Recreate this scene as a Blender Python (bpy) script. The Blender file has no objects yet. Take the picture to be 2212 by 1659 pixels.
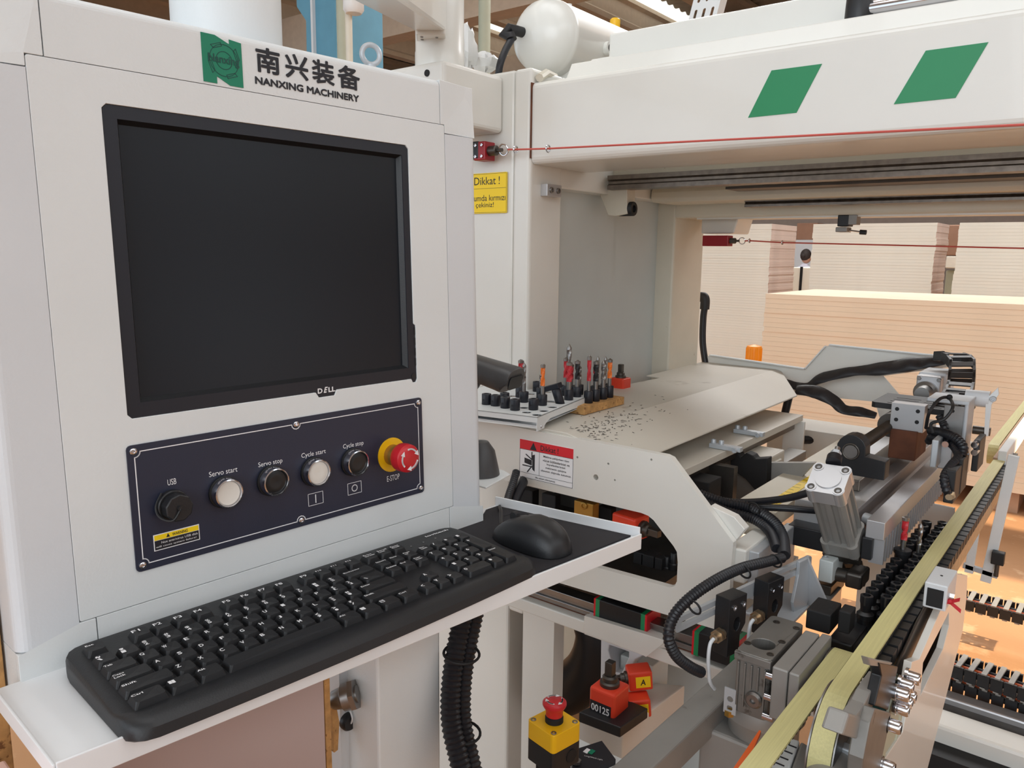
import bpy, bmesh, math, random
from mathutils import Vector, Matrix
from mathutils.geometry import tessellate_polygon
random.seed(7)
sc = bpy.context.scene
COL = sc.collection
R = math.radians

# ------------------------------------------------------------------ camera
CAM = Vector((0, 0, 1.40)); FPX = 1690.0; IW, IH = 2212, 1659
_y, _p, _r = R(38.20886), R(9.55944), R(0.69989)
_f = Vector((-math.sin(_y) * math.cos(_p), math.cos(_y) * math.cos(_p), -math.sin(_p)))
_rt = Vector((math.cos(_y), math.sin(_y), 0)); _up = _rt.cross(_f)
RT = math.cos(_r) * _rt + math.sin(_r) * _up; UP = -math.sin(_r) * _rt + math.cos(_r) * _up; FW = _f
cd = bpy.data.cameras.new('camera'); cam = bpy.data.objects.new('camera', cd); COL.objects.link(cam)
cd.sensor_fit = 'HORIZONTAL'; cd.sensor_width = 36; cd.lens = FPX / IW * 36; cd.clip_start = .02; cd.clip_end = 200
m = Matrix((RT, UP, -FW)).transposed().to_4x4(); m.translation = CAM; cam.matrix_world = m
sc.camera = cam

# ------------------------------------------------------------------ light
W = bpy.data.worlds.new('sky'); sc.world = W; W.use_nodes = True
W.node_tree.nodes['Background'].inputs[0].default_value = (.80, .90, 1.0, 1)
W.node_tree.nodes['Background'].inputs[1].default_value = 1.5
def lamp(name, kind, loc, to, energy, color, **k):
    l = bpy.data.lights.new(name, kind); l.energy = energy; l.color = color
    for a, b in k.items(): setattr(l, a, b)
    o = bpy.data.objects.new(name, l); COL.objects.link(o); o.location = loc
    o.rotation_euler = (Vector(to) - Vector(loc)).to_track_quat('-Z', 'Y').to_euler(); return o
lamp('sun', 'SUN', (10, 3, 6), (0, 3, .55), 9, (1, .80, .55), angle=R(.8))
lamp('fill_right_high', 'AREA', (5.2, 0.5, 4.8), (-1, 1.0, 1.0), 142, (.90, .96, 1), shape='RECTANGLE', size=9, size_y=2.2)  # added soft fill for the console; the wall has no window here
lamp('fill_behind_camera', 'AREA', (2.0, -6.5, 3.2), (-.8, 1.2, 1.0), 205, (.92, .97, 1), shape='RECTANGLE', size=7, size_y=4)  # added fill behind the camera, standing in for an unseen open front
lamp('fill_overhead_near', 'AREA', (-.6, .6, 6.3), (-.6, 1.2, 0), 110, (.93, .97, 1), shape='RECTANGLE', size=5, size_y=3)  # added overhead fill; the roof above it is closed
lamp('fill_overhead_far', 'AREA', (-1.5, 8.5, 6.3), (-1.5, 7, 0), 620, (.98, .99, 1), shape='RECTANGLE', size=8, size_y=2.5)  # added overhead fill to brighten the rear board stacks
vs = sc.view_settings; vs.view_transform = 'Standard'; vs.look = 'None'; vs.gamma = 1; vs.use_curve_mapping = False; vs.exposure = 0.08

# ------------------------------------------------------------------ pixel -> place helpers
def ray(x, y): return (RT * (x - IW / 2) - UP * (y - IH / 2) + FW * FPX) / FPX
def px(x, y, X=None, Y=None, Z=None, D=None):
    d = ray(x, y)
    t = D if D is not None else (X - CAM.x) / d.x if X is not None else (Y - CAM.y) / d.y if Y is not None else (Z - CAM.z) / d.z
    return CAM + d * t
def mat4(o, a, b, c):
    m = Matrix((a, b, c)).transposed().to_4x4(); m.translation = o; return m
# control console frame: u along the face, v up the face, w out of the face
_cy, _cl = R(-4.21095), R(1.8905)
CU = Vector((-math.sin(_cy), math.cos(_cy), 0)); CN0 = Vector((math.cos(_cy), math.sin(_cy), 0)); ZV = Vector((0, 0, 1))
CV = ZV * math.cos(_cl) - CN0 * math.sin(_cl); CN = CN0 * math.cos(_cl) + ZV * math.sin(_cl)
CO = Vector((-.67767, .55011, 1.038))
TC = mat4(CO, CU, CV, CN)            # leaning front face
TT = mat4(CO, CU, CN0, ZV)           # level tray frame: u, out, up
def cuv(x, y, w=0):
    d = ray(x, y); o = CO + CN * w; P = CAM + d * ((o - CAM).dot(CN) / d.dot(CN)) - CO
    return (P.dot(CU), P.dot(CV))
def tuv(x, y, z=0):
    P = px(x, y, Z=CO.z + z) - CO
    return (P.dot(CU), P.dot(CN0))

# ------------------------------------------------------------------ materials
def lin(c): return tuple(((v / 255) / 12.92 if v / 255 < .04045 else ((v / 255 + .055) / 1.055) ** 2.4) for v in c) + (1,)
MATS = {}
def mat(name, col, rough=.5, metal=0, var=.06, scale=8, bump=0, bscale=200, spot=None, spotscale=6, spotcut=.62, emit=None, coat=0, trans=0, alpha=1, stretch=None, spec=.5):
    m = bpy.data.materials.new(name); m.use_nodes = True; nt = m.node_tree; b = nt.nodes['Principled BSDF']
    N = nt.nodes.new; L = nt.links.new
    tc = N('ShaderNodeTexCoord'); src = tc.outputs['Object']
    if stretch:
        mp = N('ShaderNodeMapping'); mp.inputs['Scale'].default_value = stretch; L(src, mp.inputs[0]); src = mp.outputs[0]
    n = N('ShaderNodeTexNoise'); n.inputs['Scale'].default_value = scale; n.inputs['Detail'].default_value = 6; L(src, n.inputs['Vector'])
    c = lin(col); r = N('ShaderNodeValToRGB')
    r.color_ramp.elements[0].position = .3; r.color_ramp.elements[1].position = .7
    r.color_ramp.elements[0].color = tuple(max(0, v * (1 - var)) for v in c[:3]) + (1,); r.color_ramp.elements[1].color = tuple(min(1, v * (1 + var)) for v in c[:3]) + (1,)
    L(n.outputs['Fac'], r.inputs[0]); out = r.outputs[0]
    if spot:
        n2 = N('ShaderNodeTexNoise'); n2.inputs['Scale'].default_value = spotscale; n2.inputs['Detail'].default_value = 8; n2.inputs['Roughness'].default_value = .65; L(src, n2.inputs['Vector'])
        r2 = N('ShaderNodeValToRGB'); r2.color_ramp.elements[0].position = spotcut; r2.color_ramp.elements[1].position = min(1, spotcut + .06); L(n2.outputs['Fac'], r2.inputs[0])
        mx = N('ShaderNodeMix'); mx.data_type = 'RGBA'; L(r2.outputs[0], mx.inputs[0]); L(out, mx.inputs[6]); mx.inputs[7].default_value = lin(spot); out = mx.outputs[2]
    L(out, b.inputs['Base Color'])
    b.inputs['Roughness'].default_value = rough; b.inputs['Metallic'].default_value = metal
    b.inputs['Specular IOR Level'].default_value = spec
    b.inputs['Coat Weight'].default_value = coat; b.inputs['Transmission Weight'].default_value = trans; b.inputs['Alpha'].default_value = alpha
    if emit: b.inputs['Emission Color'].default_value = lin(emit[0]); b.inputs['Emission Strength'].default_value = emit[1]
    if bump:
        n3 = N('ShaderNodeTexNoise'); n3.inputs['Scale'].default_value = bscale; n3.inputs['Detail'].default_value = 3; L(src, n3.inputs['Vector'])
        bp = N('ShaderNodeBump'); bp.inputs['Strength'].default_value = bump; bp.inputs['Distance'].default_value = .002; L(n3.outputs['Fac'], bp.inputs['Height']); L(bp.outputs[0], b.inputs['Normal'])
    MATS[name] = m; return m
mat('console_white', (221, 225, 226), .38, var=.02, bump=.12, bscale=420, spot=(206, 204, 201), spotscale=7, spotcut=.68)
mat('console_grey', (212, 216, 220), .45, var=.02, bump=.1, bscale=420)
mat('tray_white', (228, 230, 232), .3, var=.03, spot=(196, 198, 206), spotscale=14, spotcut=.7)
mat('cream', (224, 223, 217), .33, var=.03, scale=4, bump=.05, bscale=120, coat=.25, spot=(196, 192, 180), spotscale=30, spotcut=.76)
mat('cream_dirty', (214, 208, 192), .45, var=.06, scale=5, spot=(150, 120, 88), spotscale=26, spotcut=.69)
mat('cream_grey', (202, 210, 210), .5, var=.03, spot=(120, 118, 108), spotscale=60, spotcut=.77)
mat('hood_paint', (206, 201, 190), .42, var=.05, scale=3, spot=(172, 164, 150), spotscale=5, spotcut=.62, bump=.05, bscale=300)
mat('black_plastic', (26, 27, 30), .42, var=.12, bump=.08, bscale=700)
mat('key_plastic', (25, 26, 29), .5, var=.12, bump=.08, bscale=900)
mat('keyboard_plastic', (27, 28, 31), .48, var=.1, bump=.1, bscale=600, spot=(62, 58, 52), spotscale=9, spotcut=.70)
mat('black_matte', (20, 20, 22), .7, var=.15)
mat('scanner_grey', (66, 66, 68), .42, var=.06, bump=.1, bscale=500)
mat('rubber', (28, 28, 30), .55, var=.2, scale=30)
mat('hose_black', (24, 26, 32), .4, var=.1)
mat('pad_black', (34, 32, 36), .85, var=.1, bump=.3, bscale=1500)
mat('screen', (19, 23, 30), .30, var=.03, spec=.35)
mat('bezel', (23, 26, 36), .42, var=.05)
mat('navy', (36, 41, 60), .42, var=.03, bump=.05, bscale=900)
mat('white_print', (238, 238, 240), .5, var=.0)
mat('black_print', (24, 24, 32), .5, var=.0)
mat('green_print', (0, 124, 92), .45, var=.02)
mat('beam_green', (28, 134, 84), .42, var=.02)
mat('green_line', (8, 70, 62), .5, var=0)
mat('chrome', (215, 215, 220), .14, 1, var=.03)
mat('steel', (150, 148, 146), .38, 1, var=.12, scale=20)
mat('steel_dark', (92, 88, 84), .42, .9, var=.2, scale=18)
mat('zinc', (188, 193, 198), .45, .4, var=.08, scale=14)
mat('alu', (196, 196, 198), .36, .65, var=.05, scale=6)
mat('alu_cast', (128, 126, 122), .5, .6, var=.15, scale=16, spot=(84, 80, 74), spotscale=18, spotcut=.62)
mat('alu_grey', (150, 148, 144), .5, .35, var=.08, scale=10, spot=(112, 106, 98), spotscale=12, spotcut=.66)
mat('rust', (104, 62, 42), .7, .3, var=.25, scale=30)
mat('rail_steel', (120, 112, 104), .34, .9, var=.2, scale=10, stretch=(6, 1, 6))
mat('yellow', (240, 186, 18), .38, var=.03)
mat('label_yellow', (250, 214, 16), .45, var=.02)
mat('red', (196, 34, 44), .34, var=.04)
mat('red_print', (214, 24, 40), .42, var=.02)
mat('dark_red', (150, 22, 34), .38, var=.06)
mat('indicator_red', (226, 66, 40), .38, var=.05)
mat('orange', (250, 150, 10), .35, var=.04)
mat('orange_strip', (224, 96, 30), .5, var=.04)
mat('cable_red', (196, 84, 74), .45, var=.05)
mat('belt', (206, 199, 142), .55, var=.07, scale=5, stretch=(90, 2, 90), spot=(182, 172, 112), spotscale=3, spotcut=.66)
mat('belt_back', (52, 50, 48), .7, var=.1)
mat('belt_teal', (30, 84, 76), .6, var=.1)
mat('button_white', (226, 222, 214), .35, var=.02)
mat('button_black', (20, 24, 27), .38, var=.04)
mat('chipboard', (186, 142, 88), .8, var=.3, scale=60, bump=.4, bscale=160, spot=(120, 80, 44), spotscale=90, spotcut=.58)
mat('pink_board', (238, 200, 186), .6, var=.03, scale=3)
mat('mdf_face', (190, 172, 170), .6, var=.03, scale=3)
mat('board_white', (244, 240, 228), .6, var=.05, scale=2)
mat('board_side_shade', (214, 194, 182), .7, var=.08, scale=5)  # pinkish shading of the stack sides put into the colour
mat('board_warm_lit', (236, 216, 190), .6, var=.05, scale=2)  # peach tint stands for warm bounce off the sunlit floor
mat('wood', (206, 172, 132), .65, var=.12, scale=12, stretch=(1, 8, 8))
mat('pallet_wood', (172, 138, 112), .7, var=.15, scale=10)
mat('cardboard', (160, 122, 100), .8, var=.06)
mat('blue', (92, 150, 176), .6, var=.05)
mat('sign_blue', (54, 80, 160), .6, var=.05)
mat('floor_dust', (178, 134, 96), .9, var=.10, scale=2, bump=.5, bscale=30, spot=(198, 160, 124), spotscale=3.5, spotcut=.58)
mat('concrete', (152, 138, 126), .85, var=.1, scale=3)
mat('roof_sheet', (176, 172, 164), .5, .1, var=.06)
mat('roof_beam', (206, 190, 172), .75, var=.05)
mat('wall_paint', (178, 166, 158), .8, var=.05)
mat('glass_clear', (235, 240, 240), .06, trans=.9, alpha=.35, var=0)
mat('skin', (206, 162, 138), .6, var=.04)
mat('cloth_white', (222, 222, 236), .8, var=.05)
mat('hair', (56, 48, 46), .7, var=.1)
mat('pipe_green', (176, 180, 160), .5, var=.04)
mat('bag_plastic', (226, 226, 224), .3, var=.05, bump=.5, bscale=40)
mat('wrap_black', (34, 33, 36), .5, var=.25, scale=30, bump=.5, bscale=60)
mat('carbide_red', (190, 40, 50), .4, var=.08)
mat('carbide_orange', (240, 120, 40), .4, var=.08)
mat('brass', (176, 140, 72), .4, .8, var=.1)
mat('sensor_nickel', (186, 166, 140), .32, .9, var=.08)
mat('ribbon_red', (190, 26, 40), .6, var=.1)

def translucent(name, col):
    m = bpy.data.materials.new(name); m.use_nodes = True; nt = m.node_tree; b = nt.nodes['Principled BSDF']; t = nt.nodes.new('ShaderNodeBsdfTranslucent'); n = nt.nodes.new('ShaderNodeTexNoise'); r = nt.nodes.new('ShaderNodeValToRGB'); x = nt.nodes.new('ShaderNodeMixShader')
    n.inputs['Scale'].default_value = 2; r.color_ramp.elements[0].color = lin([v * .93 for v in col]); r.color_ramp.elements[1].color = lin(col); nt.links.new(n.outputs['Fac'], r.inputs[0]); nt.links.new(r.outputs[0], t.inputs[0]); nt.links.new(r.outputs[0], b.inputs['Base Color'])
    x.inputs[0].default_value = .75; nt.links.new(b.outputs[0], x.inputs[1]); nt.links.new(t.outputs[0], x.inputs[2]); nt.links.new(x.outputs[0], nt.nodes['Material Output'].inputs[0]); MATS[name] = m
translucent('skylight_sheet', (240, 242, 238))
# ------------------------------------------------------------------ mesh builder
I4 = Matrix.Identity(4)
class MB:
    def __init__(s, T=I4): s.v = []; s.f = []; s.T = T; s.s = set()
    def add(s, vs, fs, smooth=False):
        o = len(s.v); s.v += [s.T @ Vector(p) for p in vs]; k = len(s.f)
        s.f += [tuple(i + o for i in f) for f in fs]
        if smooth: s.s.update(range(k, len(s.f)))
        return s
    def box(s, a, b):
        (x0, y0, z0), (x1, y1, z1) = a, b
        return s.add([(x0, y0, z0), (x1, y0, z0), (x1, y1, z0), (x0, y1, z0), (x0, y0, z1), (x1, y0, z1), (x1, y1, z1), (x0, y1, z1)],
              [(0, 3, 2, 1), (4, 5, 6, 7), (0, 1, 5, 4), (1, 2, 6, 5), (2, 3, 7, 6), (3, 0, 4, 7)])
    def cb(s, c, d): return s.box([c[i] - d[i] / 2 for i in range(3)], [c[i] + d[i] / 2 for i in range(3)])
    def hexa(s, p): return s.add(p, [(0, 3, 2, 1), (4, 5, 6, 7), (0, 1, 5, 4), (1, 2, 6, 5), (2, 3, 7, 6), (3, 0, 4, 7)])
    def prism(s, pts, z0, z1, holes=(), ax='z'):
        loops = [list(pts)] + [list(h) for h in holes]
        mp = {'z': lambda a, b, c: (a, b, c), 'y': lambda a, b, c: (a, c, b), 'x': lambda a, b, c: (c, a, b)}[ax]
        flat = [p for l in loops for p in l]; n = len(flat)
        tri = tessellate_polygon([[Vector((p[0], p[1], 0)) for p in l] for l in loops]) if (holes or len(pts) > 4) else [tuple(range(len(pts)))]
        vs = [mp(p[0], p[1], z0) for p in flat] + [mp(p[0], p[1], z1) for p in flat]
        fs = [tuple(t) for t in tri] + [tuple(i + n for i in reversed(t)) for t in tri]; o = 0
        for l in loops:
            k = len(l)
            fs += [(o + i, o + (i + 1) % k, n + o + (i + 1) % k, n + o + i) for i in range(k)]; o += k
        return s.add(vs, fs)
    def cyl(s, p0, p1, r, n=20, r2=None, caps=True):
        p0, p1 = Vector(p0), Vector(p1); r2 = r if r2 is None else r2; d = (p1 - p0).normalized()
        a = d.orthogonal().normalized(); b = d.cross(a)
        ring = [a * math.cos(2 * math.pi * i / n) + b * math.sin(2 * math.pi * i / n) for i in range(n)]
        s.add([p0 + q * r for q in ring] + [p1 + q * r2 for q in ring], [(i, (i + 1) % n, n + (i + 1) % n, n + i) for i in range(n)], True)
        if caps:
            o = len(s.v) - 2 * n
            s.f += [tuple(o + i for i in reversed(range(n))), tuple(o + n + i for i in range(n))]
        return s
    def lathe(s, prof, p0, d, n=24):
        p0 = Vector(p0); d = Vector(d).normalized(); a = d.orthogonal().normalized(); b = d.cross(a); vs = []; fs = []
        for (r, h) in prof:
            vs += [p0 + d * h + (a * math.cos(2 * math.pi * i / n) + b * math.sin(2 * math.pi * i / n)) * max(r, 1e-5) for i in range(n)]
        for k in range(len(prof) - 1):
            fs += [(k * n + i, k * n + (i + 1) % n, (k + 1) * n + (i + 1) % n, (k + 1) * n + i) for i in range(n)]
        s.add(vs, fs, True); o = len(s.v) - len(vs)
        if prof[0][0] > 1e-4: s.f.append(tuple(o + i for i in reversed(range(n))))
        if prof[-1][0] > 1e-4: s.f.append(tuple(o + (len(prof) - 1) * n + i for i in range(n)))
        return s
    def tube(s, path, r, n=10, closed=False, caps=True, rads=None, flat=None):
        P = [Vector(p) for p in path]; k = len(P); vs = []; fs = []; nrm = None
        for i in range(k):
            t = ((P[(i + 1) % k] - P[i - 1]) if closed else (P[min(i + 1, k - 1)] - P[max(i - 1, 0)])).normalized()
            if nrm is None: nrm = t.orthogonal().normalized()
            nrm = (nrm - t * nrm.dot(t)).normalized(); b = t.cross(nrm); rr = rads[i] if rads else r
            fl = flat[i] if flat else 1
            vs += [P[i] + (nrm * math.cos(2 * math.pi * j / n) + b * math.sin(2 * math.pi * j / n) * fl) * rr for j in range(n)]
        for i in range(k if closed else k - 1):
            q = (i + 1) % k
            fs += [(i * n + j, i * n + (j + 1) % n, q * n + (j + 1) % n, q * n + j) for j in range(n)]
        s.add(vs, fs, True); o = len(s.v) - len(vs)
        if caps and not closed: s.f += [tuple(o + j for j in reversed(range(n))), tuple(o + (k - 1) * n + j for j in range(n))]
        return s
    def hose(s, pts, r, pitch=.005, n=12, amp=.085):
        P = spline(pts, 24); L = sum((P[i + 1] - P[i]).length for i in range(len(P) - 1)); k = max(8, int(L / pitch * 2)); Q = resample(P, k)
        return s.tube(Q, r, n, rads=[r * (1 if i % 2 else 1 - amp * 2) for i in range(len(Q))])
    def ball(s, c, r, n=14, sc=(1, 1, 1)):
        m = n // 2; vs = []; fs = []
        for i in range(m + 1):
            th = math.pi * i / m
            vs += [(c[0] + r * sc[0] * math.sin(th) * math.cos(2 * math.pi * j / n), c[1] + r * sc[1] * math.sin(th) * math.sin(2 * math.pi * j / n), c[2] + r * sc[2] * math.cos(th)) for j in range(n)]
        for i in range(m): fs += [(i * n + j, i * n + (j + 1) % n, (i + 1) * n + (j + 1) % n, (i + 1) * n + j) for j in range(n)]
        return s.add(vs, fs, True)
    def torus(s, c, ax, Rr, r, n=28, k=8):
        c = Vector(c); ax = Vector(ax).normalized(); a = ax.orthogonal().normalized(); b = ax.cross(a)
        return s.tube([c + (a * math.cos(2 * math.pi * i / n) + b * math.sin(2 * math.pi * i / n)) * Rr for i in range(n)], r, k, closed=True)
    def strip(s, pts, w, z, h=.0004):
        for a, b in zip(pts, pts[1:]):
            a = Vector((a[0], a[1])); b = Vector((b[0], b[1])); d = (b - a)
            if d.length < 1e-6: continue
            d.normalize(); q = Vector((-d.y, d.x)) * w / 2; a = a - d * w / 2; b = b + d * w / 2
            s.prism([tuple(a - q), tuple(b - q), tuple(b + q), tuple(a + q)], z, z + h)
        return s
    def build(s, name, material, parent=None, bevel=0, seg=2, smooth=None, kind=None, label=None):
        me = bpy.data.meshes.new(name); off = Vector(parent['_w']) if parent and '_w' in parent else Vector((0, 0, 0))
        if parent is None and s.v:
            lo = Vector([min(p[i] for p in s.v) for i in range(3)]); hi = Vector([max(p[i] for p in s.v) for i in range(3)])
            off = Vector(((lo.x + hi.x) / 2, (lo.y + hi.y) / 2, lo.z))
        me.from_pydata([p - off for p in s.v], [], s.f)
        if s.s:
            fl = [i in s.s for i in range(len(s.f))]; me.polygons.foreach_set('use_smooth', fl)
        bm = bmesh.new(); bm.from_mesh(me); bmesh.ops.recalc_face_normals(bm, faces=bm.faces); bm.to_mesh(me); bm.free()
        if s.s: me.set_sharp_from_angle(angle=R(38))
        me.materials.append(MATS[material]); o = bpy.data.objects.new(name, me); COL.objects.link(o)
        o['_w'] = tuple(off)
        if parent: o.parent = parent
        else: o.location = off
        if bevel:
            bv = o.modifiers.new('bevel', 'BEVEL'); bv.width = bevel; bv.segments = seg; bv.limit_method = 'ANGLE'; bv.angle_limit = R(35); bv.harden_normals = False
        if kind: o['kind'] = kind
        if label: o['label'] = label
        return o
def spline(pts, n=10):
    P = [Vector(p) for p in pts]; out = []
    for i in range(len(P) - 1):
        a, b, c, d = P[max(i - 1, 0)], P[i], P[i + 1], P[min(i + 2, len(P) - 1)]
        for k in range(n):
            t = k / n
            out.append(.5 * ((2 * b) + (c - a) * t + (2 * a - 5 * b + 4 * c - d) * t * t + (3 * b - a - 3 * c + d) * t ** 3))
    return out + [P[-1]]
def resample(P, k):
    d = [0]
    for i in range(len(P) - 1): d.append(d[-1] + (P[i + 1] - P[i]).length)
    out = []; j = 0
    for i in range(k + 1):
        t = d[-1] * i / k
        while j < len(P) - 2 and d[j + 1] < t: j += 1
        e = d[j + 1] - d[j]; out.append(P[j].lerp(P[j + 1], (t - d[j]) / e if e > 0 else 0))
    return out
def rrect(x0, x1, y0, y1, r, n=5):
    out = []
    for cx, cy, a in ((x1 - r, y1 - r, 0), (x0 + r, y1 - r, 90), (x0 + r, y0 + r, 180), (x1 - r, y0 + r, 270)):
        out += [(cx + r * math.cos(R(a + 90 * i / n)), cy + r * math.sin(R(a + 90 * i / n))) for i in range(n + 1)]
    return out
def circ(cx, cy, r, n=18, ry=None): return [(cx + r * math.cos(2 * math.pi * i / n), cy + (ry or r) * math.sin(2 * math.pi * i / n)) for i in range(n)]
def thing(name, label, cat, loc, group=None):
    o = bpy.data.objects.new(name, None); COL.objects.link(o); o.empty_display_size = .05; o.location = loc; o['_w'] = tuple(loc)
    o['label'] = label; o['category'] = cat
    if group: o['group'] = group
    return o
def tag(o, label, cat, group=None):
    o['label'] = label; o['category'] = cat
    if group: o['group'] = group
    return o
def copy_tree(o, parent=None):
    c = o.copy(); COL.objects.link(c); c.parent = parent
    for ch in list(o.children): copy_tree(ch, c)
    return c
# lettering
_TX = {}
def glyphs(s, bold=0, shear=0, mono=False):
    key = (s, bold, shear)
    if key in _TX: return _TX[key]
    cu = bpy.data.curves.new('t', 'FONT'); cu.body = s; cu.size = 1; cu.offset = bold; cu.shear = shear; cu.resolution_u = 3
    ob = bpy.data.objects.new('t', cu); COL.objects.link(ob)
    dg = bpy.context.evaluated_depsgraph_get(); me = bpy.data.meshes.new_from_object(ob.evaluated_get(dg))
    vs = [(v.co.x, v.co.y) for v in me.vertices]; fs = [tuple(p.vertices) for p in me.polygons]
    bpy.data.objects.remove(ob); bpy.data.meshes.remove(me); bpy.data.curves.remove(cu)
    _TX[key] = (vs, fs); return _TX[key]
def put_text(mb, s, x0, x1, y0, y1, z=.0003, bold=0, shear=0, fit='both', trap=None):
    vs, fs = glyphs(s, bold, shear)
    if not vs: return mb
    a, b = min(v[0] for v in vs), max(v[0] for v in vs); c, d = min(v[1] for v in vs), max(v[1] for v in vs)
    sx = (x1 - x0) / max(b - a, 1e-6); sy = (y1 - y0) / max(d - c, 1e-6)
    if fit == 'min': sx = sy = min(sx, sy)
    mb.add([(x0 + (v[0] - a) * sx, y0 + (v[1] - c) * sy, z) for v in vs], fs); return mb
def thick_text(mb, s, x0, x1, y0, y1, z, d):
    for i, (a, b) in enumerate(((0, 0), (d, 0), (-d, 0), (0, d), (0, -d), (d * .7, d * .7), (-d * .7, d * .7), (d * .7, -d * .7), (-d * .7, -d * .7))): put_text(mb, s, x0 + d + a, x1 - d + a, y0 + d + b, y1 - d + b, z + i * .00001)
    return mb
def quad_text(mb, s, q, P, bold=0):
    # q: four pixel corners (tl, tr, br, bl) of the lettering, P: pixel -> local point
    vs, fs = glyphs(s, bold); a, b = min(v[0] for v in vs), max(v[0] for v in vs); c, d = min(v[1] for v in vs), max(v[1] for v in vs)
    tl, tr, br, bl = [Vector(P(*c_)) for c_ in q]; out = []
    for v in vs:
        s_ = (v[0] - a) / (b - a); t = (v[1] - c) / (d - c); out.append((bl.lerp(br, s_)).lerp(tl.lerp(tr, s_), t))
    mb.add(out, fs); return mb
def screw(mb, p, d, r, h=None, hexr=None):
    h = h or r * .9; mb.lathe([(r, 0), (r, h * .8), (r * .85, h), (r * .55, h), (r * .5, h * .45), (0, h * .45)], p, d, 14); return mb
def hexbolt(mb, p, d, r, h=None):
    mb.cyl(Vector(p), Vector(p) + Vector(d).normalized() * (h or r * 1.1), r, 6); return mb
# ================================================================== hall
def struct(o): o['kind'] = 'structure'; return o
struct(MB().box((-26, -9, -.2), (5.5, 19, 0)).build('floor', 'floor_dust'))
struct(MB().box((-26, 19, 0), (5.5, 19.2, 7)).build('wall_back', 'wall_paint'))
struct(MB().box((-26.2, -9, 0), (-26, 19, 2.8)).build('wall_left', 'wall_paint'))
# right wall, unseen: door opening and slit sized to place the sun patches
mb = MB()
for a_, b_ in ((-9, 2.55), (3.95, 4.72), (4.98, 19)): mb.box((5.5, a_, 0), (5.7, b_, 7))
mb.box((5.5, 2.55, 4.4), (5.7, 3.95, 7)); mb.box((5.5, 4.72, 4.4), (5.7, 4.98, 7))
struct(mb.build('wall_right', 'wall_paint'))
# corrugated roof: ridges run across the hall, two strips left open to the sky
def roof(x0, x1, z=6.6):
    mb = MB(); vs = []; fs = []; n = 0; y = -9.0; prof = []
    while y < 19: prof += [(y, 0), (y + .07, .05), (y + .16, .05), (y + .23, 0)]; y += .30
    for (yy, dz) in prof: vs += [(x0, yy, z + dz), (x1, yy, z + dz)]
    for i in range(len(prof) - 1): fs.append((2 * i, 2 * i + 1, 2 * i + 3, 2 * i + 2))
    return mb.add(vs, fs)
ceil = struct(roof(-26, -13.2).build('ceiling', 'roof_sheet'))
for a, b in ((-12.2, -9.6), (-8.4, -5.0), (-4.0, 5.6)): roof(a, b).build('roof_sheet', 'roof_sheet', ceil)
for a, b in ((-13.2, -12.2), (-9.6, -8.4), (-5.0, -4.0)): roof(a, b).build('skylight_sheet', 'skylight_sheet', ceil)
mb = MB()
for i, x in enumerate([-24, -21.5, -19, -16.8, -14.6, -12.7, -10.8, -8.9, -7.0, -5.2, -3.4, -1.6, .2, 2.0, 3.8]):
    MB().prism([(x - .11, 6.0), (x + .11, 6.0), (x + .11, 6.1), (x + .05, 6.15), (x + .05, 6.45), (x + .13, 6.5), (x + .13, 6.58), (x - .13, 6.58), (x - .13, 6.5), (x - .05, 6.45), (x - .05, 6.15), (x - .11, 6.1)], -9, 19, ax='y').build('purlin', 'roof_beam', ceil)
for i, y in enumerate((5.6, 10.5, 15.5)): MB().box((-26, y - .2, 5.2), (5.5, y + .2, 6.0)).build('rafter', 'roof_beam', ceil)
# ================================================================== stacks of boards
def stack(name, label, x0, x1, Y0, depth, z0, z1, n, m_face, m_side, jit=.006, group='stacks of boards', pallet=True):
    t = thing(name, label, 'board stack', ((x0 + x1) / 2, Y0 + depth / 2, 0), group)
    if pallet:
        for i in range(3):
            x = x0 + (x1 - x0) * (.04 + .42 * i); MB().box((x, Y0 + .03, 0), (x + (x1 - x0) * .08, Y0 + depth - .03, z0)).build('bearer', 'pallet_wood', t)
    th = (z1 - z0) / n; rnd = random.Random(hash(name + label) % 1000 if False else len(label))
    b = MB().box((-(x1 - x0) / 2, -depth / 2, 0), ((x1 - x0) / 2, depth / 2, th * .982)); me = None
    drift = 0
    for i in range(n):
        drift = .8 * drift + rnd.uniform(-jit, jit)
        if me is None:
            o = b.build('board', m_face, t); me = o.data
            for v in me.vertices: v.co += Vector(t['_w'])
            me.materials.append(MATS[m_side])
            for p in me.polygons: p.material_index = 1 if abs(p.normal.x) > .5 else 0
        else: o = bpy.data.objects.new('board', me); COL.objects.link(o); o.parent = t
        o.location = (drift + rnd.uniform(-jit, jit) * .5, rnd.uniform(-.003, .003), z0 + th * i)
    return t
stack('board_stack', 'low wide stack of cream boards lit warm behind the machine', -1.86, .9, 5.0, 1.0, .12, 1.157, 34, 'board_warm_lit', 'board_side_shade')
def bstk(xa, xb, xs, ytop, Y, label, n=62):
    a, b = px(xa, ytop, Y=Y), px(xb, ytop, Y=Y); c = px(xs, ytop + 4, X=b.x)
    return stack('tall_board_stack', label, a.x, b.x, Y, max(.5, min(c.y - Y, 3)), .1, a.z, n, 'board_white', 'board_side_shade', .004)
bstk(1380, 1668, 1722, 487, 7.6, 'tall pale board stack partly hidden by the machine column')
bstk(1758, 2026, 2052, 484, 7.4, 'tall pale board stack standing between two other tall stacks')
bstk(2072, 2420, 2490, 481, 7.2, 'tall pale board stack with boxes behind its left edge')
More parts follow.
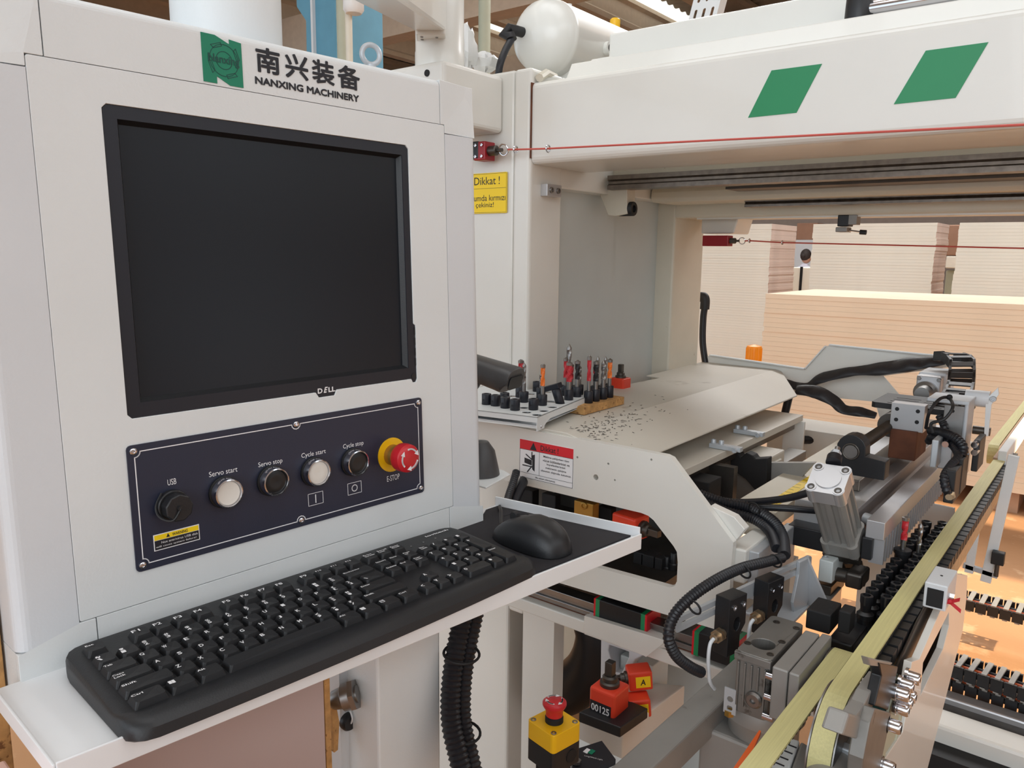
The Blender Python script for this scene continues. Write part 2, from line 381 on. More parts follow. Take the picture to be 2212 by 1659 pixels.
# low pallet and far boxes seen in the gaps
def fbox(name, label, cat, q, Y, d, m_, z0=0):
    a = px(q[0], q[1], Y=Y); b = px(q[2], q[3], Y=Y); z = z0 if z0 is not None else b.z
    o = MB().box((a.x, Y, z), (b.x, Y + d, a.z)).build(name, m_, None, bevel=.01); return tag(o, label, cat)
def ftable(q, Y):
    a = px(q[0], q[1], Y=Y); b = px(q[2], q[3], Y=Y); t = thing('strapped_pack', 'low pale pack of boards with dark strap in the gap between stacks', 'board pack', ((a.x + b.x) / 2, Y + .4, 0))
    hl4 = a.z / 4
    for k in range(4):
        z1 = a.z - hl4 * k; MB().box((a.x, Y, z1 - hl4 + (.018 if k < 3 else 0)), (b.x, Y + .8, z1)).build('layer', 'board_white', t, bevel=.01)
    MB().box((a.x + .08, Y - .006, a.z - 1.1), (a.x + .11, Y, a.z + .006)).build('strap', 'black_matte', t)
ftable((1714, 577, 1800, 640), 9.2)
fbox('steel_cabinet', 'pale grey cabinet behind the person in the gap', 'cabinet', (1718, 518, 1790, 640), 14.2, .6, 'console_grey')
fbox('cardboard_box', 'brown cardboard box on the pale cabinet in the gap', 'box', (1722, 482, 1764, 518), 14.22, .5, 'cardboard', px(1718, 518, Y=14.2).z)
fbox('shelf_carton', 'brown carton with blue bands in gap beside tall stack', 'box', (2036, 486, 2080, 552), 9.0, .8, 'cardboard', None)
fbox('white_crate', 'white crate below the brown carton beside tall stack', 'crate', (2044, 553, 2080, 580), 9.0, .8, 'board_white', None)
fbox('shelf_board', 'green grey upright panel under the white crate', 'panel', (2044, 584, 2080, 640), 9.1, .8, 'pipe_green')
# person in the gap
YPN = 13.2; pc = px(1736, 600, Y=YPN)
pr = thing('person', 'person in white top with dark hair, seen from behind in the gap', 'person', (pc.x, YPN, 0))
H = px(1742, 568, Y=YPN).z; sH = H / 1.47
mb = MB(); cx, cy = pc.x, YPN
mb.lathe([(r_, h_ * sH) for r_, h_ in ((.10, .0), (.13, .02), (.15, .35), (.16, .75), (.17, .95), (.16, 1.05), (.19, 1.25), (.17, 1.36), (.07, 1.42), (.05, 1.46))], (cx, cy, 0), (0, 0, 1), 18); vsq = len(mb.v)
for v in mb.v: v.y = cy + (v.y - cy) * .65
mb.tube([(cx - .17, cy, H - .16), (cx - .22, cy - .03, H - .40), (cx - .17, cy + .12, H - .62)], .05, 10, rads=[.06, .05, .038]); mb.tube([(cx + .17, cy, H - .16), (cx + .22, cy - .03, H - .40), (cx + .17, cy + .12, H - .62)], .05, 10, rads=[.06, .05, .038])
mb.build('body', 'cloth_white', pr)
MB().ball((cx + .02, cy, H + .10), .095, 16, (.85, .95, 1.15)).build('head', 'skin', pr)
mb = MB(); mb.ball((cx + .015, cy - .02, H + .125), .100, 16, (.86, .95, 1.05)); mb.ball((cx + .0, cy - .09, H + .12), .045, 12); mb.build('hair', 'hair', pr)
# ================================================================== control console
UL, UR, VT, VB = -.3277, .2265, .565, -.03
con = thing('control_console', 'white control console with screen door, blue button panel and keyboard tray', 'control console', CO + CU * -.05 - CN0 * .1 - ZV * (CO.z))
MB(TC).box((UL + .006, VB, -.24), (UR - .006, VT - .012, -.034)).build('cabinet_body', 'console_grey', con, bevel=.006)
g = .0005
du0, du1, dv0, dv1 = -.2785, .1715, .0358, .513
sl, sr = -.265, .165          # seams in the top and bottom rails
tl, bl_ = .5032, .0235
MB(TC).prism([(dv1 + g, -.05), (dv1 + g, .004)] + [(VT - .008 + .008 * math.sin(R(a)), -.004 + .008 * math.cos(R(a))) for a in range(0, 91, 15)] + [(VT, -.05)], sl + g, sr - g, ax='x').build('top_rail', 'console_white', con)
MB(TC).box((sl + g, VB, -.05), (sr - g, dv0 - g, .004)).build('bottom_rail', 'console_white', con, bevel=.0004)
for e, i_, k in ((UL, du0 - g, 1), (UR, du1 + g, -1)):
    sec = [(i_, -.24), (i_, .004)] + [(e + k * (.011 - .011 * math.sin(R(a))), -.007 + .011 * math.cos(R(a))) for a in range(0, 91, 15)] + [(e, -.24)]
    mb = MB(TC @ Matrix.Rotation(R(-90), 4, 'X')); mb.prism([(p[0], -p[1]) for p in sec], bl_ + g, tl - g); mb.T = TC
    vs = []; n_ = len(sec)
    mb = MB(TC); mb.add([(p[0], bl_ + g, p[1]) for p in sec] + [(p[0], tl - g, p[1]) for p in sec], [tuple(range(n_)), tuple(reversed(range(n_, 2 * n_)))] + [(j, (j + 1) % n_, n_ + (j + 1) % n_, n_ + j) for j in range(n_)])
    mb.build('side_post', 'console_grey', con)
for sgn in (0, 1):
    a = (lambda u: u) if sgn == 0 else (lambda u: -u)
    e, s1, d1 = (UL, sl, du0) if sgn == 0 else (UR, sr, du1)
    for top in (1, 0):
        V0, V1, D = (tl, VT, dv1) if top else (bl_, VB, dv0)
        k = 1 if top else -1; gs = 1 if sgn == 0 else -1
        pts = [(e, V0 + g * k), (e, V1), (s1 - g * gs, V1), (s1 - g * gs, D + g * k), (d1 - g * gs, D + g * k), (d1 - g * gs, V0 + g * k)]
        mb = MB(TC); mb.prism(pts, -.24, -.002)
        # raised facet meeting the door corner, sloping to the outer edges
        c = (d1 - g * gs, D + g * k); m_ = [(e, V0 + g * k), (e, V1), (s1 - g * gs, V1), (s1 - g * gs, D + g * k), c, (d1 - g * gs, V0 + g * k)]
        zt = [.0005, -.004, .0042, .0042, .0042, .0042]
        if not top: zt = [.004, .004, .0042, .0042, .0042, .0042]
        vs = [(p[0], p[1], -.004) for p in m_] + [(p[0], p[1], z) for p, z in zip(m_, zt)]
        mb.add(vs, [(6, 7, 10), (7, 8, 10), (8, 9, 10), (6, 10, 11)] + [(i, (i + 1) % 6, 6 + (i + 1) % 6, 6 + i) for i in range(6)])
        mb.build('corner_piece', 'console_white', con, bevel=.0005)
# ---- door with opening for the screen
P = lambda x, y: cuv(x, y)
mo = [P(214, 223), P(877, 315), P(884, 680), P(897, 690), P(899, 820), P(882, 826), P(655, 853), P(645, 868), P(612, 873), P(600, 861), P(272, 903)]
mu0, mu1, mv0, mv1 = -.2237, .1140, .2095, .4832
scr_out = [(mu0 + .004, mv1), (mu1 - .004, mv1), (mu1, mv1 - .004), (mu1, .2760), (.1170, .2735), (.1170, .2090), (.1150, .2050), (.1105, .2050), (.1080, mv0), (.0005, mv0), (-.0025, mv0 - .006), (-.0225, mv0 - .006), (-.0265, mv0), (mu0 + .004, mv0), (mu0, mv0 + .004), (mu0, mv1 - .004)]
door = MB(TC).prism(rrect(du0, du1, dv0, dv1, .002, 2), -.004, .004, holes=[list(reversed(scr_out))]).build('door', 'console_white', con, bevel=.0007)
# ---- recess edge, screen
mon = thing('computer_monitor', 'black flat computer monitor set into the console door, screen switched off', 'monitor', CO + CU * -.05 + CV * .205 - CN * .03)
ins = lambda d: [(mu0 + d, mv0 + d), (mu1 - d, mv0 + d), (mu1 - d, mv1 - d), (mu0 + d, mv1 - d)]
b0, b1, b2, b3 = .0125, .009, .0135, .0115   # left, right, bottom, top frame widths
inner = [(mu0 + b0, mv0 + b2), (mu0 + b0, mv1 - b3), (mu1 - b1, mv1 - b3), (mu1 - b1, mv0 + b2)]
sh = [((p[0] - mu0) * .9985 + mu0 + .0003, (p[1] - mv0) * .9975 + mv0 + .0003) for p in scr_out]
MB(TC).prism(sh, -.006, .0028, holes=[inner]).build('frame', 'bezel', mon, bevel=.001)
mb = MB(TC); iu0, iu1, iv0, iv1 = mu0 + b0, mu1 - b1, mv0 + b2, mv1 - b3; q = .0035; zz = -.0045
ring_o = [(iu0, iv0, .0018), (iu1, iv0, .0018), (iu1, iv1, .0018), (iu0, iv1, .0018)]; ring_i = [(iu0 + q, iv0 + q, zz), (iu1 - q, iv0 + q, zz), (iu1 - q, iv1 - q, zz), (iu0 + q, iv1 - q, zz)]
mb.add(ring_o + ring_i, [(i, (i + 1) % 4, 4 + (i + 1) % 4, 4 + i) for i in range(4)]); mb.build('inner_bevel', 'black_plastic', mon)
MB(TC).box((iu0 + q - .001, iv0 + q - .001, -.03), (iu1 - q + .001, iv1 - q + .001, zz + .0001)).build('screen', 'screen', mon)
mb = MB(TC); put_text(mb, 'D', -.0235, -.0175, mv0 - .0018, mv0 + .0038, .0030, bold=.03); put_text(mb, 'E', -.0160, -.0105, mv0 - .0018, mv0 + .0045, .0030, bold=.03, shear=.35); put_text(mb, 'LL', -.0098, -.0008, mv0 - .0018, mv0 + .0038, .0030, bold=.03)
mb.build('brand_lettering', 'white_print', mon)
MB(TC).cyl((.1125, .2125, .0025), (.1125, .2125, .0034), .0034, 18).build('power_button', 'black_plastic', mon)
for i in range(4):
    v = .225 + i * .0125; MB(TC).box((.1150, v, .001), (.1166, v + .009, .0033)).build('menu_button', 'black_plastic', mon)
# ---- blue panel
pn = thing_panel = MB(TC).prism(rrect(-.2278, .1217, .0663, .1855, .004, 3), .004, .0055).build('button_panel', 'navy', con)
pu0, pu1, pv0, pv1 = -.2278, .1217, .0663, .1855
mb = MB(TC); z = .0055; lw = .0009; e = .0065; r = .0052
mid_t = cuv(633, 914)[0]; mid_b = cuv(645, 1126)[0]
def arc(cx, cy, r, a0, a1, n=6): return [(cx + r * math.cos(R(a0 + (a1 - a0) * i / n)), cy + r * math.sin(R(a0 + (a1 - a0) * i / n))) for i in range(n + 1)]
L0, L1, B0, B1 = pu0 + e, pu1 - e, pv0 + e, pv1 - e
loop = [(mid_t - r, B1)] + arc(L0, B1, r, 0, -90)[0:0]
loop = arc(L0, B1, r, 0, -90) + arc(L0, B0, r, 90, 0) + arc(mid_b, B0, r, 180, 0) + arc(L1, B0, r, 180, 90) + arc(L1, B1, r, 270, 180) + arc(mid_t, B1, r, 0, -180)
mb.strip(loop + [loop[0]], lw, z, .0002); mb.build('border_line', 'white_print', pn)
for i, c in enumerate([(L0 - .0008, B1 + .0008), (L0 - .0008, B0 - .0008), (mid_b, B0), (L1 + .0008, B0 - .0008), (L1 + .0008, B1 + .0008), (mid_t, B1)]):
    mb = MB(TC); mb.lathe([(.0036, 0), (.0033, .0012), (.0022, .0019), (.0013, .0019), (.0012, .0009), (0, .0009)], (c[0], c[1], .0055), (0, 0, 1), 14); mb.build('screw', 'chrome', pn)
def lab(s, bl, br, lo, hi):
    a = cuv(*bl, .0055); b = cuv(*br, .0055); mb = MB(TC); put_text(mb, s, a[0], b[0], a[1] + lo, a[1] + hi, .0058); return mb.build('lettering', 'white_print', pn)
lab('USB', (362, 1049), (381, 1046), 0, .0058); lab('Servo start', (451.6, 1031), (513, 1021.6), 0, .0052); lab('Servo stop', (558, 1010), (610, 1001), -.0013, .0052)
lab('Cycle start', (651, 990), (703.5, 980), -.0013, .0053); lab('Cycle stop', (741, 970), (785, 962), -.0013, .0053); lab('E-STOP', (836, 1041), (863, 1036), 0, .0068)
# 'I' and 'O' marks in boxes
for (c, k) in (((682, 1077), 'I'), ((766, 1054), 'O')):
    u, v = cuv(*c, .0055); mb = MB(TC); w_, h_ = .0093, .0066
    mb.strip([(u - w_, v - h_), (u + w_, v - h_), (u + w_, v + h_), (u - w_, v + h_), (u - w_, v - h_)], .0005, z, .0002)
    if k == 'I': mb.strip([(u, v - .0042), (u, v + .0042)], .0011, z, .0002)
    else: mb.strip([(u + .0036 * math.cos(R(a)), v + .0036 * math.sin(R(a))) for a in range(0, 361, 24)], .001, z, .0002)
    mb.build('switch_mark', 'white_print', pn)
# push buttons (bezel axis out of the panel)
def push(c, mt, lit=False):
    u, v = cuv(*c, .018); b = MB(TC)
    b.lathe([(.0145, 0), (.0145, .004), (.0150, .0042), (.0150, .0095), (.0143, .0118), (.0131, .0122), (.0124, .0108), (.0124, .008)], (u, v, .0055), (0, 0, 1), 32)
    o = b.build('push_button', 'chrome', pn)
    MB(TC).lathe([(.0124, .0075), (.0122, .0098), (.0112, .0104), (.0096 if lit else .006, .0100 if lit else .0103), (0, .0100)], (u, v, .0055), (0, 0, 1), 28).build('cap', mt, o)
    MB(TC).lathe([(.0162, 0), (.0162, .0025), (.0145, .003)], (u, v, .0055), (0, 0, 1), 28).build('collar', 'black_plastic', o)
push((497, 1067), 'button_white', True); push((599, 1042), 'button_black'); push((691, 1022), 'button_white'); push((776, 1001), 'button_black')
# USB port with screw cap and tether
u, v = cuv(370, 1090, .0055)
usb = MB(TC).cyl((u, v, .0055), (u, v, .012), .0148, 28).build('usb_port', 'black_plastic', pn, bevel=.001)
mb = MB(TC); mb.cyl((u, v, .012), (u, v, .024), .0132, 9); mb.build('screw_cap', 'black_plastic', usb, bevel=.0012)
mb = MB(TC); mb.cyl((u, v, .024), (u, v, .0262), .0026, 12); mb.build('cap_pin', 'rubber', usb)
MB(TC).tube(spline([(u, v, .0255), (u - .007, v - .010, .023), (u - .0145, v - .0075, .013), (u - .0155, v + .002, .0085), (u - .009, v + .0135, .0075)], 8), .0011, 6).build('tether', 'rubber', usb)
# warning label
a, b = cuv(324, 1153), cuv(424, 1164); lu0, lu1, lv1, lv0 = cuv(325, 1154)[0], cuv(424, 1132)[0], cuv(325, 1154)[1], cuv(330, 1188)[1]
wl = MB(TC).box((lu0, lv0, .0055), (lu1, lv1, .0058)).build('warning_label', 'white_print', pn)
MB(TC).box((lu0 + .0008, lv1 - (lv1 - lv0) * .36, .0058), (lu1 - .0008, lv1 - .0008, .0059)).build('yellow_band', 'label_yellow', wl)
MB(TC).box((lu0 + .0008, lv0 + .0008, .0058), (lu1 - .0008, lv1 - (lv1 - lv0) * .38, .0059)).build('black_band', 'black_print', wl)
mb = MB(TC); hh = lv1 - lv0; ww = lu1 - lu0
mb.prism([(lu0 + ww * .27, lv1 - hh * .31), (lu0 + ww * .35, lv1 - hh * .31), (lu0 + ww * .31, lv1 - hh * .08)], .0059, .006)
put_text(mb, 'WARNING', lu0 + ww * .40, lu0 + ww * .74, lv1 - hh * .30, lv1 - hh * .12, .006, bold=.02); mb.build('lettering', 'black_print', wl)
mb = MB(TC); put_text(mb, 'Not entrivirus USB disk', lu0 + ww * .16, lu0 + ww * .96, lv0 + hh * .38, lv0 + hh * .52, .006); put_text(mb, 'will cause system failure!', lu0 + ww * .04, lu0 + ww * .92, lv0 + hh * .14, lv0 + hh * .28, .006); mb.build('lettering', 'white_print', wl)
# emergency stop
u, v = cuv(846, 982, .0055)
es = MB(TC).cyl((u, v, .0055), (u, v, .0066), .0205, 40).build('emergency_stop', 'yellow', pn)
MB(TC).lathe([(.0125, .0066), (.0125, .018), (.011, .0215)], (u, v, 0), (0, 0, 1), 24).build('stem', 'brass', es)
MB(TC).lathe([(.0125, .021), (.0150, .0215), (.0165, .0235), (.0170, .030), (.0165, .036), (.014, .0385), (.007, .0395), (0, .0398)], (u, v, 0), (0, 0, 1), 32).build('mushroom_head', 'red', es)
def turn_arrows(T, c, z, r, mtl, par, n='arrow_mark'):
    mb = MB(T)
    for k in range(3):
        a0 = 100 + 120 * k; pts = [(c[0] + r * math.cos(R(a0 - t)), c[1] + r * math.sin(R(a0 - t))) for t in range(0, 66, 8)]
        mb.strip(pts, r * .16, z, r * .04)
        a = R(a0 - 64); d = Vector((math.sin(a), -math.cos(a))); q = Vector((math.cos(a), math.sin(a))); p = Vector((c[0], c[1])) + q * r
        mb.prism([tuple(p + q * r * .26), tuple(p - q * r * .26), tuple(p + d * r * .5)], z, z + r * .04)
    mb.build(n, mtl, par)
turn_arrows(TC, (u, v), .0392, .0115, 'white_print', es)
# ---- maker's emblem and lettering on the top rail
zf = .0042
n1, n2, n3, n4 = cuv(428, 70), cuv(515, 87), cuv(516, 195), cuv(431, 182)
eu0, eu1, ev0, ev1 = n1[0], n2[0], .5155, .5595; ew, eh = eu1 - eu0, ev1 - ev0
E_ = lambda a, b: (eu0 + ew * a, ev0 + eh * b)
em = MB(TC).prism([E_(0, 0), E_(.335, 0), E_(.335, .15), E_(.66, 0), E_(1, 0), E_(1, .93), E_(.69, .96), E_(.69, .86), E_(.34, .99), E_(0, .99)], zf, zf + .0003).build('brand_emblem', 'green_print', con)
mb = MB(TC); cx, cy = E_(.54, .50); mm = ew / 1
for rr_ in (.36, .20): mb.strip([(cx + ew * rr_ * math.cos(R(a)), cy + ew * rr_ * math.sin(R(a))) for a in range(0, 361, 15)], .0006, zf + .0003, .0002)
for k, a in enumerate((120, 30, -60, -150)):
    px_, py_ = cx + ew * .36 * math.cos(R(a)), cy + ew * .36 * math.sin(R(a)); ar = R(a + 90 - 10); w_, h_ = ew * .13, ew * .04
    cs, sn = math.cos(ar), math.sin(ar); pts = [(px_ + cs * x - sn * y, py_ + sn * x + cs * y) for x, y in ((-w_, -h_), (w_, -h_), (w_ * .7, h_), (-w_, h_), (-w_, -h_))]
    mb.strip(pts, .0006, zf + .0003, .0002)
thick_text(mb, 'Nanxing', eu0 + ew * .14, eu0 + ew * .92, cy - eh * .115, cy + eh * .105, zf + .0006, .0002)
mb.build('emblem_drawing', 'green_line', em)
for ch, x0, x1 in (('南', 547, 600), ('兴', 610, 660), ('装', 668, 716), ('备', 723, 771)):
    a = cuv(x0, 120 + (x0 - 547) * .166)[0]; b = cuv(x1, 140)[0]; mb = MB(TC); thick_text(mb, ch, a, b, .5333, .5575, zf + .0003, .0007); mb.build('brand_character', 'black_print', con)
mb = MB(TC); thick_text(mb, 'NANXING MACHINERY', cuv(547, 195)[0], cuv(771, 230)[0], .5215, .5288, zf + .0003, .00042); mb.build('brand_lettering', 'black_print', con)
# ---- swivel mount, cover plate and things on the console roof
c = cuv(488, 20); zc = -.12
top = MB(); _q = ray(488, 40); _o = CO - CN * .125; _P = CAM + _q * ((_o - CAM).dot(CN) / _q.dot(CN)) - CO; T0 = TC @ Vector((_P.dot(CU), VT - .012, -.125))
MB().lathe([(.0585, 0), (.0585, .115), (.056, .13)], T0, (0, 0, 1), 40).build('swivel_mount', 'console_white', con)
MB(TC).box((cuv(450, 62)[0], VT - .004, -.23), (cuv(726, 115)[0], VT + .0025, -.010)).build('roof_plate', 'console_grey', con, bevel=.001)
# ---- keyboard tray
ty0, ty1, tu0, tu1 = -.035, .150, -.346, .3292
tray = MB(TT).prism([(tu0, .0), (tu0, .146), (tu1, .188), (.292, -.035), (.23, -.035), (.23, 0)], -.012, 0).build('keyboard_tray', 'tray_white', con, bevel=.0015)
mb = MB(TT)
def wall(a, b, t, z0, z1):
    a, b = Vector(a), Vector(b); d = (b - a).normalized(); n_ = Vector((-d.y, d.x)) * t
    mb.hexa([(a.x, a.y, z0), (b.x, b.y, z0), (b.x + n_.x, b.y + n_.y, z0), (a.x + n_.x, a.y + n_.y, z0), (a.x, a.y, z1), (b.x, b.y, z1), (b.x + n_.x, b.y + n_.y, z1), (a.x + n_.x, a.y + n_.y, z1)])
wall((tu0, .146), (tu1, .188), .0025, -.016, .005); mb.build('front_lip', 'tray_white', tray, bevel=.0008)
mb = MB(TT); wall((tu1, .188), (.292, -.035), -.0025, -.012, .0135); mb.build('end_lip', 'tray_white', tray, bevel=.0008)
mb = MB(TT); wall((tu0, 0), (tu0, .146), .002, -.012, .003); mb.build('end_lip', 'tray_white', tray, bevel=.0006)
MB(TT).box((-.30, -.03, -.03), (.20, .01, -.012)).build('tray_bracket', 'console_grey', tray)
# ================================================================== keyboard, mouse, pad
fl, fr = px(286, 1628, Z=1.040), px(1190, 1246, Z=1.040); kx = (fr - fl).normalized(); kx = (kx * .5 + CU * .5).normalized()
KL, KD = .450, .156
ky = Vector((-kx.y, kx.x, 0)); kc = (fl + fr) / 2 - kx * KL / 2 + ky * .009
KT = mat4(Vector((kc.x, kc.y, 1.0385)), kx, ky, ZV)
kb = thing('keyboard', 'black full-size wired keyboard with white legends on the white tray', 'keyboard', KT @ Vector((KL / 2, KD / 2, 0)))
# body: rounded slab with wrist edge rolling down at the front
prof = [(-.002, .004), (.000, .012), (.006, .0165), (.016, .0175), (.024, .0155), (.146, .0200), (.153, .0195), (.156, .015), (.156, .004), (.15, .0005), (.004, .0005)]
mb = MB(KT); n = 15; vs = []; fs = []
outl = []
for i in range(n + 1):
    t = i / n; xx = KL * t
    e = min(t, 1 - t) * KL; rad = .020; k = 1 if e >= rad else math.sqrt(max(0, 1 - ((rad - e) / rad) ** 2))
    outl.append((xx, k))
xs = [0, .002, .006, .012, .020, .06, .12, .18, .225, .27, .33, .39, .430, .438, .444, .448, .450]
for xx in xs:
    e = min(xx, KL - xx); k = 0 if e >= .02 else .02 - math.sqrt(max(0, .02 ** 2 - (.02 - e) ** 2))
    bow = .006 * (1 - ((xx - .225) / .225) ** 2)
    for (yy, zz) in prof:
        y2 = yy + (k if yy < .07 else -k); y2 += (-bow if yy < .05 else bow * .5 if yy > .14 else 0)
        z2 = zz if e > .004 else .0005 + (zz - .0005) * (.75 if e < .001 else .93)
        vs.append((xx, y2, z2))
q = len(prof)
for i in range(len(xs) - 1):
    fs += [(i * q + j, i * q + (j + 1) % q, (i + 1) * q + (j + 1) % q, (i + 1) * q + j) for j in range(q)]
fs += [tuple(range(q)), tuple(reversed(range((len(xs) - 1) * q, len(xs) * q)))]
mb.add(vs, fs, True); mb.build('case', 'keyboard_plastic', kb)
U = .01885; KM = {}
def key_mesh(w, d=1.0):
    k = (round(w, 3), d)
    if k in KM: return KM[k]
    W_, D_ = w * U - .0012, d * U - .0012; tw, td = W_ / 2 - .0024, D_ / 2 - .0020
    b = MB(); B = rrect(-W_ / 2, W_ / 2, -D_ / 2, D_ / 2, .0012, 1); T = rrect(-tw, tw, -td - .0006, td + .0000, .0022, 2)
    B = rrect(-W_ / 2, W_ / 2, -D_ / 2, D_ / 2, .0012, 2); n_ = len(B)
    vs = [(x, y, 0) for x, y in B] + [(x, y + .0006, .0062 + (.0004 * (abs(x) / tw) ** 2)) for x, y in T] + [(0, .0004, .0057)]
    fs = [(i, (i + 1) % n_, n_ + (i + 1) % n_, n_ + i) for i in range(n_)] + [(n_ + i, n_ + (i + 1) % n_, 2 * n_) for i in range(n_)] + [tuple(reversed(range(n_)))]
    me = bpy.data.meshes.new('key'); me.from_pydata(vs, [], fs); me.materials.append(MATS['key_plastic']); KM[k] = me; return me
LEG = {}
def legend_mesh(txt, w, d):
    k = (txt, round(w, 3))
    if k in LEG: return LEG[k]
    b = MB(); hw = w * U / 2 - .0030; y = .0052 if d == 1 else .0052 + (d - 1) * U / 2
    if txt == 'win':
        for a in (0, 1):
            for c in (0, 1): b.box((-hw + a * .0026, y - .004 + c * .0023, .0062), (-hw + a * .0026 + .0023, y - .004 + c * .0023 + .002, .0066))
    elif txt == 'menu':
        b.strip([(-hw, y - .004), (-hw + .004, y - .004), (-hw + .004, y), (-hw, y), (-hw, y - .004)], .0004, .0063, .0003); b.strip([(-hw + .001, y - .0015), (-hw + .003, y - .0015)], .0004, .0063, .0003)
    else:
        rows = txt.split('|'); small = max(len(r_) for r_ in rows) > 2
        for i, r_ in enumerate(rows):
            h = .0026 if small else (.0046 if len(rows) == 1 else .0038); w_ = len(r_) * (.0022 if small else .0036); yy = y - (i + 1) * (h + .0008) + .0012
            if r_.strip(): put_text(b, r_, -hw, -hw + min(w_, 2 * hw), yy, yy + h, .00665, bold=.015)
    me = bpy.data.meshes.new('legend'); me.from_pydata(b.v, [], b.f); me.materials.append(MATS['white_print']); LEG[k] = me; return me
DIRT = .0
def tilt_z(y): return .0155 + (y - .024) / .122 * .0045 - .0012
def key(x, y, w, txt, d=1.0):
    o = bpy.data.objects.new('key', key_mesh(w, d)); COL.objects.link(o); o.parent = kb
    cx, cy = x + w * U / 2, y + d * U / 2
    loc = KT @ Vector((cx, cy, tilt_z(cy))) - Vector(kb['_w'])
    rot = mat4(Vector((0, 0, 0)), kx, ky, ZV) @ Matrix.Rotation(R(2.1), 4, 'X'); rot.translation = loc; o.matrix_local = rot
    if txt:
        l = bpy.data.objects.new('legend', legend_mesh(txt, w, d)); COL.objects.link(l); l.parent = o
def row(x, y, items):
    for it in items:
        if isinstance(it, (int, float)): x += it * U
        else: w = it[1] if len(it) > 1 else 1; key(x, y, w, it[0]); x += w * U
X0, Y0 = .0125, .0235
XN = X0 + 15 * U + .0045; XP = XN + 3 * U + .0045
yr = [Y0 + i * U for i in range(5)]; yf = Y0 + 5 * U + .005
row(X0, yf, [('Esc',), 1, ('F1',), ('F2',), ('F3',), ('F4',), .5, ('F5',), ('F6',), ('F7',), ('F8',), .5, ('F9',), ('F10',), ('F11',), ('F12',)])
row(XN, yf, [('Print|Screen',), ('Scroll|Lock',), ('Pause|Break',)])
row(X0, yr[4], [('~|`',)] + [(a + '|' + b,) for a, b in zip('!@#$%^&*()_+', '1234567890-=')] + [('Backspace', 2)])
row(X0, yr[3], [('Tab', 1.5)] + [(c,) for c in 'QWERTYUIOP'] + [('{|[',), ('}|]',), ('||\\'[1:], 1.5)])
row(X0, yr[2], [('Caps|Lock', 1.75)] + [(c,) for c in 'ASDFGHJKL'] + [(':|;',), ('"|\'',), ('Enter', 2.25)])
row(X0, yr[1], [('Shift', 2.25)] + [(c,) for c in 'ZXCVBNM'] + [('<|,',), ('>|.',), ('?|/',), ('Shift', 2.75)])
row(X0, yr[0], [('Ctrl', 1.5), ('win', 1.25), ('Alt', 1.25), ('', 6), ('Alt', 1.25), ('win', 1.25), ('menu', 1.25), ('Ctrl', 1.25)])
row(XN, yr[4], [('Insert',), ('Home',), ('Page|Up',)]); row(XN, yr[3], [('Delete',), ('End',), ('Page|Down',)])
row(XN, yr[1], [1, ('^',)]); row(XN, yr[0], [('<',), ('v',), ('>',)])
row(XP, yr[4], [('Num|Lock',), ('/',), ('*',), ('-',)]); row(XP, yr[3], [('7',), ('8',), ('9',)]); row(XP, yr[2], [('4',), ('5',), ('6',)]); row(XP, yr[1], [('1',), ('2',), ('3',)]); row(XP, yr[0], [('0', 2), ('.',)])
key(XP + 3 * U, yr[2], 1, '+', 2.0); key(XP + 3 * U, yr[0], 1, 'Enter', 2.0)
mb = MB(KT @ Matrix.Translation((0, 0, .0203))); put_text(mb, 'logitech', XP + 2.05 * U, XP + 3.95 * U, .1405, .1455, 0, bold=.02); mb.build('brand_lettering', 'white_print', kb)
for i in range(3): MB(KT).cyl((XP + U * (.4 + i * 1.0), yf + .010, .0188), (XP + U * (.4 + i * 1.0), yf + .010, .0198), .0012, 8).build('status_light', 'steel', kb)
# ---- mouse pad
pp = [tuv(x, y, .0015) for x, y in ((733, 1212), (760, 1196), (1000, 1131), (1040, 1118))] + [(.262, -.026), (.286, -.026), (.3205, .1795), (.07, .1645)] + [tuv(760, 1233, .0015)]
pad = MB(TT).prism(pp, .0002, .0026).build('mouse_pad', 'pad_black', None, bevel=.0006); tag(pad, 'thin black rectangular mouse pad lying under keyboard and mouse', 'mouse pad')
# ---- mouse
mc = px(1148, 1160, Z=1.05); ma = px(1075, 1125, Z=1.05) - px(1222, 1180, Z=1.05); my = Vector((ma.x, ma.y, 0)).normalized(); mx_ = Vector((my.y, -my.x, 0))
MT = mat4(Vector((mc.x, mc.y, 1.0408)), mx_, my, ZV)
ms = thing('computer_mouse', 'black two-button computer mouse on the mouse pad', 'mouse', MT @ Vector((0, 0, 0)))
mb = MB(MT); nu, nv = 24, 14; vs = []; fs = []
for j in range(nv + 1):
    ph = j / nv * math.pi / 2
    for i in range(nu):
        th = 2 * math.pi * i / nu; a, b = .031, .058
        se = lambda v, p=.75: math.copysign(abs(v) ** p, v)
        x = a * se(math.cos(th)); y = b * se(math.sin(th)); kk = math.cos(ph) ** .55 if j < nv else 0
        zc = .036 * (math.sin(ph) ** .85) * (1 - .22 * (y * kk / b + .15) ** 2 - .28 * max(0, y * kk / b))
        flare = 1 - .06 * math.sin(ph * 2)
        vs.append((x * kk * flare, y * kk, zc + .001))
for j in range(nv): fs += [(j * nu + i, j * nu + (i + 1) % nu, (j + 1) * nu + (i + 1) % nu, (j + 1) * nu + i) for i in range(nu)]
fs.append(tuple(reversed(range(nu)))); mb.add(vs, fs, True); mb.build('shell', 'black_plastic', ms)
MB(MT).tube(spline([(0, .05, .0235), (0, .035, .0300), (0, .015, .0352), (0, .006, .0366)], 5), .0005, 5).build('button_split', 'black_matte', ms)
MB(MT).cyl((-.0035, .030, .0285), (.0035, .030, .0285), .006, 18).build('scroll_wheel', 'rubber', ms)
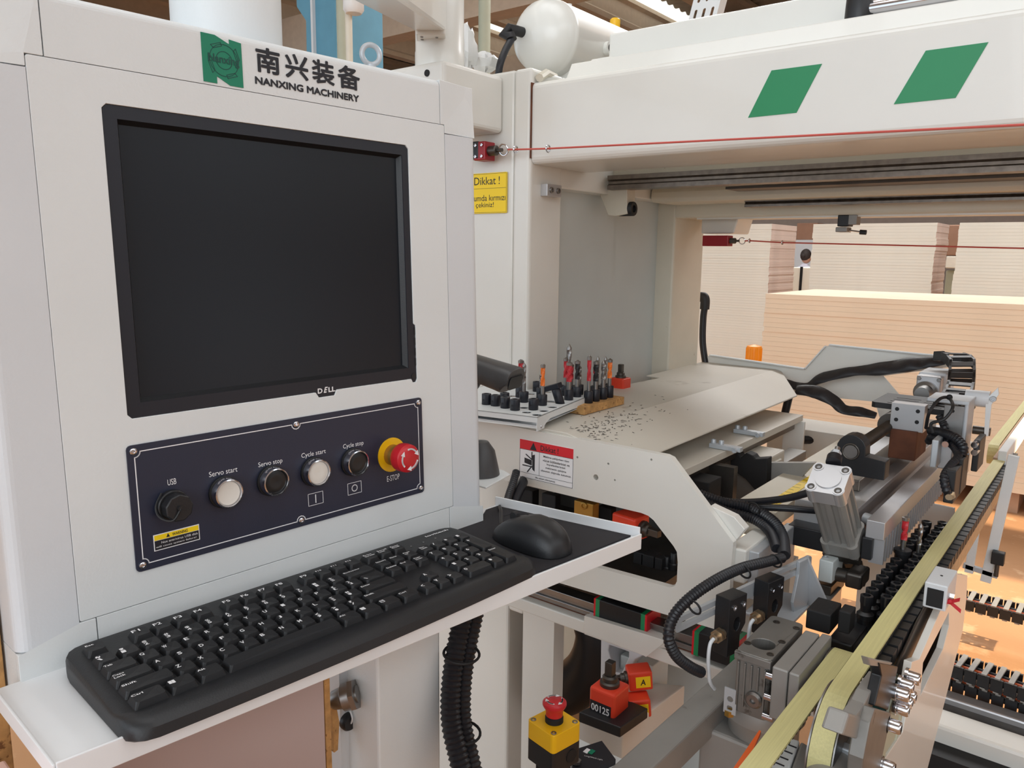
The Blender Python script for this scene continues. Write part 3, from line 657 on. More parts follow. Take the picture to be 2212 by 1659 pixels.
MB().tube(spline([MT @ Vector((0, .056, .010)), px(1082, 1103, Z=1.052), px(1080, 1092, D=1.14), px(1096, 1078, D=1.22)], 8), .0024, 8).build('cable', 'rubber', ms)
# ================================================================== gantry: column, beams, rails
XC = -1.05; YF = 1.39; YA, YB, YE = 1.51, 2.08, 2.275
gan = thing('machine_gantry', 'cream painted machine gantry with two beams on a hollow side column', 'machine frame', (-1.25, 1.8, 0))
MB().box((-1.45, YF, 0), (-1.097, YA, 1.787)).build('column_leg', 'cream', gan, bevel=.006)
MB().box((-1.0965, YF - .003, .55), (XC, YA, 1.787)).build('column_edge', 'cream', gan, bevel=.008, seg=3)
MB().box((-1.45, YB, 0), (XC, YE, 1.787)).build('column_leg', 'cream_dirty', gan, bevel=.006)
ys = px(1315, 600, X=-1.11).y
MB().box((-1.13, YA, .5), (-1.098, ys - .002, 1.545)).build('side_panel', 'cream_grey', gan)
MB().box((-1.13, ys + .002, .5), (-1.106, YB, 1.545)).build('side_panel', 'cream_grey', gan)
MB().box((-1.45, YA, 1.545), (XC - .004, YB, 1.787)).build('lintel', 'cream', gan, bevel=.003)
MB().box((-1.40, YA, .45), (-1.13, YB, 1.545)).build('column_back', 'cream_grey', gan)
XR = 3.0
def yz_prism(pts, x0, x1): return MB().prism(pts, x0, x1, ax='x')
# near beam: rounded box section
zb, zt_ = 1.588, 1.757
def rnd_sec(y0, y1, z0, z1, r, n=4): return rrect(y0, y1, z0, z1, r, n)
yz_prism(rnd_sec(YF + .001, 1.62, zb, zt_, .014), XC + .001, XR).build('beam', 'cream', gan)
# stepped cover plates on top of the beam
yz_prism([(1.44, zt_ - .002), (1.62, zt_ - .002), (1.62, 1.80), (1.462, 1.80), (1.44, zt_ + .004)], -1.0, XR).build('beam_cover', 'cream', gan, bevel=.003)
a = px(1316, 75, Y=1.60)
MB().box((a.x, 1.60, 1.79), (XR, 1.76, 1.888)).build('beam_top_box', 'cream', gan, bevel=.004)
b = px(1276, 128, Y=1.58); MB().box((b.x, 1.58, 1.79), (a.x + .02, 1.75, b.z + .0)).build('beam_top_step', 'cream', gan, bevel=.003)
# green slanted marks
for q in (((1666.7, 152.2), (1775.8, 137.8), (1720.5, 243.6), (1615.9, 254.3)), ((1999.8, 109.4), (2135.3, 91), (2064.2, 211.5), (1930.6, 225.3))):
    pts = [px(*c, Y=YF + .0005) for c in q]
    MB().prism([(p.x, p.z) for p in pts], YF + .0012, YF + .0002, ax='y').build('green_mark', 'beam_green', gan)
# rails under the beams
ya = px(1900, 345, Z=zb).y; z1 = px(1900, 383, Y=ya).z; x1 = px(1312, 392, Y=ya).x
yz_prism([(ya, zb), (ya, zb - (zb - z1) * .30), (ya + .006, zb - (zb - z1) * .42), (ya + .006, zb - (zb - z1) * .6), (ya, zb - (zb - z1) * .7), (ya, z1), (ya + .045, z1), (ya + .045, zb)], x1, XR).build('guide_rail', 'rail_steel', gan)
MB().box((x1 - .05, ya + .045, zb - .004), (XR, 2.02, zb + .02)).build('underside_plate', 'cream_dirty', gan)
y2 = 1.93
x2 = px(1600, 392, Y=y2).x
MB().box((x2, 1.84, 1.556), (XR, 1.92, 1.562)).build('slot_cover', 'steel_dark', gan)
zA, zB, zC = px(1900, 396, Y=y2).z, px(1900, 412, Y=y2).z, px(1900, 421, Y=y2).z
yz_prism([(y2, zA), (y2, zB), (y2 + .01, zC), (YB + .06, zC), (YB + .06, zA + .03), (y2 + .01, zA + .02)], XC, XR).build('beam_cheek', 'cream_dirty', gan, bevel=.002)
zR0, zR1 = px(1900, 421, Y=2.0).z, px(1900, 440, Y=2.0).z; x3 = px(1612, 430, Y=2.0).x
yz_prism([(1.99, zR0), (1.99, zR0 - (zR0 - zR1) * .35), (1.995, (zR0 + zR1) / 2), (1.99, zR1 + (zR0 - zR1) * .3), (1.99, zR1), (2.03, zR1), (2.03, zR0 + .004)], x3, XR).build('guide_rail', 'rail_steel', gan)
zf0, zf1 = px(1525, 436, Y=YB).z, px(1525, 470, Y=YB).z
yz_prism(rrect(YB, YE, zf1, 1.70, .008, 3), XC, XR).build('beam', 'cream_dirty', gan)
for d in (.012, .03): MB().box((XC + .06, YB + d, zf1 - .004), (XR, YB + d + .008, zf1 + .002)).build('edge_trim', 'cream', gan)
# blocks with cap screws, hanging bracket with bumper
for (x, y, Y) in ((1190, 412, 1.46), (1512, 446, 2.20)):
    c = px(x, y, X=XC + .008); o = MB().cb((XC + .009, c.y, c.z), (.018, .055, .026)).build('clamp_block', 'alu', gan, bevel=.001)
    for d in (-.013, .013): mb = MB(); screw(mb, (XC + .018, c.y + d, c.z), (1, 0, 0), .0065, .004); mb.build('cap_screw', 'steel', o)
yb = ya + .03
br = [px(*c, Y=yb) for c in ((1283, 383), (1357, 390), (1357, 462), (1331, 467), (1316, 465))]
MB().prism([(p.x, p.z) for p in br], yb - .006, yb + .035, ax='y').build('bumper_bracket', 'cream_dirty', gan, bevel=.002)
a, b = px(1338, 452, Y=yb + .012), px(1380, 452, Y=yb + .012)
mb = MB(); mb.lathe([(.0175, 0), (.0175, .040), (.0165, .042), (.009, .042), (.009, .036), (0, .036)], (a.x, a.y, a.z), (1, 0, 0), 24); mb.build('rubber_bumper', 'rubber', gan)
# chrome bars and black end stop on top of the beam
for (y, z, r) in ((1.52, 1.824, .011), (1.555, 1.838, .011)): MB().cyl((px(1868, 40, Y=y).x, y, z), (XR, y, z), r, 16).build('guide_bar', 'chrome', gan)
c = px(1846, 47, Y=1.50); MB().lathe([(.022, 0), (.023, .01), (.0215, .052), (.019, .058)], (c.x, 1.52, 1.80), (0, 0, 1), 24).build('end_stop', 'black_plastic', gan)
# weld bead at the beam end
mb = MB(); p0, p1 = px(1130, 137, Y=YF), px(1183, 152, Y=YF); mb.tube([(XC - .02, 1.50, 1.787), (XC, 1.44, 1.783), (XC + .012, 1.40, 1.765)], .009, 8); mb.build('weld_bead', 'cream_dirty', gan)
c = px(1175, 250, Y=YF); MB().box((XC - .0008, YF - .0032, 1.60), (XC + .0012, YF + .01, 1.755)).build('seam_sealant', 'rust', gan)
# far box bracket under back beam, hanging sensor
a, b = px(1528, 478, Y=2.2), px(1606, 505, Y=2.2)
MB().prism([(a.x, a.z + .01), (b.x, a.z + .01), (b.x - .012, b.z), (a.x, b.z)], 2.16, 2.27, ax='y').build('beam_bracket', 'cream', gan, bevel=.004)
# yellow caution sticker
q = [px(*c, Y=YF) for c in ((985, 377), (1098, 371), (1098, 460), (985, 466))]
x0, x1_, zt, zl = q[0].x, q[1].x, q[1].z, q[2].z
st = MB().prism(rrect(x0, x1_, zl, zt, .003, 3), YF - .0038, YF - .003, ax='y').build('caution_sticker', 'label_yellow', gan)
TS = mat4(Vector((0, YF - .0039, 0)), Vector((1, 0, 0)), Vector((0, 0, 1)), Vector((0, -1, 0)))
mb = MB(TS); zm = px(1060, 407, Y=YF).z; put_text(mb, 'Dikkat !', px(1027, 400, Y=YF).x, px(1082, 385, Y=YF).x, px(1060, 399, Y=YF).z, px(1060, 382, Y=YF).z, .0002)
put_text(mb, 'Acil durumda kırmızı', px(985, 430, Y=YF).x, px(1094, 425, Y=YF).x, px(1060, 434, Y=YF).z, px(1060, 421, Y=YF).z, .0002); put_text(mb, 'ipi çekiniz!', px(1015, 430, Y=YF).x, px(1069, 425, Y=YF).x, px(1060, 451, Y=YF).z, px(1060, 437, Y=YF).z, .0002)
mb.strip([(x0 + .002, zm), (x1_ - .002, zm)], .0006, 0, .0002); mb.strip([(x0 + .002, zt - .002), (x1_ - .002, zt - .002), (x1_ - .002, zl + .002), (x0 + .002, zl + .002)], .0006, 0, .0002)
mb.build('lettering', 'black_print', st)
# ---- joint box, swing arm
XJ = px(1088, 200, Y=YF).x; yj = px(957, 170, X=XJ).y; zj = px(1088, 165, X=XJ).z; zj0 = px(1084, 288, X=XJ).z
MB().box((XJ - .30, yj, zj0), (XJ, YF, zj)).build('joint_box', 'cream', gan, bevel=.010, seg=3)
jc = Vector((XJ - .068, yj + .068, zj - .002)); jd = px(950, 100, Y=jc.y); jc.x = jd.x; dj = (jc - CAM).dot(FW); r0 = 52 / FPX * dj
MB().lathe([(r0 * 1.02, 0), (r0 * 1.02, .035), (r0, .037), (r0, .16)], jc, (0, 0, 1), 32).build('arm_joint', 'cream', gan)
c = px(923, 158, Y=yj); MB().cyl((c.x, yj - .002, c.z), (c.x, yj + .004, c.z), .0068, 18).build('plug', 'black_matte', gan)
fwd = Vector((jc.x, jc.y, 0)).normalized(); sdv = Vector((fwd.y, -fwd.x, 0)); T = mat4(jc + ZV * .052, sdv, fwd, ZV)
MB(T).box((-.048, -.075, 0), (.012, .0, .018)).build('arm_flange', 'cream', gan, bevel=.004)
for u_ in (-.036, -.006):
    for v_ in (-.06, -.04): mb = MB(T); screw(mb, (u_, v_, .0005), (0, 0, -1), .003, .002); mb.build('cap_screw', 'steel', gan)
a0_ = T @ Vector((-.018, -.03, .052)); a1_ = px(800, -70, D=.95); dd = (a1_ - a0_).normalized(); s3 = dd.cross(ZV).normalized(); u3 = s3.cross(dd)
MB(mat4(a0_, s3, dd, u3)).box((-.033, -.03, -.033), (.033, .7, .033)).build('swing_arm', 'cream', gan, bevel=.006)
# ================================================================== air tank
tc0 = px(1172, 78, Y=1.62); r = .087
tz = tc0.z
tk = thing('air_tank', 'small white air tank with domed end lying on the machine column', 'air tank', (tc0.x, 1.9, 1.787))
A = Vector((tc0.x, 1.575, tz)); MB().lathe([(0, 0), (.03, .003), (.060, .014), (.079, .032), (r, .055), (r, .06), (r * 1.015, .062), (r * 1.015, .075), (r, .077), (r, .55), (.06, .59), (0, .61)], A, (0, 1, 0), 40).build('tank_shell', 'cream', tk)
c = A + Vector((r * .93, .20, -.010)); mb = MB(); mb.cyl(c - Vector((.02, 0, 0)), c + Vector((.016, 0, 0)), .016, 20); mb.build('side_boss', 'cream', tk); mb = MB(); screw(mb, c + Vector((.016, 0, 0)), (1, 0, 0), .009, .004); mb.build('plug', 'steel_dark', tk)
for y in (.10, .45): MB().box((tc0.x - .05, A.y + y, 1.787), (tc0.x + .05, A.y + y + .012, tz - .045)).build('foot', 'cream', tk)
e0 = A + Vector((-.028, 0.012, .004)); e1 = e0 + Vector((-.012, -.045, .002)); e2 = px(1105, 85, Y=1.54); e3 = px(1085, 118, Y=1.53)
mb = MB(); mb.tube([e0, e0.lerp(e1, .6), e1, e1 + Vector((-.012, -.006, -.012)), e2.lerp(e1, .3), e2], .012, 14, rads=[.012, .012, .013, .0135, .013, .013]); mb.build('elbow_fitting', 'rubber', tk)
MB().tube(spline([e2, px(1092, 108, Y=1.52), px(1080, 140, Y=1.5), px(1076, 175, Y=1.5)], 6), .0085, 10).build('air_hose', 'hose_black', tk)
c = px(1328, 68, Y=1.98); MB().cyl((c.x, 1.98, tz + .03), (c.x, 1.98, c.z), .011, 12).build('valve_stem', 'brass', tk)
MB().lathe([(.012, 0), (.0145, .006), (.0145, .030), (.010, .034)], (c.x, 1.98, c.z), (0, 0, 1), 12).build('valve_cap', 'yellow', tk)
c2 = px(1221, 18, Y=1.85); MB().cyl((tc0.x + .005, 1.72, tz + r - .004), (tc0.x + .005, 1.72, tz + r + .008), .009, 16).build('top_plug', 'cream', tk)
# ================================================================== pull-cord switches
def pull(name, label, T_, Y, box_, ring_, cl, end, blk, mt):
    a, b = px(*box_[0], Y=Y), px(*box_[1], Y=Y)
    t = thing(name, label, 'safety switch', (a.x, Y, b.z), 'emergency pull-cord switches')
    MB().box((a.x, Y - .02, b.z), (b.x, Y + .015, a.z)).build('switch_body', mt, t, bevel=.002)
    if blk: MB().box((a.x - .02, Y - .021, b.z + .004), (a.x + (b.x - a.x) * .42, Y + .012, a.z + .001)).build('cover', 'black_plastic', t, bevel=.002)
    zc = (a.z + b.z) / 2; s = (a.z - b.z)
    for i in range(2 if blk else 0):
        for k in (-1, 1): mb = MB(); screw(mb, (a.x + (b.x - a.x) * (.2 + .55 * i), Y - .021, zc + k * s * .3), (0, -1, 0), .0035, .002); mb.build('screw', 'chrome', t)
    MB().lathe([(s * .27, 0), (s * .27, s * .5), (s * .22, s * .55), (s * .1, s * .55), (s * .1, s * .9)], (b.x, Y - .004, zc), (1, 0, 0), 18).build('plunger', 'steel_dark', t)
    rc = px(*ring_, Y=Y - .004); MB().torus((rc.x, Y - .004, zc), (0, 1, .2), s * .30, s * .045, 24, 8).build('pull_ring', 'chrome', t)
    P = [Vector((rc.x + s * .28, Y - .004, zc))] + [px(*c, Y=Y - .006) for c in cl] + [px(*end, Y=Y - .006)]
    MB().tube(P, .0019, 6).build('cord', 'cable_red', t)
    for c in P[1:-1]:
        o = MB().torus(c, (1, 0, 0), s * .17, s * .05, 14, 6).build('cord_clamp', 'chrome', t)
pull('pull_cord_switch', 'red and black pull-cord switch on the near column with red cord', None, YF - .03, ((1036, 309), (1060, 347)), (1088, 324), [(1114, 323), (1184, 321)], (2400, 260), True, 'dark_red')
pull('pull_cord_switch', 'plain red pull-cord switch under the back beam with red cord', None, 2.16, ((1524, 509), (1578, 532)), (1603, 520), [(1619, 520), (1690, 524)], (2400, 541), False, 'dark_red')
# small sensor hanging under the back beam
c = px(1833, 470, Y=2.1); sn = thing('limit_switch', 'small grey limit switch hanging under the back beam', 'switch', (c.x, 2.1, zf1 - .05))
MB().box((c.x - .022, 2.085, c.z - .022), (c.x + .006, 2.125, c.z + .006)).build('switch_body', 'black_plastic', sn, bevel=.002); MB().box((c.x + .004, 2.085, c.z - .018), (c.x + .024, 2.12, c.z + .006)).build('bracket', 'alu_grey', sn, bevel=.001)
MB().box((c.x - .024, 2.08, c.z - .036), (c.x + .004, 2.12, c.z - .024)).build('head', 'alu_grey', sn, bevel=.002); MB().cyl((c.x, 2.10, c.z - .031), (c.x + .034, 2.10, c.z - .036), .002, 8).build('lever', 'chrome', sn); MB().cyl((c.x + .03, 2.10, c.z - .036), (c.x + .045, 2.10, c.z - .037), .006, 14).build('roller', 'black_plastic', sn)
# hose with elbow beside the back leg
hz = thing('air_hose', 'black air hose with elbow fitting rising beside the back column leg', 'hose', px(1524, 780, Y=2.32))
MB().tube(spline([px(1524, 785, Y=2.32), px(1518, 740, Y=2.32), px(1519, 690, Y=2.32), px(1522, 666, Y=2.32)], 8), .0105, 12).build('hose', 'hose_black', hz)
MB().tube(spline([px(1522, 668, Y=2.32), px(1523, 648, Y=2.32), px(1519, 641, Y=2.32), px(1510, 642, Y=2.32)], 6), .015, 12).build('elbow', 'rubber', hz)
# ================================================================== things around and above the console
# eye bolt on the console roof
c = px(801, 150, D=.98); k0 = TC @ Vector((cuv(800, 140)[0] * 1 + .03, VT - .012, -.12))
eb = thing('eye_bolt', 'galvanised lifting eye bolt on the console roof', 'eye bolt', k0)
d_ = ray(801, 120); w_pos = k0
zr = .016; rc = px(801, 118, D=(k0 - CAM).dot(FW)); base = Vector((rc.x, rc.y, k0.z))
MB().lathe([(.012, 0), (.012, .004), (.007, .007), (.006, max(.008, rc.z - k0.z - .012))], base, (0, 0, 1), 18).build('shank', 'zinc', eb)
MB().torus(rc, Vector((rc.x, rc.y, 0)) * -1 + Vector((.2, .3, 0)), .0115, .0033, 28, 10).build('ring', 'zinc', eb)
# crumpled gloves on the console roof
gl = px(622, 92, D=1.0); gz = (TC @ Vector((0, VT - .0075, -.15))).z
T0_ = px(628, 96, D=.93)
g1 = MB(); random.seed(3)
def crumple(c, r, sc_, n, seed):
    rn = random.Random(seed); b = MB()
    b.ball((0, 0, 0), r, n, sc_)
    for v in b.v: v *= 1 + rn.uniform(-.28, .28)
    for v in b.v: v += Vector(c)
    return b
gv = thing('work_glove', 'crumpled dark and beige work glove lying on the console roof', 'glove', (T0_.x, T0_.y, gz))
crumple((T0_.x, T0_.y, gz + .016), .018, (1.0, 1.1, .8), 12, 1).build('glove_palm', 'black_matte', gv); crumple((T0_.x + .010, T0_.y + .016, gz + .010), .013, (.9, 1.3, .7), 10, 5).build('glove_cuff', 'chipboard', gv)
crumple((T0_.x - .006, T0_.y - .010, gz + .008), .011, (1.2, 1, .7), 10, 9).build('glove_finger', 'black_matte', gv)
# blue duct, pipes behind
def vpipe(name, label, cat, x, Y, rpx, m_, ztop=6.0):
    c = px(x, 130, Y=Y); r_ = rpx / FPX * (c - CAM).dot(FW) / 2
    o = MB().cyl((c.x, Y, 0), (c.x, Y, ztop), r_, 18).build(name, m_); tag(o, label, cat); return c, r_
a, b = px(645, 60, Y=4.2), px(725, 105, Y=4.2)
dz = thing('dust_collector', 'blue dust collector casing standing behind the control console', 'dust collector', ((a.x + b.x) / 2, 4.4, 0))
t0, t1, t2 = px(636, 0, Y=4.2), px(655, 50, Y=4.2), px(725, 50, Y=4.2)
MB().prism([(a.x + .03, 0), (b.x, 0), (b.x, a.z + .35), (px(722, 0, Y=4.2).x, a.z + .6), (px(638, 0, Y=4.2).x, a.z + .6), (px(640, 15, Y=4.2).x, px(640, 15, Y=4.2).z), (px(660, 45, Y=4.2).x, px(660, 45, Y=4.2).z)], 4.2, 4.7, ax='y').build('casing', 'blue', dz, bevel=.01)
cx_ = px(678, 60, Y=4.19); MB().box((cx_.x - .012, 4.17, 0), (cx_.x + .012, 4.2, a.z + .55)).build('seam_rib', 'console_grey', dz)
vpipe('vent_pipe', 'pale green vertical pipe beside the blue dust collector', 'pipe', 740, 4.1, 22, 'pipe_green')
vpipe('support_tube', 'thin rust-flecked white tube in front of pale pipe', 'pipe', 755, 3.2, 15, 'cream_dirty')
c = px(758, 20, Y=3.18); o = MB().lathe([(.045, -.02), (.06, .0), (.06, .12), (.05, .14)], (c.x, 3.2, c.z), (0, 0, 1), 20).build('clear_bowl', 'bag_plastic'); tag(o, 'clear plastic bowl around the thin white tube', 'filter bowl')
vpipe('vent_pipe', 'pale grey ribbed pipe rising behind the white swing arm joint', 'pipe', 1046, 5.0, 26, 'pipe_green')
# plastic bags on the column
for (x, y, D_, r_, s_, lb) in ((1048, 135, 1.95, .028, (1.1, 1, .75), 'crumpled clear plastic bag lying on the machine column'), (1010, 105, 1.9, .03, (.5, 1, 1.6), 'white plastic bag hanging beside the arm joint')):
    c = px(x, y, D=D_); o = crumple(c, r_, s_, 14, int(x)).build('plastic_bag', 'bag_plastic'); tag(o, lb, 'plastic bag')
# slotted cable tray behind the beam
a = px(1475, 45, Y=3.0); b = px(1545, 45, Y=3.0)
ct = thing('cable_tray', 'slotted white metal cable tray rising behind the beam', 'cable tray', (a.x, 3.0, a.z - .3))
hol = []
for i in range(9):
    for j in range(3): hol.append(list(reversed(rrect(.018 + j * .035, .030 + j * .035, .02 + i * .07, .065 + i * .07, .005, 2))))
T = mat4(Vector((a.x, 3.0, a.z - .1)), Vector((1, 0, 0)), Vector((.25, 0, .97)).normalized(), Vector((0, -1, 0)))
MB(T).prism([(0, 0), (.115, 0), (.115, .65), (0, .65)], 0, .003, holes=hol).build('slotted_base', 'console_white', ct)
MB(T).box((.115, 0, -.05), (.118, .65, .003)).build('side_flange', 'console_white', ct)
# barcode scanner and its holder on the console's side
sc0 = px(1113, 824, D=1.26); sc1 = px(1000, 785, D=1.30); ax = (sc0 - sc1).normalized(); sd = ax.cross(ZV).normalized(); su = sd.cross(ax)
bs = thing('barcode_scanner', 'dark grey barcode scanner hanging beside the console', 'barcode scanner', sc1)
T = mat4(sc0, ax, sd, su); mb = MB(T); vs = []; secs = [(-.10, .024, .020), (-.06, .027, .021), (-.025, .030, .022), (-.004, .032, .0225), (0, .031, .021)]
m_ = 16
for (x, w_, h_) in secs:
    for i in range(m_):
        th = 2 * math.pi * i / m_; q = lambda v: math.copysign(abs(v) ** .7, v); vs.append((x - (0.012 if math.sin(th) < 0 and x > -.01 else 0), w_ * q(math.cos(th)), h_ * q(math.sin(th))))
fs = [(k * m_ + i, k * m_ + (i + 1) % m_, (k + 1) * m_ + (i + 1) % m_, (k + 1) * m_ + i) for k in range(4) for i in range(m_)] + [tuple(range(m_)), tuple(reversed(range(4 * m_, 5 * m_)))]
mb.add(vs, fs, True); mb.build('head', 'scanner_grey', bs, label='dark grey rounded scanner head')
mb = MB(T); mb.prism([(-.022 + p[0], p[1]) for p in rrect(-.022, .022, -.011, .011, .006, 3)] if False else rrect(-.024, .024, -.012, .009, .006, 3), .0, .0015, ax='x'); mb.build('window', 'screen', bs)
MB(T).tube([(-.07, 0, -.01), (-.09, 0, -.06), (-.10, 0, -.11)], .014, 12).build('handle', 'scanner_grey', bs)
hd = px(1054, 1003, D=1.22); hh = thing('scanner_holder', 'black cup-shaped scanner holder on a white side shelf of the console', 'holder', hd)
T = mat4(hd, CU, CN0, ZV)
MB(T).lathe([(.030, -.016), (.029, -.010), (.022, .022), (.012, .036), (0, .038)], (-.006, -.01, 0), (0, 0, 1), 24).build('cup', 'scanner_grey', hh)
pts = [(-.05, -.05), (.015, -.05), (.034, -.03), (.036, .0), (.028, .022), (-.05, .045)]
MB(T).prism(pts, -.0195, -.0165).build('shelf_plate', 'console_white', hh, bevel=.001)
# ================================================================== drilling carriage beside the gantry
def pxp(x, y, pt, n):
    d = ray(x, y); return CAM + d * ((Vector(pt) - CAM).dot(n) / d.dot(n))
def NB(near, left, right, bot, **k):
    """box from its nearest top corner, the top corners at its left and right, and a point on the bottom of the near edge"""
    P_ = px(*near, **k); xl = px(*left, Y=P_.y).x; yr = px(*right, X=P_.x).y; zb_ = px(*bot, Y=P_.y).z if isinstance(bot, tuple) else P_.z - bot
    return (xl, P_.y, zb_), (P_.x, yr, P_.z)
def nbox(name, m_, par, near, left, right, bot, bevel=.002, **k): return MB().box(*NB(near, left, right, bot, **k)).build(name, m_, par, bevel=bevel)
YP = 1.2; ZH = 1.063
car = thing('drilling_carriage', 'cream drilling carriage with cut-out side plate under a folded metal hood', 'machine unit', (-.85, 1.6, 0))
q2 = lambda *l: [(p.x, p.z) for p in (px(*c, Y=YP) for c in l)]
outer = q2((960, 893), (1438, 984), (1450, 990), (1584, 1172), (1578, 1240), (1572, 1368), (1537, 1357), (1150, 1242), (960, 1190))
win = q2((1000, 1016), (1385, 1108), (1400, 1114), (1412, 1124), (1455, 1180), (1462, 1192), (1464, 1215), (1462, 1256), (1457, 1266), (1446, 1269), (1290, 1226), (1000, 1148))
def hole_at(x, y, r, n=14): p = px(x, y, Y=YP); return list(reversed(circ(p.x, p.z, r, n)))
holes = [win, hole_at(1247, 988, .0022), hole_at(1314, 1002, .0022), hole_at(1287, 1031, .0055), hole_at(1407, 993, .002), hole_at(1328, 1037, .0018)]
MB().prism(outer, YP, YP + .014, holes=holes, ax='y').build('side_plate', 'cream', car, bevel=.0015)
# rear flange of the plate edge
fl_ = q2((1538, 1100), (1590, 1125), (1613, 1152), (1590, 1180), (1582, 1170))
MB().prism([(p[0] * 1.02 - .0, p[1]) for p in fl_], YP + .015, YP + .035, ax='y').build('edge_flange', 'cream', car, bevel=.001)
# sticker
sq = [px(*c, Y=YP) for c in ((1123.2, 946), (1239.9, 970.5), (1237.9, 1056.3), (1121.3, 1028.9))]
sx0, sx1, sz0, sz1 = sq[0].x, sq[1].x, (sq[2].z + sq[3].z) / 2, (sq[0].z + sq[1].z) / 2; sw, sh_ = sx1 - sx0, sz1 - sz0
stk = MB().box((sx0, YP - .0006, sz0), (sx1, YP + .001, sz1)).build('danger_sticker', 'white_print', car)
TS = mat4(Vector((sx0, YP - .0006, sz0)), Vector((1, 0, 0)), Vector((0, 0, 1)), Vector((0, -1, 0)))
MB(TS).box((.0006, sh_ * .745, 0), (sw - .0006, sh_ - .0006, .0002)).build('red_band', 'red_print', stk)
mb = MB(TS); mb.strip([(.001, .001), (sw - .001, .001), (sw - .001, sh_ * .745), (.001, sh_ * .745), (.001, .001)], .0007, .0001, .0002); mb.strip([(.001, sh_ * .14), (sw - .001, sh_ * .14)], .0006, .0001, .0002); mb.strip([(sw * .38, sh_ * .14), (sw * .38, sh_ * .745)], .0006, .0001, .0002)
mb.prism([(sw * .20, sh_ * .765), (sw * .33, sh_ * .765), (sw * .265, sh_ * .96)], .0002, .0004); put_text(mb, 'Dikkat !', sw * .40, sw * .73, sh_ * .79, sh_ * .93, .0004, bold=.01)
for i, t_ in enumerate(('Makine çalışırken tüm', 'vücut bölümlerinizi ve', 'kıyafetlerinizi', 'makinenin çalışma', 'alanının dışında tutunuz.')):
    w_ = len(t_) * sw * .0222; put_text(mb, t_, sw * .69 - w_ / 2, sw * .69 + w_ / 2, sh_ * (.625 - i * .092), sh_ * (.685 - i * .092), .0004, bold=.012)
put_text(mb, '(Bu etiketi sökmeyiniz)', sw * .31, sw * .68, sh_ * .045, sh_ * .095, .0004, bold=.012)
# pictogram: hand caught at a blade
mb.prism([(sw * .25, sh_ * .27), (sw * .295, sh_ * .22), (sw * .295, sh_ * .66), (sw * .25, sh_ * .63)], .0002, .0005); mb.prism([(sw * .10, sh_ * .40), (sw * .24, sh_ * .36), (sw * .24, sh_ * .50), (sw * .10, sh_ * .53)], .0002, .0005)
for a, b in (((.07, .33), (.24, .33)), ((.16, .18), (.235, .33)), ((.24, .70), (.24, .52)), ((.13, .62), (.225, .53))): mb.strip([(sw * a[0], sh_ * a[1]), (sw * b[0], sh_ * b[1])], .0022, .0002, .0003)
mb.build('lettering', 'black_print', stk)
# hood: flat top, sloping flank
Pz = lambda x, y, z=ZH: px(x, y, Z=z)
ZE = 1.03
A0, A1 = Pz(1684, 795), Pz(1300, 946); A1 = Vector((A1.x, YP + .004, ZH)); A1.x = A0.x
B0, B1 = px(1722, 854, Z=ZE), px(1414, 980, Z=ZE); Bn = Vector((B1.x, YP + .012, ZE)); 
C0, C1 = Pz(1522, 780), Pz(1396, 811); C2 = Pz(1425, 816); C3 = Vector((C2.x + .02, C2.y - .06, ZH)); L1 = Vector((-1.045, YP + .004, ZH))
mb = MB(); top_ = [A0, C0, C1, C2, Vector((-1.045, 1.385, ZH)), L1, A1]
tn = len(top_); th = Vector((0, 0, -.004))
vs = top_ + [B0, Bn]; iA0, iA1, iB0, iBn = 0, tn - 1, tn, tn + 1
mb.add(vs + [v + th for v in vs], [tuple(range(tn)), (iA0, iA1, iBn, iB0), tuple(tn + 2 + i for i in reversed(range(tn))), (tn + 2 + iA0, tn + 2 + iB0, tn + 2 + iBn, tn + 2 + iA1)] +
       [(i, i + 1, tn + 2 + i + 1, tn + 2 + i) for i in range(tn - 1)] + [(iB0, iBn, tn + 2 + iBn, tn + 2 + iB0), (iA0, iB0, tn + 2 + iB0, tn + 2 + iA0), (iA1, iBn, tn + 2 + iBn, tn + 2 + iA1)])
mb.build('hood', 'hood_paint', car, bevel=.004, seg=3)
MB().prism([(L1.x, 1.03), (Bn.x, 1.02), (Bn.x, Bn.z - .001), (A1.x, ZH - .003), (L1.x, ZH - .003)], YP + .0045, YP + .0075, ax='y').build('hood_skirt', 'hood_paint', car)
# brown wood chips and shavings on the hood
rn = random.Random(11); mb = MB()
for i in range(220):
    t = rn.random(); x = 1290 + rn.gauss(0, 55) + 60 * (rn.random() - .3); y = 925 - (x - 1290) * .28 + rn.gauss(0, 16)
    p = Pz(x, y, ZH + .0008)
    if p.x > A0.x: p = pxp(x, y, A0 + ZV * .0008, (A1 - A0).cross(B0 - A0).normalized())
    if not (-1.02 < p.x and 1.23 < p.y < 2.0): continue
    L_, w_ = rn.uniform(.0016, .005), rn.uniform(.0005, .0011); a = rn.uniform(0, 3.14); d = Vector((math.cos(a), math.sin(a), 0)) * L_; e = Vector((-math.sin(a), math.cos(a), 0)) * w_
    mb.add([p - d - e, p + d - e, p + d + e, p - d + e, p + Vector((0, 0, .0008))], [(0, 1, 4), (1, 2, 4), (2, 3, 4), (3, 0, 4), (0, 3, 2, 1)])
o = mb.build('wood_chips', 'steel_dark', None, kind='stuff'); o['label'] = 'fine dark shavings scattered over the hood'; o['category'] = 'shavings'
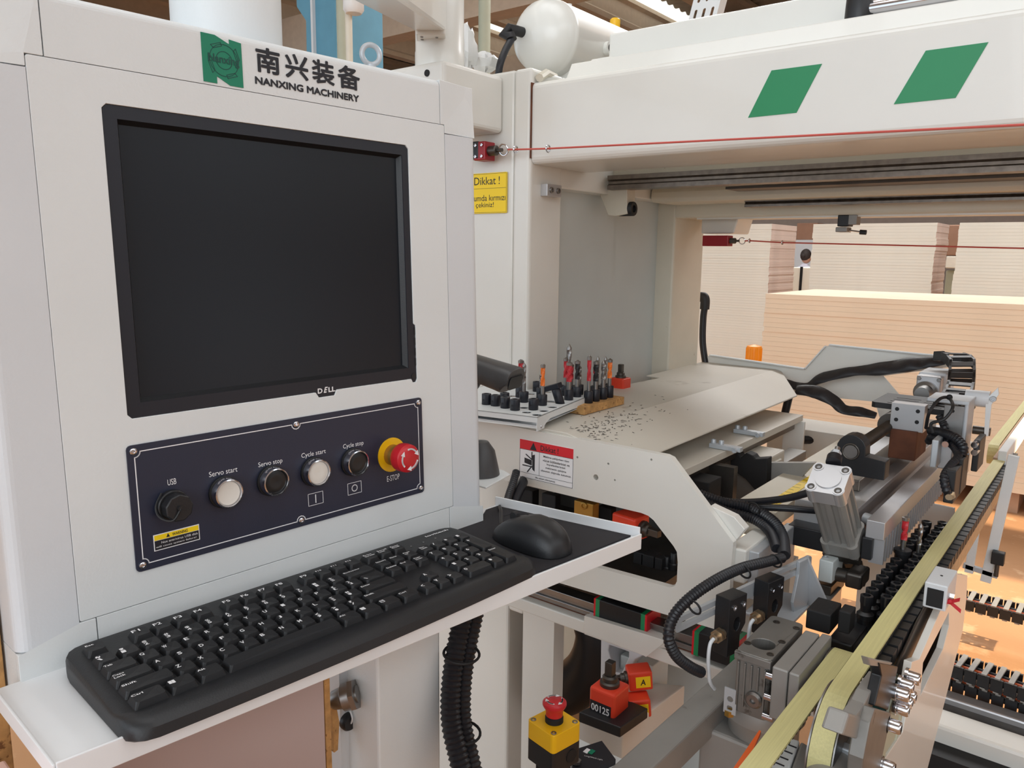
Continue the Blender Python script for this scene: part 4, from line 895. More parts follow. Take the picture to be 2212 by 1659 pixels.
# table slab below the hood, rail, clamps
e1, e0 = px(1483, 1014, Z=.99), px(1734, 896, Z=.99)
MB().box((-1.0, YP + .05, .974), ((e0.x + e1.x) / 2, e0.y, .99)).build('table_slab', 'hood_paint', car, bevel=.001)
MB().box((e0.x - .03, YP + .03, .953), (e0.x - .012, e0.y - .02, .972)).build('guide_rail', 'rail_steel', car, bevel=.001)
MB().box((-1.0, 1.53, .70), (e0.x - .09, e0.y - .05, .972)).build('inner_housing', 'alu_grey', car)
for (x, y) in ((1607, 936), (1556, 968)):
    c = px(x, y, Z=.992); o = MB().cb((c.x + .012, c.y, .996), (.07, .016, .010)).build('clamp_bar', 'zinc', car, bevel=.001)
    for k in (-.012, .006): mb = MB(); screw(mb, (c.x + k - .004, c.y, 1.001), (0, 0, 1), .0055, .008); mb.build('cap_screw', 'zinc', o)
    mb = MB(); screw(mb, (c.x + .036, c.y - .008, .995), (0, -1, 0), .006, .006); mb.build('cap_screw', 'zinc', o)
MB().prism([(-.69, .86), (-.635, .86), (-.635, .972), (-.69, .972)], e0.y - .004, e0.y + .006, ax='y').build('end_bracket', 'cream', car, bevel=.002)
a, b = NB((1657, 992), (1587, 969), (1697, 961), .045, Z=.955); MB().box(a, b).build('motor_cover', 'hood_paint', car, bevel=.004)
nbox('gear_housing', 'alu_grey', car, (1690, 1003), (1650, 990), (1742, 976), .07, Z=.925)
nbox('gear_block', 'hood_paint', car, (1655, 1010), (1640, 1004), (1690, 988), .075, Z=.94)
yb_c = a[1] - .03
bz = [px(*c, Y=yb_c) for c in ((1577, 974), (1596, 980), (1600, 988), (1612, 978), (1626, 984), (1632, 992), (1658, 990), (1655, 1062), (1630, 1058), (1610, 1035), (1578, 1012))]
MB().prism([(p.x, p.z) for p in bz], yb_c, yb_c + .028, ax='y').build('rubber_bellows', 'black_matte', car, bevel=.002)
ib = [px(*c, Y=yb_c + .03) for c in ((1480, 1040), (1580, 985), (1660, 1000), (1760, 1000), (1650, 1120), (1560, 1120))]
MB().prism([(p.x, p.z) for p in ib], yb_c + .03, yb_c + .045, ax='y').build('inner_plate', 'alu_grey', car)
c = px(1520, 1035, Y=1.4); MB().box((c.x - .06, 1.40, .89), (c.x + .012, 1.46, .96)).build('rail_carriage', 'black_matte', car, bevel=.002)
# ledge with ruler
l0, l1 = px(1640, 1078, Z=.93), px(1795, 985, Z=.93)
MB().box((l0.x - .03, 1.33, .90), (l0.x + .055, 2.2, .93)).build('ledge', 'cream_dirty', car, bevel=.001)
y0_, y1_ = px(1668, 1086, Z=.9312).y, px(1757, 1034, Z=.9312).y; xr = px(1700, 1068, Z=.9312).x
ru = MB().box((xr - .010, y0_ - .02, .9302), (xr + .010, y1_ + .05, .9312)).build('ruler_tape', 'label_yellow', car)
for i in range(14): MB().box((xr - .010, y0_ + i * .022, .9312), (xr + (.0 if i % 2 else .006), y0_ + i * .022 + .0012, .9314)).build('graduation', 'black_print', ru)
# interior seen through the window
MB().box((-1.045, 1.50, .55), (-.60, 1.52, .97)).build('back_sheet', 'steel_dark', car)
MB().box((-1.04, 1.25, .775), (-.62, 1.5, .80)).build('spindle_deck', 'steel_dark', car)
nbox('brass_block', 'brass', car, (1281, 1090), (1240, 1080), (1295, 1084), (1281, 1160), Y=1.26)
c = px(1262, 1092, Y=1.26); mb = MB(); screw(mb, (c.x, 1.26, c.z), (0, -1, 0), .0075, .004); mb.build('cap_screw', 'brass', car)
for (n_, l_, r_, b_) in (((1320, 1100), (1290, 1092), (1332, 1094), (1320, 1150)), ((1200, 1072), (1170, 1064), (1212, 1068), (1200, 1120)), ((1390, 1196), (1368, 1190), (1400, 1190), (1388, 1235)), ((1412, 1203), (1384, 1198), (1428, 1196), (1411, 1240)), ((1430, 1208), (1414, 1206), (1440, 1202), (1428, 1245)), ((1150, 1062), (1120, 1052), (1165, 1056), (1150, 1100))):
    nbox('spindle_block', 'black_matte', car, n_, l_, r_, b_, Y=1.30)
for x, y in ((1440, 1225), (1455, 1218)):
    c = px(x, y + 12, Y=1.32); MB().lathe([(.010, 0), (.010, .012), (.0075, .014), (.0075, .032), (.006, .034)], (c.x, c.y, c.z), (0, 0, 1), 16).build('tool_chuck', 'black_plastic', car)
MB().tube(spline([px(1105, 1120, D=1.45), px(1112, 1080, D=1.5), px(1128, 1045, D=1.55), px(1140, 1020, D=1.6)], 8), .010, 12).build('inner_hose', 'hose_black', car)
MB().hose([px(1092, 1110, D=1.43), px(1098, 1075, D=1.48), px(1108, 1045, D=1.52), px(1115, 1020, D=1.55)], .008, .006).build('inner_hose', 'hose_black', car)
# ================================================================== position indicators (red)
def indicator(label, c, D_, s, ax_, m_='indicator_red', txt='00125', shaft=True, up=ZV):
    o_ = px(*c, D=D_); ax_ = Vector(ax_).normalized(); sd = up.cross(ax_).normalized(); uu = ax_.cross(sd)
    T = mat4(o_, sd, ax_, uu); t = thing('position_indicator', label, 'position indicator', o_ - ZV * s * .5, 'red position indicators')
    MB(T).box((-s * .5, -s * .7, -s * .5), (s * .5, s * .5, s * .5)).build('housing', m_, t, bevel=s * .1, seg=3)
    mb = MB(T); mb.lathe([(s * .34, 0), (s * .34, s * .12), (s * .26, s * .16), (s * .26, s * .3), (s * .2, s * .36)], (0, s * .5, 0), (0, 1, 0), 18); mb.build('collar', 'steel_dark', t)
    if shaft: MB(T).box((-s * .14, s * .8, -s * .14), (s * .14, s * 1.35, s * .14)).build('square_shaft', 'steel_dark', t, bevel=s * .02)
    return t, T
t, T = indicator('red position indicator behind the tray corner in the plate window', (1366, 1135), 1.47, .046, (1, -.15, 0))
w_ = MB(T).box((-.022, -.026, -.0232), (.022, -.004, -.020)); 
mb = MB(T); mb.box((-.0235, -.022, -.012), (-.0229, .008, .006)); mb.build('counter_window', 'black_print', t)
t, T = indicator('red position indicator standing upright behind the wooden tool block', (1340, 832), 2.0, .040, (0, 0, 1), up=Vector((0, 1, 0)))
mb = MB(T); mb.box((-.0205, -.018, -.012), (-.0199, .008, .012)); mb.build('counter_window', 'black_print', t)
# ================================================================== drill rack, chucks and drills
F_ = px(1160, 934, Z=ZH + .001); ra = R(10.8)
rx = Vector((math.cos(ra), math.sin(ra), 0)); ry = Vector((-math.sin(ra), math.cos(ra), 0)); zt_r = pxp(1158, 901, F_, ry).z
RT_ = mat4(Vector((F_.x, F_.y, zt_r)), rx, ry, ZV)
def rk(x, y, z=0): P_ = px(x, y, Z=zt_r + z) - RT_.translation; return (P_.dot(rx), P_.dot(ry))
rl = rk(1270, 853)[1]; rh = zt_r - ZH
rack = thing('drill_rack', 'white perforated sheet-metal drill rack standing on the hood', 'tool rack', RT_ @ Vector((-.1, rl / 2, -rh)))
occ = [(160, 650), (260, 668), (363, 640), (370, 690), (480, 710), (685, 695), (725, 500), (530, 540), (575, 640), (780, 675), (770, 600), (985, 680), (1080, 615), (1170, 570)]
emp = [(725, 808), (805, 765), (897, 722), (610, 780), (580, 730), (455, 600), (460, 655), (450, 548), (655, 575), (665, 630), (860, 605), (880, 660), (640, 518), (840, 555)]
hp = [rk(1020 + x / 5.185, 740 + y / 5.185) for x, y in occ + emp]
hp = [h for h in hp if h[0] < -.008 and .006 < h[1] < rl - .004]
ok = []
for h in hp:
    if all((h[0] - k[0]) ** 2 + (h[1] - k[1]) ** 2 > .0215 ** 2 for k in ok): ok.append(h)
MB(RT_).prism([(-.26, 0), (0, 0), (0, rl), (-.26, rl)], -.0015, 0, holes=[list(reversed(circ(h[0], h[1], .0100, 14))) for h in ok if h[0] > -.245]).build('top_sheet', 'console_white', rack)
s0 = rl
def sd_(y, z): return (y, z)
ft = [(0, .0), (0, -rh + .003), (.032, -rh + .003), (.034, -rh * .72), (.045, -rh * .55), (.06, -rh * .42), (rl - .01, -.016), (rl, -.012), (rl, 0)]
MB(RT_).prism(ft, -.0015, .0, ax='x').build('side_sheet', 'console_white', rack)
MB(RT_).box((-.26, 0, -.011), (-.0015, .0012, .0)).build('front_flange', 'console_white', rack)
MB(RT_).box((-.26, 0, -rh + .008), (-.0015, .0012, -rh * .55)).build('lower_front', 'console_white', rack)
MB(RT_).box((-.26, .0, -rh * .62), (-.0015, rl - .02, -rh * .62 + .001)).build('lower_sheet', 'console_grey', rack)
MB(RT_).prism([(p[0], p[1]) for p in ft], -.26, -.2585, ax='x').build('side_sheet', 'console_white', rack)
for yy, zz_ in ((.018, -.022), (rl - .012, -.010)): mb = MB(RT_); mb.lathe([(.003, 0), (.0025, .0016), (0, .002)], (0.0, yy, zz_), (1, 0, 0), 12); mb.build('rivet', 'chrome', rack)
# wooden block
w0, w1 = px(1262, 897, Z=ZH + .0012), px(1348, 873, Z=ZH + .0012); wd = (w1 - w0).normalized(); wn = Vector((-wd.y, wd.x, 0)); WT = mat4(w0, wd, wn, ZV)
wl_ = (w1 - w0).length; wh = pxp(1262, 880, w0, wn).z - w0.z
wbk = MB(WT).box((0, 0, 0), (wl_, .055, wh)).build('tool_block', 'chipboard', None, bevel=.0008); tag(wbk, 'raw chipboard block holding a row of drills beside the rack', 'tool block')
# chucks and drills
def chuck(loc, label, grp, h=.022, r=.0098, up=ZV, col='bezel', drop=.012):
    t = thing('drill_chuck' if not grp.startswith('drills') else 'drill_bit', label, 'drill chuck' if not grp.startswith('drills') else 'drill bit', loc - ZV * drop, grp)
    mb = MB(mat4(loc, *frame(up))); mb.lathe([(r * .96, -drop), (r * .96, 0), (r, .0005), (r, h - .001), (r * .92, h), (r * .55, h), (r * .5, h - .008), (0, h - .008)], (0, 0, 0), (0, 0, 1), 20); mb.build('chuck_body', col, t)
    mb = MB(mat4(loc, *frame(up))); mb.cyl((0, -r + .001, h * .45), (0, -r - .0004, h * .45), .0018, 10); mb.build('set_screw', 'black_matte', t)
    return t
def frame(up):
    z = Vector(up).normalized(); x = Vector((1, 0, 0)); x = (x - z * x.dot(z)).normalized(); return x, z.cross(x), z
def drill(t, loc, kind, h, L, up=ZV, r=.0042):
    T = mat4(loc, *frame(up)); MB(T).cyl((0, 0, h - .008), (0, 0, h + L * .28), r * .95, 14).build('shank', 'steel', t)
    mcol = {'red': 'carbide_red', 'orange': 'carbide_orange', 'black': 'black_plastic', 'steel': 'steel'}[kind]
    z0, z1 = h + L * .28, h + L * .86; n = 14; vs = []; fs = []; k = 18
    for j in range(k + 1):
        z = z0 + (z1 - z0) * j / k; a0 = j / k * 4.2
        for i in range(n):
            a = 2 * math.pi * i / n; rr_ = r * (1.12 if math.cos(2 * (a - a0)) > -.25 else .62); vs.append((rr_ * math.cos(a), rr_ * math.sin(a), z))
    for j in range(k): fs += [(j * n + i, j * n + (i + 1) % n, (j + 1) * n + (i + 1) % n, (j + 1) * n + i) for i in range(n)]
    fs += [tuple(reversed(range(n))), tuple(range(k * n, k * n + n))]
    MB(T).add(vs, fs, True).build('flute', mcol, t)
    mb = MB(T)
    if kind == 'steel' or r < .0035: mb.lathe([(r * 1.1, z1), (r * 1.1, z1 + L * .05), (0, z1 + L * .16)], (0, 0, 0), (0, 0, 1), 12)
    else: mb.lathe([(r * 1.25, z1), (r * 1.3, z1 + L * .09), (r * .8, z1 + L * .1), (.0008, z1 + L * .14)], (0, 0, 0), (0, 0, 1), 12)
    mb.build('cutting_tip', 'steel', t)
def on_rack(cx, cy): p = px(1020 + cx / 5.185, 740 + cy / 5.185, Z=zt_r + .0002); return p
empty_lab = ['empty dark chuck in the rack row nearest the console, partly under the scanner', 'empty dark chuck just right of the scanner-shaded one', 'empty dark chuck behind the front row beside the console', 'empty dark chuck in the middle of the front row', 'empty dark chuck at the right of the front row with side screw facing out', 'empty dark chuck standing alone near the rack corner', 'empty dark chuck at the back of the rack beside the column']
for (x, y), lb in zip(((160, 690), (260, 705), (363, 678), (370, 730), (480, 755), (685, 750), (725, 545)), empty_lab): chuck(on_rack(x, y), lb, 'empty chucks in the rack')
for (x, y, k, L, r, lb) in ((535, 610, 'red', .060, .0040, 'tall red spiral drill at the back of the rack next to the scanner'), (552, 560, 'red', .052, .0038, 'shorter red drill behind the tall red one'), (578, 665, 'steel', .060, .0036, 'bare steel twist drill in a bluish chuck in the rack'), (785, 700, 'orange', .064, .0040, 'steel drill with orange flutes standing in the rack'), (768, 620, 'steel', .030, .0036, 'short steel stub behind the orange drill'),
                        (1080, 640, 'red', .060, .0052, 'thick red spiral drill near the rack end'), (1040, 590, 'red', .062, .0040, 'slim red drill behind the thick red spiral'), (1105, 590, 'red', .048, .0044, 'second red spiral just right of the thick one'), (1075, 555, 'steel', .085, .0052, 'tallest dark steel drill with wide cutter at rack end'), (1172, 605, 'black', .058, .0048, 'black spiral drill in the last rack hole'), (1195, 580, 'steel', .042, .0042, 'plain steel drill behind the black spiral')):
    p = on_rack(x, y); t = chuck(p, lb, 'drills in the rack'); drill(t, p, k, .022, L, r=r)
# tilted T-shaped cutter holder
p = on_rack(985, 675); up = Vector((-.35, -.1, 1)); t = chuck(p, 'tilted dark T-shaped cutter holder leaning in a rack hole', 'T-shaped holder', h=.030, r=.0095, up=up); F3 = frame(up)
MB(mat4(p, *F3)).box((-.026, -.008, .030), (.014, .008, .041)).build('cross_head', 'bezel', t, bevel=.001)
for (x, y, k, L, r, lb) in ((1300, 675, 'red', .078, .0040, 'orange and red drill at the left end of the chipboard block'), (1270, 600, 'red', .045, .0040, 'short red drill behind the block end next to the rack'), (1378, 655, 'black', .064, .0052, 'black drill with wide toothed head in the chipboard block'), (1342, 600, 'steel', .066, .0038, 'grey drill behind the black toothed one'), (1462, 632, 'steel', .060, .0050, 'steel spiral drill in the chipboard block'), (1532, 612, 'orange', .062, .0046, 'bright orange drill with flat cutter at the far block end'), (1512, 575, 'steel', .062, .0036, 'slim steel drill behind the bright orange one')):
    b = px(1020 + x / 5.185, 740 + y / 5.185, Z=w0.z + wh); q = WT.inverted() @ b; q.x = min(max(q.x, .010), wl_ - .010); q.y = min(max(q.y, .009), .046); p = WT @ Vector((q.x, q.y, wh + .0002))
    t = chuck(p, lb, 'drills in the chipboard block', h=.026, drop=.006); drill(t, p, k, .026, L, r=r)
# ================================================================== linear axis behind the hood
lx = thing('linear_axis', 'aluminium linear axis with ball screw, steel rail and clamping comb', 'linear axis', (-.38, 1.8, 0))
MB().prism([(-.455, .865), (-.345, .865), (-.345, .905), (-.352, .912), (-.352, .936), (-.345, .942), (-.345, .952), (-.455, .952)], 1.44, 2.35, ax='y').build('extrusion', 'alu', lx, bevel=.0012)
MB().box((-.405, 1.56, .952), (-.372, 2.30, .974)).build('guide_rail', 'rail_steel', lx, bevel=.002)
MB().box((-.3445, 1.44, .880), (-.335, 2.2, .905)).build('rust_strip', 'rust', lx)
MB().box((-.45, 1.95, .0), (-.36, 2.3, .865)).build('support_post', 'cream', lx)
# comb bar with hanging fins
MB().box((-.319, 1.405, .918), (-.289, 1.98, .95)).build('comb_bar', 'alu', lx, bevel=.0012)
fm = None
for i in range(27):
    y = 1.412 + i * .021
    if fm is None: o = MB().box((-.312, y, .872), (-.2885, y + .006, .918))  .build('comb_fin', 'alu', lx); fm = o.data
    else: o = bpy.data.objects.new('comb_fin', fm); COL.objects.link(o); o.parent = lx; o.location = (0, i * .021, 0)
# bearing bracket, ball screw
c = px(1843, 972, Y=1.545); bx_, bz_ = c.x, c.z
br = [(bx_ - .026, bz_ - .035), (bx_ - .026, bz_ + .012)] + arc(bx_, bz_ + .006, .026, 165, 15, 8) + [(bx_ + .026, bz_ - .006), (bx_ + .062, bz_ - .010), (bx_ + .062, bz_ - .045), (bx_ - .018, bz_ - .045)]
MB().prism(br, 1.53, 1.565, ax='y').build('bearing_bracket', 'black_plastic', lx, bevel=.003)
MB().cyl((bx_, 1.527, bz_), (bx_, 1.536, bz_), .0125, 24).build('screw_end', 'steel', lx); MB().torus((bx_, 1.529, bz_), (0, 1, 0), .0145, .0018).build('retaining_ring', 'steel_dark', lx)
P_ = [(bx_, 1.565 + i * .0022, bz_) for i in range(0, 260)]
MB().tube(P_, .011, 14, rads=[.0125 if i % 2 else .0108 for i in range(260)]).build('ball_screw', 'steel_dark', lx)
MB().cyl((bx_, 1.83, bz_), (bx_, 1.90, bz_), .026, 28).build('nut', 'steel_dark', lx)
n0, n1 = NB((1993, 936), (1921, 925), (2014, 925), .01, Y=1.80)
blk = MB().box((n0[0], 1.80, px(1993, 936, Y=1.8).z), (n1[0], 1.83, px(1925, 869, Y=1.8).z)).build('nut_block', 'alu', lx, bevel=.001)
bw, bz0, bz1 = n1[0] - n0[0], px(1993, 936, Y=1.8).z, px(1925, 869, Y=1.8).z
for fx in (.18, .80):
    for fz in (.38, .78): MB().cyl((n0[0] + bw * fx, 1.7995, bz0 + (bz1 - bz0) * fz), (n0[0] + bw * fx, 1.803, bz0 + (bz1 - bz0) * fz), .0042, 14).build('bolt_hole', 'black_matte', blk)
MB().box((n0[0] + .004, 1.79, .974), (n1[0] - .008, 1.90, bz0 + .002)).build('rail_carriage', 'rust', lx, bevel=.002)
c = px(2005, 838, Y=2.12); MB().box((c.x - .028, 2.12, c.z - .03), (c.x + .028, 2.15, c.z + .03)).build('motor_flange', 'alu', lx, bevel=.004)
MB().lathe([(.027, 0), (.027, .012), (.02, .016), (.017, .05)], (c.x - .004, 2.12, c.z - .010), (0, -1, 0), 26).build('coupling', 'steel', lx); MB().box((c.x - .03, 2.15, c.z - .03), (c.x + .035, 2.26, c.z + .035)).build('servo_motor', 'console_grey', lx, bevel=.006)
for a_ in (-1, 1): mb = MB(); screw(mb, (c.x + .022 * a_, 2.12, c.z + .022), (0, -1, 0), .005, .004); mb.build('cap_screw', 'steel', lx)
# slotted black plate above the block
b0 = px(1883, 866, Z=1.085); 
s0, s1, s2, s3_ = px(1882, 868, Z=1.075), px(1902, 848, Z=1.075), px(2072, 866, Z=1.075), px(2050, 888, Z=1.075)
yA, yB_ = (s0.y + s3_.y) / 2, (s1.y + s2.y) / 2; xA, xB_ = s0.x, s3_.x + .03
sl_ = [list(reversed(rrect(xA + .03 + i * .001, xA + .085, yA + .012 + i * .026, yA + .018 + i * .026, .002, 2))) for i in range(4)] + [list(reversed(rrect(xA + .095, xA + .14, yA + .012 + i * .026, yA + .018 + i * .026, .002, 2))) for i in range(4)]
MB().prism([(xA + .008, yA), (xB_, yA), (xB_, max(yB_, yA + .12)), (xA, max(yB_, yA + .12)), (xA, yA + .006)], 1.063, 1.076, holes=[h for h in sl_]).build('slotted_plate', 'black_plastic', lx, bevel=.001)
# ================================================================== clamping head on the axis
ch = thing('clamping_head', 'steel clamping head with black sensor blocks and hoses on the linear axis', 'machine head', (-.25, 1.75, .9))
u0, u1 = px(2040, 880, Y=1.76), px(2096, 1010, Y=1.76)
MB().box((u0.x, 1.76, px(2040, 960, Y=1.76).z), (px(2088, 880, Y=1.76).x, 1.768, px(2040, 874, Y=1.76).z)).build('face_plate', 'steel', ch, bevel=.001)
xr_ = px(2094, 880, Y=1.76).x; zt2, zb2 = px(2094, 872, Y=1.76).z, px(2094, 1020, Y=1.76).z
MB().box((xr_ - .008, 1.755, zb2), (xr_, 1.83, zt2)).build('side_cheek', 'zinc', ch, bevel=.003)
MB().box((px(2003, 868, Y=1.76).x, 1.755, zt2 - .004), (xr_, 1.84, zt2 + .004)).build('top_strap', 'zinc', ch, bevel=.002)
c = px(2058, 888, Y=1.76); MB().cyl((c.x, 1.7595, c.z), (c.x, 1.762, c.z), .0035, 12).build('bolt_hole', 'black_matte', ch)
nbox('clamp_plate', 'zinc', ch, (2028, 952), (2014, 945), (2040, 946), (2026, 1012), bevel=.002, Y=1.66)
nbox('clamp_block', 'alu', ch, (2060, 956), (2030, 948), (2078, 948), (2055, 1016), bevel=.002, Y=1.70)
for (n_, l_, r_, b_, Y_v) in (((2066, 1018), (2044, 1010), (2080, 1008), (2062, 1090), 1.56), ((2082, 992), (2066, 986), (2094, 984), (2078, 1070), 1.62), ((2118, 952), (2104, 948), (2130, 944), (2110, 1020), 1.72)):
    o = nbox('sensor_block', 'black_plastic', ch, n_, l_, r_, b_, bevel=.002, Y=Y_v)
c = px(2054, 1068, Y=1.56); mb = MB(); mb.cyl((c.x, 1.56, c.z), (c.x, 1.538, c.z), .0055, 14); mb.cyl((c.x, 1.556, c.z), (c.x, 1.551, c.z), .009, 6); mb.build('proximity_sensor', 'sensor_nickel', ch)
for (x, y, Y_v) in ((2108, 958, 1.72), (2108, 974, 1.72), (2046, 956, 1.68)): c = px(x, y, Y=Y_v); mb = MB(); mb.cyl((c.x, Y_v - .02, c.z), (c.x, Y_v + .01, c.z), .006, 12); mb.build('bolt', 'chrome', ch)
hs = lambda pts, Y_v, r_, n_='hose': MB().hose([px(x, y, Y=Y_v + dy) for x, y, dy in pts], r_, .006).build(n_, 'hose_black', ch)
hs([(2010, 930, .06), (2035, 935, .02), (2062, 945, -.02), (2080, 965, -.04), (2078, 985, -.05)], 1.70, .0095); hs([(2008, 945, .06), (2035, 950, .02), (2058, 962, -.02), (2070, 985, -.06), (2055, 1005, -.10), (2040, 1030, -.14), (2044, 1058, -.15), (2052, 1068, -.14)], 1.70, .008)
hs([(2005, 955, .05), (2020, 935, .03), (2040, 925, .03), (2030, 900, .05)], 1.72, .008)
MB().tube(spline([px(2000, 925, Y=1.72), px(2008, 890, Y=1.70), px(2030, 862, Y=1.72), px(2050, 860, Y=1.74), px(2058, 880, Y=1.70), px(2040, 905, Y=1.69), px(2012, 915, Y=1.69), px(2015, 935, Y=1.69)], 8), .0032, 8).build('sensor_cable', 'rubber', ch)
MB().ball(px(2051, 858, Y=1.74), .006, 10).build('cable_tie', 'black_matte', ch)
# roller handle on the right
c0, c1 = px(2086, 858, Y=1.86), px(2138, 863, Y=1.86)
MB().cyl(c0, c1, .017, 24).build('roller', 'console_grey', ch); MB().cyl(c0 - Vector((.012, 0, 0)), c0, .010, 16).build('roller_axle', 'rubber', ch)
hp_ = [px(*c, Y=1.86) for c in ((2132, 860), (2158, 835), (2160, 850), (2144, 872), (2137, 940), (2128, 940))]
MB().prism([(p.x, p.z) for p in hp_], 1.845, 1.851, ax='y').build('roller_arm', 'console_white', ch, bevel=.001)
c = px(2125, 931, Y=1.86); MB().cyl((c.x - .02, 1.86, c.z), (c.x + .012, 1.86, c.z), .009, 14).build('pivot', 'steel_dark', ch)
c = px(2150, 863, Y=1.84); mb = MB(); screw(mb, (c.x - .004, 1.845, c.z), (0, -1, 0), .006, .006); mb.build('cap_screw', 'zinc', ch)
# ================================================================== cable guard, wrapped cable, cable chain
gu = thing('cable_guard', 'bent white sheet-metal cable guard behind the hood', 'sheet guard', (-.7, 2.32, .9))
gp = [px(*c, Y=2.32) for c in ((1528, 770), (1536, 767), (1742, 797), (1786, 748), (1794, 745), (2060, 772), (2058, 792), (1908, 812), (1942, 852), (1972, 885), (1962, 915), (1925, 985), (1890, 868), (1770, 856), (1640, 850), (1528, 815))]
MB().prism([(p.x, p.z) for p in gp], 2.32, 2.324, ax='y').build('guard_sheet', 'cream', gu)
for a_, b_ in ((1, 2), (2, 3), (4, 5)):
    a, b = gp[a_], gp[b_]; d = (b - a).normalized(); n_ = Vector((-d.z, 0, d.x)) * .003
    MB().hexa([a, b, b + n_, a + n_, a - Vector((0, .016, 0)), b - Vector((0, .016, 0)), b + n_ - Vector((0, .016, 0)), a + n_ - Vector((0, .016, 0))]).build('folded_edge', 'console_white', gu)
def wrap(pts, Y_v, rads, flat, name, label):
    P_ = spline([px(x, y, Y=Y_v) for x, y in pts], 6); k = len(P_); rr_ = []; ff_ = []
    for i in range(k):
        t = i / (k - 1) * (len(rads) - 1); j = min(int(t), len(rads) - 2); f = t - j; rr_.append(rads[j] * (1 - f) + rads[j + 1] * f); ff_.append(flat * (.7 + .3 * math.sin(i * .9)))
    o = MB().tube(P_, .02, 14, rads=rr_, flat=ff_).build(name, 'wrap_black'); tag(o, label, 'cable'); return o
wrap([(1696, 826), (1722, 834), (1745, 832), (1780, 815), (1845, 802), (1900, 797), (1960, 788), (2000, 783), (2042, 780)], 2.27, [.012, .014, .010, .020, .016, .022, .024, .020, .012], .55, 'wrapped_cable', 'black fabric-wrapped cable sagging from hood to cable chain')
wrap([(1720, 842), (1760, 846), (1800, 865), (1822, 884), (1860, 890), (1892, 898)], 2.20, [.014, .022, .018, .016, .016, .010], .55, 'wrapped_cable', 'shorter black wrapped cable dropping below the guard')
cc = thing('cable_chain', 'black plastic cable chain curling down at the guard end', 'cable chain', px(2060, 860, Y=2.1))
P_ = resample(spline([px(2040, 772, Y=2.24), px(2062, 772, Y=2.2), px(2078, 785, Y=2.14), px(2078, 810, Y=2.1), px(2074, 840, Y=2.06), px(2062, 862, Y=1.98), px(2046, 872, Y=1.92)], 10), 9)
for i in range(9):
    a, b = P_[i], P_[i + 1]; d = (b - a).normalized(); s_ = Vector((1, 0, 0)); s_ = (s_ - d * s_.dot(d)).normalized() if abs(d.x) < .95 else Vector((0, 1, 0)); n_ = d.cross(s_)
    L_ = (b - a).length; T = mat4(a, s_, d, n_); mb = MB(T)
    for sx in (-.028, .022): mb.box((sx, -.002, -.012), (sx + .006, L_ + .002, .012))
    for nz in (-.012, .009): mb.box((-.028, L_ * .2, nz), (.028, L_ * .65, nz + .003))
    mb.build('chain_link', 'black_plastic', cc, bevel=.0008)
# orange beacon behind the guard
c = px(1628, 772, Y=3.0); bn = thing('warning_beacon', 'ribbed orange warning beacon behind the cable guard', 'beacon', (c.x, 3.0, c.z - .06))
rr_ = 16 / FPX * (c - CAM).dot(FW); vs = []; n = 36
MB().lathe([(rr_, -.06), (rr_, .04), (rr_ * .96, .045), (0, .052)], c, (0, 0, 1), 36).build('lens', 'orange', bn)
for i in range(18): a_ = 2 * math.pi * i / 18; p = c + Vector((math.cos(a_), math.sin(a_), 0)) * rr_; MB().cyl(p - ZV * .06, p + ZV * .038, .0022, 6).build('rib', 'orange', bn)
MB().cyl((c.x, 3.0, 0), (c.x, 3.0, c.z - .06), .02, 16).build('stand', 'console_grey', bn)
# black hose below the hood and the sill with hose
o = MB().tube(spline([px(1694, 900, Y=2.2), px(1700, 875, Y=2.2), px(1706, 850, Y=2.2)], 6), .011, 12).build('drop_hose', 'hose_black'); tag(o, 'short black hose hanging behind the hood corner', 'hose')
o = MB().tube(spline([px(1735, 950, Y=2.25), px(1790, 952, Y=2.3), px(1850, 962, Y=2.32)], 8), .012, 12).build('sill_hose', 'hose_black'); tag(o, 'black hose lying along the white sill behind cylinder', 'hose')
a, b = px(1735, 955, Y=2.28), px(1960, 1000, Y=2.28); sill = MB().box((a.x - .1, 2.26, .82), (-.30, 2.42, .905)).build('machine_sill', 'cream', None, bevel=.002); tag(sill, 'cream cross sill behind the pneumatic cylinder', 'machine sill')
# ================================================================== pneumatic cylinder
D0 = 1.30; cap = px(1789, 1034, D=D0); vdir = ray(1800, 1080).normalized(); th = R(46)
ax_ = (vdir * math.cos(th) + (RT * .25 - UP * .97) * math.sin(th)).normalized()
s_ = RT - UP * .17; s_ = (s_ - vdir * (s_.dot(ax_) / vdir.dot(ax_))).normalized(); w_ = ax_.cross(s_)
CT = mat4(cap, s_, w_, ax_); hw = .0295; L_ = .178
cy = thing('pneumatic_cylinder', 'grey profiled pneumatic cylinder tilted over the clamping comb', 'pneumatic cylinder', CT @ Vector((0, 0, L_)))
def lobed(h, r):
    pts = []
    for k in range(4):
        a0 = 45 + 90 * k; c_ = (h * .72 * math.copysign(1, math.cos(R(a0))), h * .72 * math.copysign(1, math.sin(R(a0))))
        pts += [(c_[0] + r * math.cos(R(a0 + t)), c_[1] + r * math.sin(R(a0 + t))) for t in range(-75, 76, 15)]
    return pts
MB(CT).prism(lobed(hw, .0105), 0, .030).build('end_cap', 'alu', cy, bevel=.001)
MB(CT).cyl((0, 0, -.0022), (0, 0, .002), hw * .70, 40).build('cap_disc', 'alu', cy)
